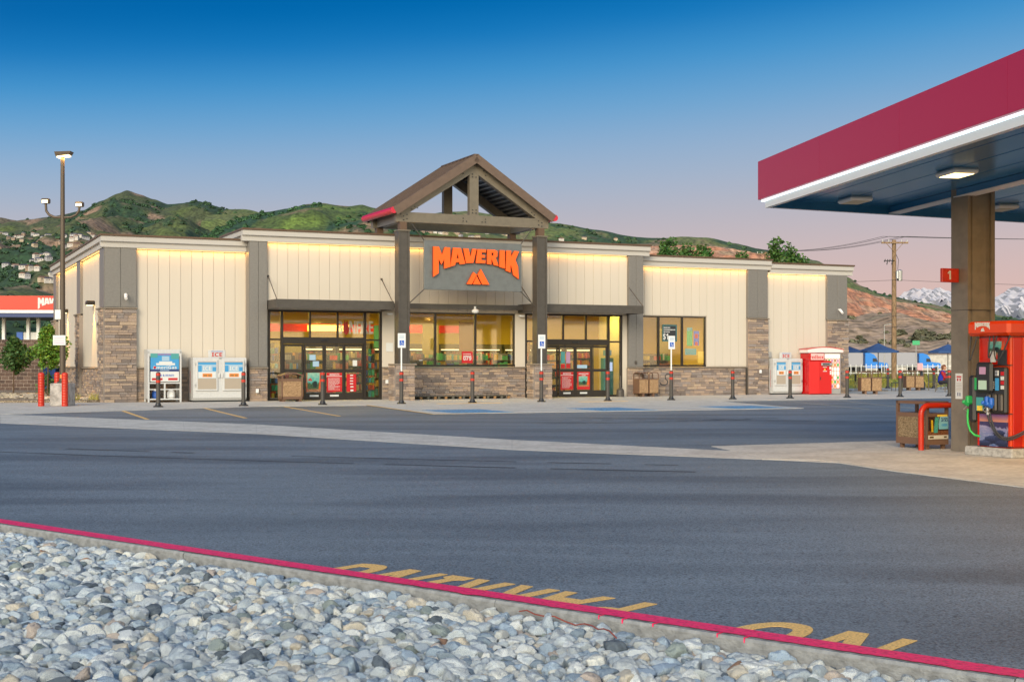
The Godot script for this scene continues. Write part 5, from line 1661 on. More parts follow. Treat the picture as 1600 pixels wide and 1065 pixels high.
	part(o, "hose_end", MB.new().cyl(Vector3(-.12, .54, .37), Vector3(-.12, .66, .36), .03), M.galvanised)
	# nozzles
	var noz := func(m: Material, x: Transform3D) -> void:
		var nb := MB.new().cbox(-.05, -.02, -.035, .07, .12, .035, .02)
		nb.xf = Transform3D(Basis(Vector3(0, 0, 1), -.5), Vector3.ZERO)
		nb.cbox(-.12, -.06, -.025, .02, .0, .025, .012)
		var q := part(o, "nozzle", nb, m, x)
		part(q, "spout", MB.new().cyl(Vector3(.05, .09, 0), Vector3(.14, .22, 0), .014), M.galvanised)
		part(q, "trigger", MB.new().tube([Vector3(-.04, -.05, 0), Vector3(-.10, -.10, 0), Vector3(-.04, -.14, 0)], .008, 6), M.galvanised)
	noz.call(M.nozzle_blue, wp(-.12, .72, .36)); noz.call(M.nozzle_blue, wp(-.12, .70, .46))
	# separate green diesel hose box at the back corner
	part(o, "diesel_holder", MB.new().cbox(-.06, .40, -.16, .05, 1.18, .0, .04), M.black_plastic)
	noz.call(M.print_green, wp(-.11, .72, -.08))
	part(o, "hose", MB.new().tube([Vector3(-.12, .62, -.08), Vector3(-.13, .50, -.08), Vector3(-.13, .38, -.07), Vector3(-.11, .26, -.04), Vector3(-.07, .19, .02), Vector3(0, .17, .06)], .018, 8), M.hose_green)
	# litter bin and red guard rail beside the column
	var b := thing("pump_bin", "brown framed litter bin with drink poster beside the canopy column", "bin", SITE * wp(9.22, .010, 34.42))
	var fr := MB.new()
	for x in [-.02, .42]:
		for z in [-.42, .34]: fr.box(x, .08, z, x + .05, .85, z + .05)
	fr.box(-.02, .80, -.42, .47, .85, .39); fr.box(-.018, .57, -.418, .468, .64, .388); fr.box(-.018, .08, -.418, .468, .20, .388)
	part(b, "frame", fr, M.bin_frame)
	part(b, "side_panel", MB.new().box(-.015, .20, -.37, .46, .57, .34), M.bin_pale)
	for x in [.02, .38]:
		for z in [-.36, .28]: part(b, "foot", MB.new().box(x, 0, z, x + .06, .08, z + .06), M.bin_frame)
	poster(b, .0, .18, .46, .40, M.print_dark, [[.45, 1.0, .95, 1.08, M.print_yellow]], [["3/$5", .80, .86, .17, M.print_navy, .34], ["cups", .80, .64, .12, M.print_sky, .28]], .392)
	part(b, "print", MB.new().box(.0, .18, .395, .46, .58, .3965), picture("drinks_print", drinks))
	var g := thing("guard_rail", "bent red pipe guard rail in front of the pump bin", "guard rail", SITE * wp(9.02, .010, 34.86))
	var pts := [Vector3(0, 0, 0), Vector3(0, .62, 0)]
	for i in 7:
		var t := PI / 2 * (i + 1) / 7
		pts.append(Vector3(.16 - .16 * cos(t), .62 + .16 * sin(t), 0))
	pts.append(Vector3(.95, .78, 0)); 
	for i in 7:
		var t := PI / 2 * (i + 1) / 7
		pts.append(Vector3(.95 + .16 * sin(t), .62 + .16 * cos(t), 0))
	pts.append(Vector3(1.11, 0, 0))
	part(g, "pipe", MB.new().tube(pts, .05, 14), M.post_red)

# ---------------------------------------------------------------- things in front of the store
func bin(label: String, u: float, v: float, turn := 0.0) -> void:
	var o := thing("litter_bin", label, "bin", at(u, .013, v, turn), "brown bins with stone panels")
	var fr := MB.new()
	for x in [-.43, .38]:
		for z in [-.30, .25]: fr.cbox(x, .10, z, x + .055, .92, z + .055, .008)
	fr.box(-.43, .10, -.30, .435, .20, .305); fr.box(-.428, .80, -.298, .433, .90, .303)
	part(o, "frame", fr, M.bin_frame)
	part(o, "panel", MB.new().cbox(-.37, .20, .27, .37, .80, .30, .01), M.bin_panel)
	part(o, "panel", MB.new().cbox(-.42, .20, -.24, -.39, .80, .24, .01), M.bin_pale)
	part(o, "panel", MB.new().cbox(.39, .20, -.24, .42, .80, .24, .01), M.bin_pale)
	part(o, "liner", MB.new().box(-.36, .20, -.26, .36, .78, .25), M.print_dark)
	# curved lid over an open hood
	var lid := PackedVector2Array(); var k := 10
	for i in k + 1: lid.append(Vector2(-.46 + .92 * i / k, 1.03 + .12 * sin(PI * i / k)))
	for i in k + 1: lid.append(Vector2(.46 - .92 * i / k, .98 + .11 * sin(PI * i / k)))
	part(o, "lid", MB.new().prism(lid, -.32, .32), M.bin_frame)
	for x in [-.43, .36]:
		for z in [-.30, .25]: part(o, "lid_post", MB.new().box(x, .90, z, x + .07, 1.04, z + .055), M.bin_frame)
	for x in [-.38, .28]:
		for z in [-.26, .16]: part(o, "foot", MB.new().box(x, 0, z, x + .10, .10, z + .10), M.bin_frame)

func split_bin(label: String, u: float, v: float, turn := 0.0) -> void:
	# two-stream bin: side by side openings with rounded frames
	var o := thing("recycling_bin", label, "bin", at(u, .013, v, turn), "brown twin bins with stone panels")
	for s in [-1.0, 1.0]:
		var c: float = s * .27
		part(o, "panel", MB.new().cbox(c - .23, .16, .24, c + .23, .76, .27, .01), M.bin_panel)
		part(o, "body", MB.new().box(c - .25, .14, -.25, c + .25, .80, .24), M.bin_frame)
		var p := [Vector3(c - .24, .76, .25), Vector3(c - .24, 1.0, .25), Vector3(c - .18, 1.07, .25), Vector3(c, 1.09, .25), Vector3(c + .18, 1.07, .25), Vector3(c + .24, 1.0, .25), Vector3(c + .24, .76, .25)]
		part(o, "hood_frame", MB.new().tube(p, .022, 6), M.bin_frame)
		var q := []
		for t in p: q.append(t - Vector3(0, 0, .48))
		part(o, "hood_frame", MB.new().tube(q, .022, 6), M.bin_frame)
		part(o, "lid", MB.new().box(c - .17, 1.06, -.24, c + .17, 1.085, .24), M.bin_frame)
		for z in [-.2, .12]: part(o, "foot", MB.new().box(c - .05, 0, z, c + .05, .14, z + .1), M.bin_frame)

func bollard(label: String, u: float, v: float, sign_post := false) -> void:
	var o := thing("bollard", label, "bollard", at(u, .012, v), "brown bollards along the pavement")
	part(o, "post", MB.new().lathe([Vector2(.075, .02), Vector2(.075, 1.17), Vector2(.06, 1.20), Vector2(.03, 1.215), Vector2(0, 1.22)], 16), M.bollard_brown)
	part(o, "base_plate", MB.new().lathe([Vector2(0, 0), Vector2(.17, 0), Vector2(.17, .035), Vector2(.11, .06), Vector2(.085, .13), Vector2(.075, .14)], 16), M.black_plastic)
	for h in [.84, 1.08]: part(o, "red_band", MB.new().lathe([Vector2(.076, h), Vector2(.079, h + .005), Vector2(.079, h + .085), Vector2(.076, h + .09)], 16), M.bollard_red)
	if sign_post:
		part(o, "sign_post", MB.new().cyl(Vector3(0, 1.2, 0), Vector3(0, 2.15, 0), .03, .03, 8), M.white_plain)
		var pl := part(o, "sign_plate", MB.new().cbox(-.155, 2.08, .03, .155, 2.62, .04, .004), M.white_plain)
		part(pl, "blue_square", MB.new().box(-.09, 2.17, .04, .09, 2.36, .043), mat("ada_blue", Color(.01, .10, .50), .5))
		# seated figure: head, back, seat, wheel
		var w := MB.new()
		w.cyl(Vector3(-.01, 2.325, .043), Vector3(-.01, 2.325, .046), .015, .015, 8)
		w.beam(Vector3(-.012, 2.31, .0445), Vector3(.0, 2.255, .0445), .018, .003, Vector3(0, 0, 1)); w.beam(Vector3(0, 2.26, .0445), Vector3(.045, 2.255, .0445), .014, .003, Vector3(0, 0, 1)); w.beam(Vector3(.045, 2.26, .0445), Vector3(.062, 2.205, .0445), .014, .003, Vector3(0, 0, 1))
		for i in 10:
			var a := PI * .75 + i * TAU / 14; var b := PI * .75 + (i + 1) * TAU / 14
			w.beam(Vector3(cos(a) * .042, 2.23 + sin(a) * .042, .0445), Vector3(cos(b) * .042, 2.23 + sin(b) * .042, .0445), .011, .003, Vector3(0, 0, 1))
		part(pl, "figure", w, M.print_white)
		for i in 3: part(pl, "small_print", MB.new().box(-.10, 2.44 + i * .045, .04, .10, 2.46 + i * .045, .042), M.print_pale)

func ice_chest(label: String, u: float, v: float, w: float, h: float, dep := .90) -> void:
	var o := thing("ice_freezer", label, "freezer", at(u, .013, v), "white ice freezers against the store wall")
	# sides slope in at the lower front corner
	var side := poly([[0, .06], [dep - .08, .06], [dep, .16], [dep, h - .05], [dep - .04, h], [0, h]])
	part(o, "cabinet", MB.new().prism(side, 0, w), M.white_enamel, Transform3D(Basis(Vector3(0, 0, 1), Vector3.UP, Vector3(-1, 0, 0)), Vector3(w, 0, 0)))
	part(o, "base", MB.new().box(.04, 0, .05, w - .04, .06, dep - .12), M.print_dark)
	for i in 2:
		var x := .10 + i * (w / 2)
		var dw := w / 2 - .18
		var d := part(o, "door", MB.new().cbox(x, .42, dep, x + dw, h - .08, dep + .045, .03), M.white_enamel)
		part(d, "inset", MB.new().cbox(x + .07, .50, dep + .043, x + dw - .07, h - .15, dep + .050, .012), M.tan_panel)
		part(d, "handle", MB.new().cbox(x + (dw + .01 if i == 0 else -.05), .95, dep + .03, x + (dw + .05 if i == 0 else -.01), 1.12, dep + .09, .01), M.white_plain)
		for y in [.6, h - .3]: part(d, "hinge", MB.new().box(x + (-.03 if i == 0 else dw), y, dep + .03, x + (0.0 if i == 0 else dw + .03), y + .1, dep + .06), M.galvanised)
		var pw := dw - .16; var ph := .62
		var y0 := h - .18 - ph
		poster(o, x + .08, y0, pw, ph, M.print_pale, [[.02, .02, .98, .40, M.print_white], [.0, .86, 1, 1, M.print_sky], [.0, .40, .2, .8, M.print_sky], [.8, .45, 1, .7, M.print_sky], [.25, .08, .78, .30, M.print_orange], [.3, .12, .5, .24, M.cardboard], [.56, .12, .72, .24, M.cardboard]], [["ICE", .5, .62, .26, M.print_white]], dep + .051)
	part(o, "grille", MB.new().box(-.004, .35, dep * .35, 0, 1.2, dep * .4), M.print_red)
	part(o, "latch", MB.new().box(w / 2 - .04, h - .03, dep - .02, w / 2 + .04, h + .01, dep + .03), M.galvanised)
	var tp := part(o, "header_sign", MB.new().cbox(w * .30, h, dep - .25, w * .30 + .66, h + .30, dep - .12, .02), M.white_enamel)
	words(tp, "lettering", "ICE", .15, M.print_red, wp(w * .30 + .33, h + .12, dep - .115), .006, 1.35)
	part(tp, "small_print", MB.new().box(w * .30 + .10, h + .235, dep - .12, w * .30 + .56, h + .255, dep - .117), M.print_blue)

func store_front_things() -> void:
	# propane exchange cage
	var o := thing("propane_cage", "white propane exchange cabinet with blue poster against the store wall", "cabinet", at(1.34, .013, .14))
	var w := 1.28
	var fr := MB.new()
	for x in [0.0, w - .07]:
		for z in [0.0, .78]: fr.cbox(x, 0, z, x + .07, 1.98, z + .05, .008)
	fr.box(0, 1.90, 0, w, 1.98, .83); fr.box(.07, 1.78, .782, w - .07, 1.90, .826); fr.box(.07, .10, .0, w - .07, .15, .826); fr.box(.07, .48, .785, w - .07, .52, .82); fr.box(.07, .72, .784, w - .07, .77, .822)
	fr.box(w / 2 - .03, .15, .783, w / 2 + .03, .72, .823)
	fr.box(.003, .15, .05, .012, 1.9, .78); fr.box(w - .012, .15, .05, w - .003, 1.9, .78)
	part(o, "frame", fr, M.white_enamel)
	part(o, "header", MB.new().box(.0, 1.98, .02, w, 2.04, .80), M.white_enamel)
	words(o, "lettering", "PROPANE EXCHANGE", .055, M.print_red, wp(w / 2, 1.84, .827), .003, .85)
	poster(o, .10, .80, w - .20, 1.08, M.print_white, [[0, .36, 1, 1, M.print_sky], [0, .36, 1, .44, M.print_navy], [.0, .85, .25, 1, M.print_teal], [.72, .8, 1, 1, M.print_teal], [.20, .58, .86, .66, M.print_white], [.3, .66, .76, .72, M.print_white], [.4, .74, .66, .90, M.print_pale], [.05, .05, .42, .13, M.print_red], [.62, .05, .95, .13, M.print_red]], [["AmeriGas", .5, .50, .11, M.print_white, .84], ["PROPANE", .5, .40, .05, M.print_pale], ["SAFE & READY", .5, .22, .07, M.print_blue]], .824)
	part(o, "badge_letter", MB.new().cyl(Vector3(.26, 1.345, .834), Vector3(.26, 1.345, .8345), .05, .05, 12), M.print_red)
	# cylinders in the cage
	for i in 2:
		var cy := thing("gas_cylinder", "pale gas cylinder standing in the %s bay of the propane cabinet" % ["near", "far"][i], "gas cylinder", at(1.34 + .36 + i * .58, .164, .62), "gas cylinders in the propane cabinet")
		part(cy, "bottle", MB.new().lathe([Vector2(0, 0), Vector2(.12, 0), Vector2(.155, .06), Vector2(.155, .22), Vector2(.12, .28), Vector2(.04, .30), Vector2(.0, .30)], 14), M.print_blue if i == 0 else M.white_plain)
		part(cy, "collar", MB.new().lathe([Vector2(.085, .27), Vector2(.085, .335), Vector2(.078, .335), Vector2(.078, .27)], 12), M.white_plain)
	ice_chest("white double door ice freezer beside the propane cabinet", 3.05, .12, 2.08, 1.72)
	ice_chest("white double door ice freezer beside the red rental kiosk", 30.62, .12, 1.72, 1.72, .32)
	part(shop, "service_box", MB.new().cbox(30.55, 1.80, .06, 30.72, 2.06, .2, .01), M.galvanised)
	# red film rental kiosk
	var k := thing("rental_kiosk", "bright red disc rental kiosk with a lit glass side at the end of the store", "kiosk", at(32.4, .013, .50, -.10))
	part(k, "cabinet", MB.new().cbox(0, 0, -.45, 1.18, 1.62, .45, .04), M.kiosk_red)
	part(k, "face_fold", MB.new().prism(poly([[.0, .452], [.44, .60], [1.14, .60], [1.18, .452]]), 0, 1.56), M.kiosk_red_deep, Transform3D(Basis(Vector3(1, 0, 0), Vector3(0, 0, 1), Vector3(0, -1, 0)), Vector3(0, 1.60, 0)))
	part(k, "name_panel", MB.new().cbox(.02, 1.62, -.40, .80, 1.98, .52, .02), M.kiosk_red)
	part(k, "name_plate", MB.new().box(.05, 1.66, .52, .76, 1.96, .525), mat("kiosk_plate", Color(.75, .45, .42), .5))
	words(k, "lettering", "redbox.", .17, M.print_red, wp(.40, 1.79, .528), .003, .95)
	part(k, "case", MB.new().cbox(.86, .0, -.42, 1.86, 2.02, .30, .03), M.galvanised)
	part(k, "display_glow", MB.new().box(.95, .28, .30, 1.78, 1.94, .306), M.display_glow)
	var grid := MB.new()
	for i in 8: grid.box(.95, .28 + i * .205, .306, 1.78, .30 + i * .205, .318)
	for i in 6: grid.box(.95 + i * .162, .28, .306, .968 + i * .162, 1.74, .316)
	part(k, "grid", grid, M.kiosk_red)
	var r := RandomNumberGenerator.new()
	r.seed = 5
	for i in 5:
		for j in 7:
			part(k, "film_cover", MB.new().box(.985 + i * .162, .32 + j * .205, .306, 1.085 + i * .162, .46 + j * .205, .311), [M.print_mauve, M.print_yellow, M.print_orange, M.print_green, M.display_glow, M.cardboard, M.display_glow][r.randi() % 7])
	# curved white crest
	var cr := PackedVector2Array()
	for i in 11: cr.append(Vector2(-.04 + 1.96 * i / 10.0, 2.10 + .16 * sin(PI * (.12 + .80 * i / 10.0))))
	cr.append(Vector2(1.92, 2.02)); cr.append(Vector2(-.04, 2.0))
	part(k, "crest", MB.new().prism(cr, -.38, .40), mat("crest_white", Color(.78, .62, .60), .4))
	var ct := PackedVector2Array()
	for i in 11: ct.append(Vector2(-.06 + 2.0 * i / 10.0, 2.13 + .16 * sin(PI * (.12 + .80 * i / 10.0))))
	for i in 11: ct.append(Vector2(1.94 - 2.0 * i / 10.0, 2.10 + .16 * sin(PI * (.92 - .80 * i / 10.0))))
	part(k, "crest_edge", MB.new().prism(ct, -.40, .42), M.kiosk_red)
	part(k, "reader", MB.new().cbox(.55, 1.38, .60, 1.16, 1.52, .68, .02), M.galvanised)
	part(k, "reader_slot", MB.new().box(.60, 1.42, .68, .98, 1.48, .685), M.print_dark)
	part(k, "sticker", MB.new().box(1.02, 1.20, .602, 1.12, 1.34, .606), M.print_white)
	part(k, "sticker", MB.new().box(1.04, .95, .602, 1.12, 1.14, .606), M.print_white)
	part(k, "sticker", MB.new().cyl(Vector3(.76, 1.20, .60), Vector3(.76, 1.20, .606), .045), M.print_yellow)
	for y in [1.30, 1.10]: part(k, "small_print", MB.new().box(.66, y, .602, .88, y + .03, .604), M.print_white)
	part(k, "lock", MB.new().cbox(.50, .70, .60, .54, .84, .63, .01), M.print_dark)
	# bins
	bin("brown bin with arched lid before the left entrance", 6.70, 1.75, .0)
	split_bin("twin brown bin with open hoods against the stone wall beneath the last window", 23.32, .95, .05)
	split_bin("twin brown bin at the store's far corner beside the patio", 35.7, 1.3, -.35)
	split_bin("twin brown bin in front of the patio tables", 43.6, -4.6, -.3)
	# loop rack by the bin
	var rk := thing("hose_rack", "black curled hose and stand by the twin bin beneath the last window", "hose rack", at(24.45, .013, .75))
	part(rk, "stand", MB.new().cyl(Vector3(.34, 0, 0), Vector3(.34, .85, 0), .035, .035, 8).cbox(.26, .0, -.08, .42, .04, .08, .01), M.steel)
	part(rk, "hose", MB.new().tube([Vector3(-.28, .62, 0), Vector3(-.2, .52, .03), Vector3(-.05, .50, .05), Vector3(.08, .56, .05), Vector3(.12, .68, .04), Vector3(.02, .78, .02), Vector3(.0, .92, 0), Vector3(.10, 1.02, 0), Vector3(.24, 1.0, 0), Vector3(.34, .85, 0)], .022, 8), M.hose_black)
	# ash stand inside the entrance corner
	var sm := thing("ash_stand", "slim dark ash stand beside the right entrance", "ash stand", at(22.0, .013, .95))
	part(sm, "body", MB.new().lathe([Vector2(0, 0), Vector2(.17, 0), Vector2(.17, .30), Vector2(.12, .36), Vector2(.05, .42), Vector2(.04, .92), Vector2(.0, .96)], 14), M.steel)
	# low pallets along the stone wall
	var names := ["first", "second", "third", "fourth"]
	for i in 4:
		var p := thing("display_pallet", "low dark pallet under the middle window, %s from the left pier" % names[i], "pallet", at(12.0 + i * 1.12, .013, .72), "low pallets along the stone wall")
		for j in 5: part(p, "slat", MB.new().box(0, .11, j * .115, 1.08, .14, j * .115 + .09), M.shelf)
		for j in 4: part(p, "block", MB.new().cbox(.02 + j * .32, 0, .44, .12 + j * .32, .11, .54, .008), M.cardboard if j % 2 else M.shelf)
		part(p, "runner", MB.new().box(0, .0, .05, 1.08, .11, .12), M.shelf)
	# bollards
	var us := [0.81, 3.77, 6.66, 9.69, 12.56, 15.48, 18.43, 21.38, 24.37, 27.29, 30.32, 33.26]
	var lb := ["in front of the propane cabinet", "in front of the ice freezer near the left entrance", "in front of the left entrance doors", "with blue access sign before the left stone pier", "in front of the middle window", "with blue access sign before the right stone pier", "in front of the right entrance", "with blue access sign before the last window", "before the stone wall right of the last window", "in front of the ice freezer beside the kiosk", "at the store's far corner by the twin bin", "next beyond the store's far corner towards the patio"]
	for i in us.size(): bollard("brown bollard with red bands " + lb[i], us[i], 6.3, i in [3, 5, 7])
	bollard("brown bollard with red bands half hidden by the canopy column", 36.1, 6.3)
	bollard("brown bollard with red bands behind the patio table", 46.0, -9.5)
	bollard("brown bollard with red bands behind the far patio bin", 48.6, -8.5)

# ---------------------------------------------------------------- smooth bodies from tapered bones
func nets(mb: MB, bones: Array, cell: float, k: float) -> void:
	var lo := Vector3.ONE * 1e9; var hi := -lo
	for b in bones:
		var r := maxf(b[2], b[3]) + cell * 2.5
		lo = lo.min(b[0] - Vector3.ONE * r).min(b[1] - Vector3.ONE * r)
		hi = hi.max(b[0] + Vector3.ONE * r).max(b[1] + Vector3.ONE * r)
	var n := Vector3i(((hi - lo) / cell).ceil()) + Vector3i.ONE
	var F := PackedFloat32Array()
	F.resize(n.x * n.y * n.z)
	var nb := bones.size()
	var A := []; var D := []; var L := []; var R0 := []; var DR := []
	for b in bones:
		A.append(b[0]); D.append(b[1] - b[0]); L.append(maxf((b[1] - b[0]).length_squared(), 1e-9)); R0.append(b[2]); DR.append(b[3] - b[2])
	var dist := func(p: Vector3) -> float:
		var s := 0.0
		var near := 1e9
		for i in nb:
			var q: Vector3 = p - A[i]
			var t := clampf(q.dot(D[i]) / L[i], 0, 1)
			var d: float = (q - D[i] * t).length() - R0[i] - DR[i] * t
			near = minf(near, d)
			s += exp(-d / k)
		return -k * log(s) if s > 1e-30 else near
	for z in n.z:
		for y in n.y:
			for x in n.x: F[x + n.x * (y + n.y * z)] = dist.call(lo + Vector3(x, y, z) * cell)
	var V := {}
	var grad := func(p: Vector3) -> Vector3:
		var e := cell * .5
		return Vector3(dist.call(p + Vector3(e, 0, 0)) - dist.call(p - Vector3(e, 0, 0)), dist.call(p + Vector3(0, e, 0)) - dist.call(p - Vector3(0, e, 0)), dist.call(p + Vector3(0, 0, e)) - dist.call(p - Vector3(0, 0, e))).normalized()
	for z in n.z - 1:
		for y in n.y - 1:
			for x in n.x - 1:
				var c := Vector3.ZERO; var m := 0
				var first := F[x + n.x * (y + n.y * z)] < 0
				var mixed := false
				for o in 8:
					if (F[x + (o & 1) + n.x * (y + ((o >> 1) & 1) + n.y * (z + (o >> 2)))] < 0) != first:
						mixed = true; break
				if not mixed: continue
				for e in [[0, 1], [2, 3], [4, 5], [6, 7], [0, 2], [1, 3], [4, 6], [5, 7], [0, 4], [1, 5], [2, 6], [3, 7]]:
					var p0 := Vector3(e[0] & 1, (e[0] >> 1) & 1, e[0] >> 2); var p1 := Vector3(e[1] & 1, (e[1] >> 1) & 1, e[1] >> 2)
					var f0 := F[x + int(p0.x) + n.x * (y + int(p0.y) + n.y * (z + int(p0.z)))]; var f1 := F[x + int(p1.x) + n.x * (y + int(p1.y) + n.y * (z + int(p1.z)))]
					if (f0 < 0) != (f1 < 0):
						c += p0.lerp(p1, f0 / (f0 - f1)); m += 1
				var p := lo + (Vector3(x, y, z) + c / m) * cell
				var best := 0; var bd := 1e9
				for i in nb:
					var q: Vector3 = p - A[i]
					var t := clampf(q.dot(D[i]) / L[i], 0, 1)
					var d: float = (q - D[i] * t).length() - R0[i] - DR[i] * t
					if d < bd:
						bd = d; best = i
				V[Vector3i(x, y, z)] = [p, grad.call(p), bones[best][4]]
	for z in range(1, n.z - 1):
		for y in range(1, n.y - 1):
			for x in range(1, n.x - 1):
				var f0 := F[x + n.x * (y + n.y * z)]
				for a in 3:
					var st: Vector3i = [Vector3i(1, 0, 0), Vector3i(0, 1, 0), Vector3i(0, 0, 1)][a]
					var f1 := F[x + st.x + n.x * (y + st.y + n.y * (z + st.z))]
					if (f0 < 0) == (f1 < 0): continue
					var s: Vector3i = [Vector3i(0, 1, 0), Vector3i(0, 0, 1), Vector3i(1, 0, 0)][a]; var t: Vector3i = [Vector3i(0, 0, 1), Vector3i(1, 0, 0), Vector3i(0, 1, 0)][a]
					var p := Vector3i(x, y, z)
					var q := [V.get(p - s - t), V.get(p - t), V.get(p), V.get(p - s)]
					if q.has(null): continue
					var fl: bool = (q[1][0] - q[0][0]).cross(q[2][0] - q[0][0]).dot(q[0][1]) > 0
					for i in ([0, 2, 1, 0, 3, 2] if fl else [0, 1, 2, 0, 2, 3]):
						mb.col = q[i][2]
						mb.put(q[i][0], q[i][1])

func seated_person(xf: Transform3D) -> void:
	var o := thing("person", "person in blue and red jacket sitting at the far patio table, seen from behind", "person", xf)
	var bl := Color(.010, .025, .30); var rd := Color(.34, .012, .02); var dk := Color(.012, .012, .02); var sk := Color(.50, .27, .17); var sh := Color(.30, .16, .11)
	var V := func(x: float, y: float, z: float) -> Vector3: return Vector3(x, y, z)
	var B := [[V.call(0, .55, 0), V.call(.02, .72, 0), .165, .16, bl], [V.call(.02, .72, 0), V.call(.08, .98, 0), .16, .15, bl], [V.call(.08, 1.0, -.12), V.call(.08, 1.0, .12), .085, .085, bl],
		[V.call(.12, .62, .05), V.call(.17, .95, .06), .09, .08, rd], [V.call(.09, 1.05, 0), V.call(.13, 1.16, 0), .058, .055, sk]]
	for s in [-1.0, 1.0]:
		B.append([V.call(.08, 1.0, .18 * s), V.call(.20, .76, .25 * s), .072, .056, rd if s > 0 else bl])
		B.append([V.call(.20, .76, .25 * s), V.call(.46, .80, .15 * s), .056, .040, rd if s > 0 else bl])
		B.append([V.call(.0, .53, .09 * s), V.call(.44, .52, .12 * s), .105, .078, dk])
		B.append([V.call(.44, .52, .12 * s), V.call(.40, .12, .12 * s), .075, .048, dk])
		B.append([V.call(.40, .10, .12 * s), V.call(.40, .05, .12 * s), .045, .045, sk])
		B.append([V.call(.39, .05, .12 * s), V.call(.58, .04, .13 * s), .045, .032, sh])
	var mb := MB.new()
	nets(mb, B, .026, .016)
	# head: skull, jaw, nose, ears, brow and lips
	nets(mb, [[V.call(.145, 1.29, 0), V.call(.175, 1.28, 0), .098, .09, sk], [V.call(.18, 1.22, 0), V.call(.20, 1.19, 0), .065, .045, sk], [V.call(.255, 1.275, 0), V.call(.275, 1.25, 0), .012, .016, sk], [V.call(.15, 1.26, .095), V.call(.15, 1.285, .100), .02, .018, sk], [V.call(.15, 1.26, -.095), V.call(.15, 1.285, -.100), .02, .018, sk], [V.call(.252, 1.215, -.02), V.call(.252, 1.215, .02), .010, .010, Color(.36, .12, .10)], [V.call(.245, 1.295, .035), V.call(.25, 1.295, .036), .012, .012, dk], [V.call(.245, 1.295, -.035), V.call(.25, 1.295, -.036), .012, .012, dk]], .012, .008)
	for s in [-1.0, 1.0]:
		var H := [[V.call(.46, .80, .15 * s), V.call(.54, .81, .125 * s), .032, .034, sk]]
		for i in 4:
			var a: Vector3 = V.call(.56, .815, (.15 - .018 * i) * s)
			var len: float = [.060, .072, .068, .050][i]
			var m: Vector3 = a + V.call(len * .6, .010, -.008 * s)
			H.append([a, m, .010, .009, sk]); H.append([m, m + V.call(len * .45, -.018, -.006 * s), .009, .008, sk])
		H.append([V.call(.50, .815, .115 * s), V.call(.535, .83, .080 * s), .012, .010, sk]); H.append([V.call(.535, .83, .080 * s), V.call(.57, .825, .070 * s), .010, .009, sk])
		nets(mb, H, .008, .004)
	part(o, "body", mb, vmat("person_cloth", .85))
	var hb := MB.new()
	nets(hb, [[V.call(.12, 1.31, 0), V.call(.155, 1.34, 0), .105, .095, Color(.16, .055, .025)], [V.call(.09, 1.28, 0), V.call(.075, 1.16, 0), .085, .05, Color(.16, .055, .025)], [V.call(.12, 1.30, .06), V.call(.12, 1.24, .075), .05, .035, Color(.16, .055, .025)], [V.call(.12, 1.30, -.06), V.call(.12, 1.24, -.075), .05, .035, Color(.16, .055, .025)]], .014, .012)
	part(o, "hair", hb, M.person_cloth)

# ---------------------------------------------------------------- trees
func crown(r: RandomNumberGenerator, blobs: Array, n: int, leaf: float, tone: Color) -> MB:
	var mb := MB.new()
	for i in n:
		var b = blobs[r.randi() % blobs.size()]
		var d := Vector3(r.randfn(), r.randfn(), r.randfn()).normalized() * pow(r.randf(), .42)
		var p: Vector3 = b[0] + d * b[1]
		var a := Vector3(r.randfn(), r.randfn() * .6, r.randfn()).normalized() * leaf * r.randf_range(.6, 1.2)
		var c := a.cross(Vector3(r.randfn(), r.randfn(), r.randfn()).normalized()).normalized() * a.length() * .55
		mb.col = tone * r.randf_range(.65, 1.35)
		mb.col.r *= r.randf_range(.7, 1.5)
		mb.tri(p - a, p + c, p + a); mb.tri(p - a, p + a, p - c)
	return mb

func tree(nm: String, label: String, xf: Transform3D, h: float, clear: float, wide: float, n: int, leaf: float, tone: Color, sd: int, group := "", lean := 0.0) -> void:
	var r := RandomNumberGenerator.new()
	r.seed = sd
	var o := thing(nm, label, "tree", xf, group)
	var blobs := []; var tr := MB.new()
	var top := Vector3(lean, h * .86, 0)
	tr.cyl(Vector3.ZERO, top, h * .011 + .012, .008, 8)
	var lv := 9
	for i in lv:
		var t := float(i) / (lv - 1)
		var w := wide * (.35 + .65 * sin(PI * pow(t, .75))) * r.randf_range(.75, 1.1) * (.8 if t > .85 else 1.0)
		var y := lerpf(clear + wide * .3, h - wide * .22, t)
		for k in 3:
			var a := r.randf() * TAU
			var p := Vector3(cos(a) * w * .55 + lean * t, y + r.randf_range(-.1, .1) * wide, sin(a) * w * .55)
			blobs.append([p, Vector3(w * .55, wide * .36, w * .55)])
			if k < 2: tr.cyl(Vector3(lean * t, y - wide * .3, 0), p, .012 + h * .002, .005, 5)
	part(o, "trunk", tr, M.bark)
	part(o, "crown", crown(r, blobs, n, leaf, tone), M.leaves)

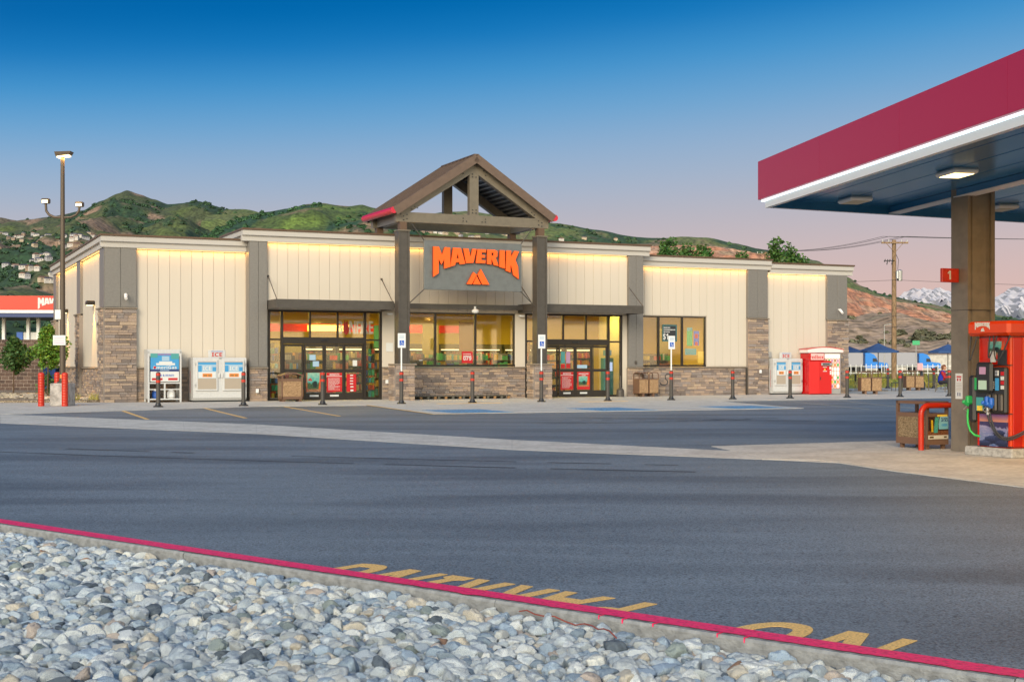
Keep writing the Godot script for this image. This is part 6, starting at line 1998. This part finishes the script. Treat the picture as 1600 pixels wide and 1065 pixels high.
# ---------------------------------------------------------------- left of the store
func left_side() -> void:
	var pl := thing("light_pole", "tall brown lamp post with one top lamp and two curved side lamps beside the store", "lamp post", wp(-15.98, .012, -47.5))
	part(pl, "pedestal", MB.new().cbox(-.34, 0, -.34, .34, .80, .34, .02), mat("pedestal_concrete", Color(.46, .43, .40), .9, 0.0, M.kerb_concrete.albedo_texture, Vector3(.3, .3, .3)))
	part(pl, "pole", MB.new().cyl(Vector3(0, .80, 0), Vector3(0, 8.85, 0), .105, .07, 12), M.pole_brown)
	part(pl, "base_flange", MB.new().lathe([Vector2(.2, .80), Vector2(.2, .84), Vector2(.12, .88), Vector2(.11, 1.0)], 14), M.pole_brown)
	part(pl, "lamp_head", MB.new().hexa([Vector3(-.20, 8.84, .16), Vector3(.28, 8.90, .16), Vector3(.28, 8.90, -.16), Vector3(-.20, 8.84, -.16), Vector3(-.24, 9.0, .19), Vector3(.34, 9.02, .19), Vector3(.34, 9.02, -.19), Vector3(-.24, 9.0, -.19)]), M.pole_brown)
	part(pl, "lamp_lens_glow", MB.new().hexa([Vector3(-.16, 8.80, .14), Vector3(.25, 8.855, .14), Vector3(.25, 8.855, -.14), Vector3(-.16, 8.80, -.14), Vector3(-.16, 8.85, .14), Vector3(.25, 8.90, .14), Vector3(.25, 8.90, -.14), Vector3(-.16, 8.85, -.14)]), M.warm_lamp_glow)
	area_light("pole_light", pl.transform * Transform3D(DOWN, Vector3(.04, 8.79, 0)), .4, .26, Color(1, .78, .42), 1.1, self).reparent(pl)
	for s in [-1.0, 1.0]:
		var hh := 7.30 if s < 0 else 7.18
		part(pl, "side_arm", MB.new().tube([Vector3(0, 6.68, 0), Vector3(.30 * s, 6.70, 0), Vector3(.48 * s, 6.78, 0), Vector3(.58 * s, 6.92, 0), Vector3(.60 * s, hh - .12, 0)], .045, 8), M.pole_brown)
		part(pl, "side_lamp", MB.new().cbox(.60 * s - .14, hh - .12, -.12, .60 * s + .14, hh + .06, .10, .03), M.pole_brown)
		part(pl, "side_lamp_glow", MB.new().box(.60 * s - .10, hh - .10, .10, .60 * s + .10, hh - .01, .112), M.warm_lamp_glow)
		area_light("side_light", pl.transform * Transform3D(Basis(Vector3.UP, PI), Vector3(.60 * s, hh - .02, .125)), .2, .14, Color(1, .80, .45), .14, self).reparent(pl)
	var sg := part(pl, "notice_board", MB.new().box(-.30, 2.15, .11, .14, 2.50, .125), M.print_white)
	for i in 3: part(sg, "small_print", MB.new().box(-.26, 2.22 + i * .08, .125, .10, 2.24 + i * .08, .127), M.print_mauve)
	part(pl, "meter_box", MB.new().cbox(-.26, 3.05, -.08, -.02, 3.42, .10, .02), M.galvanised)
	part(pl, "sticker", MB.new().box(-.06, .98, .112, .06, 1.10, .116), M.print_orange)
	var rn := ["left of the lamp post pedestal", "behind the lamp post pedestal", "right of the lamp post pedestal"]
	for i in 3:
		var q = [[-16.54, -46.93], [-16.44, -48.3], [-15.71, -46.93]][i]
		var o := thing("guard_post", "orange red ribbed guard post standing " + rn[i], "guard post", wp(q[0], .012, q[1]), "red guard posts round the lamp post")
		var prof := []
		for k in 24: prof.append(Vector2(.105 + (.006 if k % 2 else 0.0), k * 1.14 / 24))
		prof.append_array([Vector2(.105, 1.14), Vector2(.085, 1.17), Vector2(.04, 1.185), Vector2(0, 1.19)])
		part(o, "sleeve", MB.new().lathe(prof, 18), M.post_red)
	# planting bed with pale rock and two young trees
	var bed := MB.new().slab(poly([[-42, -60], [-22.2, -50.8], [-16.3, -51.2], [-15.2, -52.4], [-23, -69], [-42, -74]]), -.1, .10)
	struct("planting_bed", bed, mat("pale_rock", Color(.40, .33, .25), .95, 0.0, noise_tex(90, .1, [Color(.4, .38, .35), Color(.85, .82, .78), Color(1, 1, 1)], [.25, .5, .75], 512, FastNoiseLite.TYPE_CELLULAR, 3), Vector3(.4, .4, .4)))
	var r := RandomNumberGenerator.new()
	r.seed = 44
	var mm := MultiMesh.new()
	mm.transform_format = MultiMesh.TRANSFORM_3D
	mm.use_colors = true
	mm.mesh = stone_mesh(301)
	mm.instance_count = 900
	for i in 900:
		var t := r.randf(); var p := Vector3(lerpf(-30, -16.2, t), .11, lerpf(-57.5, -52.2, t) - r.randf() * (6.0 if t < .8 else 1.5))
		var s := r.randf_range(.05, .14)
		mm.set_instance_transform(i, Transform3D(Basis(Vector3.UP, r.randf() * TAU) * Basis.from_scale(Vector3(s, s * .6, s * .8)), p))
		mm.set_instance_color(i, Color(.45, .38, .30) * r.randf_range(.6, 1.3))
	var rocks := MultiMeshInstance3D.new()
	rocks.name = "bed_rock"
	rocks.multimesh = mm
	rocks.material_override = M.hill_cover
	add_child(rocks)
	tag(rocks, "pale broken rock spread under the young trees", "gravel", "", "stuff")
	tree("young_tree", "small round dark young tree before the block wall, farther from the store", wp(-23.7, .1, -63.5), 2.62, .95, 1.0, 3200, .09, Color(.045, .11, .022), 5, "young trees before the block wall", .0)
	tree("young_tree", "taller bright green young tree nearest the lamp post", wp(-19.75, .1, -56.8), 2.95, 1.15, .95, 3400, .085, Color(.11, .22, .022), 6, "young trees before the block wall", .05)
	tree("shrub", "low green shrub at the foot of the bright young tree", wp(-19.9, .1, -57.3), .95, .05, .75, 500, .07, Color(.04, .12, .02), 8)
	for q in [[-17.0, -51.6], [-16.2, -52.0], [-23.2, -55.2], [-25.0, -57.4]]:
		var g := thing("grass_tuft", "dry yellow green grass tuft %s" % ["beside the lamp post", "at the store's side wall", "in the rock bed's front", "in the rock bed below the dark tree"][[-17.0, -16.2, -23.2, -25.0].find(q[0])], "grass", wp(q[0], .1, q[1]))
		var mb := MB.new()
		for i in 60:
			var a := r.randf() * TAU; var l := r.randf_range(.15, .34)
			var p := Vector3(r.randf_range(-.25, .25), 0, r.randf_range(-.15, .15)); var e := p + Vector3(cos(a) * l * .5, l, sin(a) * l * .5)
			mb.col = Color(.35, .30, .06) * r.randf_range(.6, 1.2)
			mb.tri(p - Vector3(.012, 0, 0), p + Vector3(.012, 0, 0), e)
		part(g, "blades", mb, M.leaves)
	# block wall
	var wl := thing("block_wall", "brown concrete block wall behind the young trees", "wall", wp(-31.6, 0, -72.6, .03))
	part(wl, "mortar", MB.new().box(0, 0, -.2, 8.7, 2.78, -.012), M.block_joint)
	var bm := MB.new().cbox(.006, .006, -.15, .394, .194, 0, .012).mesh()
	var half := MB.new().cbox(.006, .006, -.15, .194, .194, 0, .012).mesh()
	for j in 14:
		for i in 22:
			var x := i * .40 + (.20 if j % 2 else 0.0)
			if x + .4 > 8.7: continue
			part(wl, "block", bm, [M.block, M.block_dark, M.block, M.block_pale][rng.randi() % 4], wp(x, j * .2, rng.randf_range(-.006, .004)))
		if j % 2: part(wl, "block", half, M.block, wp(0, j * .2, 0))
	# second canopy across the street
	var c2 := thing("distant_canopy", "distant red fuel canopy with white lettering beyond the block wall", "canopy", wp(-31.3, 0, -93, .06))
	part(c2, "fascia", MB.new().box(-22, 5.2, -8, 0, 6.18, 0), mat("far_red", Color(.52, .024, .003), .4))
	part(c2, "white_band", MB.new().box(-22, 4.98, -7.95, -.05, 5.2, -.03), M.canopy_white)
	part(c2, "blue_edge", MB.new().box(-22, 4.70, -7.9, -.1, 4.98, -.1), M.print_navy)
	wordmark(c2, Transform3D(Basis.from_scale(Vector3(1, 1.0, 1)), Vector3(-.62, 5.56, 0)), 2.5, M.print_white, .02, false)
	for x in [-4.6, -2.9, -2.2, -8.5, -12]: part(c2, "column", MB.new().box(x - .10, -.3, -2.1, x + .10, 4.70, -1.8), M.canopy_white)
	# things parked beyond the wall
	var bb := thing("recycling_cart", "dark blue wheeled cart half hidden behind the bright young tree", "bin", wp(-22.75, .1, -66.0))
	part(bb, "body", MB.new().hexa([Vector3(-.24, .1, .26), Vector3(.24, .1, .26), Vector3(.24, .1, -.26), Vector3(-.24, .1, -.26), Vector3(-.30, 1.1, .34), Vector3(.30, 1.1, .34), Vector3(.30, 1.1, -.34), Vector3(-.30, 1.1, -.34)]), mat("cart_blue", Color(.02, .07, .28), .5))
	part(bb, "lid", MB.new().cbox(-.32, 1.1, -.36, .32, 1.18, .38, .03), M.cart_blue)
	for z in [-.28, .2]: part(bb, "wheel", MB.new().cyl(Vector3(-.2, .1, z), Vector3(-.2, .1, z + .06), .1, .1, 10), M.hose_black)
	var bx := thing("box_trailer", "white box trailer with a blue end standing beyond the block wall", "trailer", wp(-33.4, -.2, -96))
	part(bx, "box", MB.new().cbox(-1.3, .9, -1.2, 1.3, 3.9, 1.2, .05), M.white_enamel)
	part(bx, "end_stripe", MB.new().box(-1.75, .9, 1.0, -1.32, 3.9, 1.22), M.print_blue)
	for x in [-.7, .7]: part(bx, "wheel", MB.new().cyl(Vector3(x, .45, 1.25), Vector3(x, .45, .95), .45, .45, 14), M.hose_black)
	part(bx, "chassis", MB.new().box(-1.3, .6, -1.0, 1.3, .9, 1.0), M.print_dark)

# ---------------------------------------------------------------- patio, street and poles on the right
func patio_set(where: String, x: float, z: float, seats: Array) -> void:
	var t := thing("patio_table", "dark metal patio table under the blue parasol " + where, "table", wp(x, .012, z), "patio tables")
	part(t, "top", MB.new().lathe([Vector2(0, .70), Vector2(.58, .70), Vector2(.60, .715), Vector2(.58, .73), Vector2(0, .73)], 20), M.steel)
	part(t, "leg", MB.new().cyl(Vector3(.1, .0, 0), Vector3(.1, .70, 0), .04, .04, 8), M.steel)
	for a in 4: part(t, "foot", MB.new().beam(Vector3(.1, .03, 0), Vector3(.1 + cos(a * PI / 2 + .4) * .4, .03, sin(a * PI / 2 + .4) * .4), .06, .05), M.steel)
	var u := thing("patio_parasol", "navy blue patio parasol " + where, "parasol", wp(x - .02, .012, z - .02), "navy patio parasols")
	part(u, "pole", MB.new().cyl(Vector3(0, 0, 0), Vector3(0, 2.6, 0), .025, .025, 8), M.steel)
	var cn := MB.new()
	var k := 8
	for i in k:
		var a0 := TAU * i / k; var a1 := TAU * (i + 1) / k
		var p0 := Vector3(cos(a0) * 1.12, 2.16, sin(a0) * 1.12); var p1 := Vector3(cos(a1) * 1.12, 2.16, sin(a1) * 1.12); var ap := Vector3(0, 2.58, 0)
		var m0 := p0.lerp(ap, .5) - Vector3(0, .035, 0); var m1 := p1.lerp(ap, .5) - Vector3(0, .035, 0)
		cn.oq(p0, p1, m1, m0, Vector3.UP); cn.tri(m1, ap, m0) if (ap - m1).cross(m0 - m1).y > 0 else cn.tri(m0, ap, m1)
		var mid := (p0 + p1) / 2 * Vector3(.97, 1, .97)
		cn.oq(p0, p1, p1 - Vector3(0, .10, 0), p0 - Vector3(0, .10, 0), mid)
	part(u, "canopy", cn, M.umbrella_blue)
	for i in k:
		var a := TAU * i / k
		part(u, "rib", MB.new().cyl(Vector3(0, 2.54, 0), Vector3(cos(a) * 1.1, 2.14, sin(a) * 1.1), .010, .010, 5), M.steel)
	part(u, "finial", MB.new().ball(Vector3(0, 2.63, 0), .05, 8, 6, Vector3(.8, 1.4, .8)), M.print_dark)
	for s in seats:
		var c := thing("patio_chair", "dark patio chair %s the table %s" % [s[3], where], "chair", wp(x + s[0], .012, z + s[1], s[2]), "patio chairs")
		part(c, "seat", MB.new().cbox(-.23, .43, -.23, .23, .46, .23, .01), M.steel)
		part(c, "backrest", MB.new().cbox(-.24, .52, -.26, .24, .92, -.22, .015), M.steel)
		for lx in [-.21, .18]:
			part(c, "leg", MB.new().box(lx, 0, .18, lx + .03, .43, .21), M.steel)
			part(c, "leg", MB.new().box(lx, 0, -.25, lx + .03, .93, -.221), M.steel)

func wire(nm: String, label: String, a: Vector3, b: Vector3, sag: float, r := .016) -> void:
	var p := []
	for i in 17:
		var t := i / 16.0
		p.append(a.lerp(b, t) - Vector3(0, sag * 4 * t * (1 - t), 0))
	var mb := MB.new()
	for i in 16: mb.cyl(p[i], p[i + 1], r, r, 5, false)
	tag(part(self, nm, mb, M.wire), label, "cable", "overhead cables")

func semi(label: String, xf: Transform3D) -> void:
	var o := thing("lorry", label, "lorry", xf, "blue lorries on the road behind the patio")
	part(o, "cab", MB.new().prism(poly([[-1.4, .7], [1.3, .7], [1.3, 2.0], [1.0, 2.9], [.4, 3.6], [-.6, 3.95], [-1.4, 3.95]]), -1.25, 1.25), M.truck_blue)
	part(o, "hood", MB.new().prism(poly([[1.3, .7], [3.4, .6], [3.5, 1.2], [3.3, 1.75], [1.3, 2.0]]), -1.1, 1.1), M.truck_blue)
	for z in [-1.26, 1.25]: part(o, "window", MB.new().prism(poly([[.15, 2.0], [1.2, 2.0], [.95, 2.75], [.15, 2.75]]), z, z + .01), M.print_dark)
	part(o, "windscreen", MB.new().hexa([Vector3(1.31, 2.05, 1.1), Vector3(1.31, 2.05, -1.1), Vector3(1.29, 2.05, -1.1), Vector3(1.29, 2.05, 1.1), Vector3(1.03, 2.88, 1.1), Vector3(1.03, 2.88, -1.1), Vector3(1.0, 2.88, -1.1), Vector3(1.0, 2.88, 1.1)]), M.print_dark)
	part(o, "trailer", MB.new().cbox(-17.5, 1.15, -1.3, -1.9, 4.1, 1.3, .05), mat("trailer_grey", Color(.30, .30, .335), .5))
	part(o, "chassis", MB.new().box(-17.2, .8, -.9, 1.0, 1.15, .9), M.print_dark)
	for x in [2.5, -1.8, -3.1, -15.0, -16.3]:
		for z in [-1.2, .9]: part(o, "wheel", MB.new().cyl(Vector3(x, .5, z), Vector3(x, .5, z + .3), .5, .5, 14), M.hose_black)
	part(o, "headlight", MB.new().cbox(3.3, 1.0, .75, 3.5, 1.25, 1.08, .03), M.white_plain)
	part(o, "headlight", MB.new().cbox(3.3, 1.0, -1.08, 3.5, 1.25, -.75, .03), M.white_plain)

func power_pole(label: String, x: float, z: float, h: float, full: bool) -> Node3D:
	var o := thing("power_pole", label, "power pole", wp(x, -.3, z), "wooden power poles")
	part(o, "pole", MB.new().cyl(Vector3.ZERO, Vector3(0, h + .3, 0), .21, .15, 10), M.timber)
	part(o, "cross_arm", MB.new().box(-1.0, h + .02, .14, 1.0, h + .14, .26), M.timber)
	for s in [-1.0, 1.0]: part(o, "brace", MB.new().beam(Vector3(s * .62, h + .03, .2), Vector3(0, h - .65, .18), .05, .03), M.timber)
	for q in [-.9, -.45, .5, .9]: part(o, "insulator", MB.new().cyl(Vector3(q, h + .14, .2), Vector3(q, h + .32, .2), .05, .04, 8), M.galvanised)
	if full:
		part(o, "transformer", MB.new().lathe([Vector2(0, h - 2.75), Vector2(.20, h - 2.75), Vector2(.21, h - 2.0), Vector2(.10, h - 1.92), Vector2(0, h - 1.92)], 14), M.galvanised, wp(.40, 0, .05))
		part(o, "transformer", MB.new().lathe([Vector2(0, h - 2.6), Vector2(.13, h - 2.6), Vector2(.13, h - 2.05), Vector2(0, h - 2.0)], 12), M.galvanised, wp(.15, 0, .38))
		for i in 4: part(o, "cutout", MB.new().beam(Vector3(-.15 - i * .18, h - 1.15, .15), Vector3(-.22 - i * .18, h - 1.55 + (i % 2) * .2, .15), .06, .06).beam(Vector3(0, h - 1.25, .15), Vector3(-.8, h - 1.28, .15), .05, .05), M.print_dark)
		part(o, "cable_run", MB.new().tube([Vector3(.25, h - 1.9, .1), Vector3(.3, h - 1.2, .15), Vector3(.1, h - .8, .2)], .02, 5), M.wire)
	return o

func right_side() -> void:
	patio_set("nearest the store's corner", 17.75, -71.8, [[-.2, .9, 0.0, "on the near side of"]])
	patio_set("in the middle of the patio", 19.75, -71.95, [[.95, .1, -1.3, "right of"], [-.95, -.2, 1.5, "left of"]])
	patio_set("farthest along the patio", 24.7, -75.6, [[-1.5, 2.0, 1.2, "behind the seated person at"], [.2, -1.0, 0.2, "beyond"]])
	seated_person(wp(22.35, .012, -69.6, -.35))
	var ch := thing("patio_chair", "dark patio chair the seated person sits on", "chair", wp(22.35, .012, -69.6, PI / 2 - .35), "patio chairs")
	part(ch, "seat", MB.new().cbox(-.25, .36, -.22, .25, .40, .24, .01), M.steel)
	part(ch, "backrest", MB.new().cbox(-.25, .50, -.30, .25, .88, -.26, .015), M.steel)
	for lx in [-.23, .20]:
		part(ch, "leg", MB.new().box(lx, 0, .19, lx + .03, .36, .22), M.steel); part(ch, "leg", MB.new().box(lx, 0, -.29, lx + .03, .88, -.261), M.steel)
	var ut := thing("patio_table", "small dark table in front of the seated person", "table", wp(23.05, .012, -69.35), "patio tables")
	part(ut, "top", MB.new().lathe([Vector2(0, .73), Vector2(.36, .73), Vector2(.37, .745), Vector2(.36, .76), Vector2(0, .76)], 20), M.steel)
	part(ut, "leg", MB.new().cyl(Vector3(.12, 0, 0), Vector3(.12, .73, 0), .03, .03, 8).cyl(Vector3(.12, 0, 0), Vector3(.12, .03, 0), .2, .2, 12), M.steel)
	var ash := thing("ash_urn", "black cone shaped ash urn beside the far patio bin", "ash urn", wp(23.0, .012, -75.0))
	part(ash, "urn", MB.new().lathe([Vector2(0, 0), Vector2(.20, 0), Vector2(.20, .38), Vector2(.14, .48), Vector2(.09, .62), Vector2(.07, 1.05), Vector2(0, 1.1)], 14), mat("urn_grey", Color(.03, .04, .055), .5))
	var bag := thing("paper_sheet", "pale pink sheet standing on the far patio bin", "paper", at(44.35, 1.11, -4.9, -.3))
	part(bag, "sheet", MB.new().cbox(-.16, 0, -.02, .16, .40, .02, .01), mat("pink_paper", Color(.62, .36, .38), .8))
	# grass bank and picket fence
	var g := MB.new()
	for i in 24:
		for j in 8:
			var q := []
			for o in [[0, 0], [1, 0], [1, 1], [0, 1]]:
				var x: float = 14 + (i + o[0]) * 2.4; var t: float = (j + o[1]) / 8.0
				q.append(Vector3(x + t * 10, -.02 + .50 * t * t * (3 - 2 * t) + .05 * sin(x * .7 + t * 3), -(79.0 + t * 33)))
			g.quad(q[0], q[1], q[2], q[3])
	tag(part(self, "grass", g, M.grass), "yellow green grass bank behind the patio", "grass", "", "stuff")
	var r := RandomNumberGenerator.new()
	r.seed = 9
	var tuft := MB.new()
	for i in 14:
		var a := r.randf() * TAU; var l := r.randf_range(.6, 1.0)
		var p := Vector3(r.randf_range(-.5, .5), 0, r.randf_range(-.5, .5))
		tuft.tri(p - Vector3(.05, 0, 0), p + Vector3(.05, 0, 0), p + Vector3(cos(a) * .4, l, sin(a) * .4))
	var mm := MultiMesh.new()
	mm.transform_format = MultiMesh.TRANSFORM_3D
	mm.use_colors = true
	mm.mesh = tuft.mesh()
	mm.instance_count = 1800
	for i in 1800:
		var x := r.randf_range(14, 64); var t := r.randf(); var s := r.randf_range(.15, .42)
		mm.set_instance_transform(i, Transform3D(Basis(Vector3.UP, r.randf() * TAU) * Basis.from_scale(Vector3(s * 1.6, s, s * 1.6)), Vector3(x + t * 8, -.05 + .50 * t * t * (3 - 2 * t), -(79.5 + t * 32))))
		mm.set_instance_color(i, Color(.20, .22, .03).lerp(Color(.40, .30, .05), r.randf() * (1.0 - t * .2)) * r.randf_range(.7, 1.2))
	var gm := MultiMeshInstance3D.new()
	gm.name = "grass_tufts"
	gm.multimesh = mm
	gm.material_override = M.leaves
	add_child(gm)
	tag(gm, "rough grass tufts on the bank behind the patio", "grass", "", "stuff")
	var fc := thing("picket_fence", "pale picket fence along the grass bank behind the patio", "fence", wp(24, .40, -109.5))
	var pk := MB.new().cbox(-.03, -.1, -.015, .03, 1.0, .015, .006).mesh()
	for i in 62: part(fc, "picket", pk, M.white_plain, wp(i * .42, rng.randf_range(-.02, .02), 0))
	for y in [.25, .80]: part(fc, "rail", MB.new().box(-.1, y, -.03, 26, y + .05, -.016), M.white_plain)
	var wl := thing("barrier_wall", "pale concrete barrier wall behind the blue lorries", "wall", wp(60, -.35, -322))
	for i in 16: part(wl, "panel", MB.new().cbox(i * 4.5 + .05, 0, -.15, i * 4.5 + 4.45, 3.7, .1, .03), M.concrete)
	semi("blue lorry with white trailer, nearer the store", wp(76.2, -.34, -284))
	semi("blue lorry with white trailer, nearer the canopy column", wp(92.5, -.34, -300))
	# poles and cables
	power_pole("tall wooden power pole with transformers behind the patio", 28.6, -100, 10.7, true)
	power_pole("wooden power pole showing only its cross arm above the store roof", 26.6, -140, 13.1, false)
	power_pole("wooden power pole hidden beyond the fuel canopy", 62, -96, 10.6, false)
	var cw := ["topmost", "second", "third", "fourth"]
	for i in 4:
		var q: float = [-.9, -.45, .5, .9][i]
		wire("power_cable", "%s dark cable from the near power pole to the one behind the store" % cw[i], Vector3(28.6 + q, 10.95, -99.8), Vector3(26.6 + q, 13.35, -139.8), .5)
		wire("power_cable", "%s dark cable from the near power pole past the canopy column" % cw[i], Vector3(28.6 + q, 10.95, -99.8), Vector3(62 + q, 10.85, -95.8), .35)
	for i in 3:
		wire("phone_cable", "%s low cable crossing the hillside beyond the patio" % cw[i], Vector3(6, [7.9, 6.9, 4.9][i], -102), Vector3(28.7, [7.7, 5.0, 4.2][i], -99.8), .3, .014)
		wire("phone_cable", "%s low cable from the near power pole towards the canopy" % cw[i], Vector3(28.7, [7.7, 5.0, 4.2][i], -99.8), Vector3(66, [6.9, 4.6, 3.9][i], -96), .3, .014)
	# street lamp and green road sign out on the slope
	for q in [[44.6, -160, 5.6, "left of the green road sign"], [36.5, -150, 5.2, "beside the middle parasol"]]:
		var sl := thing("street_lamp", "thin grey street lamp on the bare slope, " + q[3], "street lamp", wp(q[0], -.35, q[1]), "street lamps beyond the patio")
		part(sl, "pole", MB.new().cyl(Vector3.ZERO, Vector3(0, q[2] + .8, 0), .06, .045, 6), M.galvanised)
		part(sl, "arm", MB.new().beam(Vector3(0, q[2] + .78, 0), Vector3(.7, q[2] + .9, 0), .06, .06), M.galvanised)
		part(sl, "lamp", MB.new().cbox(.5, q[2] + .82, -.1, .9, q[2] + .92, .1, .02), M.galvanised)
	var rs := thing("road_sign", "green road sign on the bare slope behind the patio", "sign", wp(60.5, -.35, -200))
	part(rs, "panel", MB.new().cbox(-.55, 4.5, 0, .55, 5.15, .06, .02), mat("sign_green", Color(.05, .38, .16), .5))
	part(rs, "post", MB.new().cyl(Vector3.ZERO, Vector3(0, 4.4, 0), .06, .06, 6), M.galvanised)

func backdrop_things() -> void:
	houses()
	var w := [[11.0, 9.7, 3.0, "leftmost of the tree tops above the last window"], [12.2, 9.5, 3.0, "second tree top above the last window"], [13.3, 9.2, 2.6, "third tree top above the last window"], [16.2, 8.9, 2.4, "small tree top between the two roof steps"], [18.6, 9.7, 3.2, "leftmost tree top above the far roof end"], [19.9, 9.5, 3.0, "rightmost tree top above the far roof end"]]
	for i in w.size():
		var q = w[i]
		tree("poplar_tree", "green poplar behind the store, " + q[3], wp(q[0], 0, -92.5 - (i % 2) * 1.3), q[1], 1.2, q[2], 5200, .15, Color(.050, .125, .022), 20 + i, "poplars behind the store")
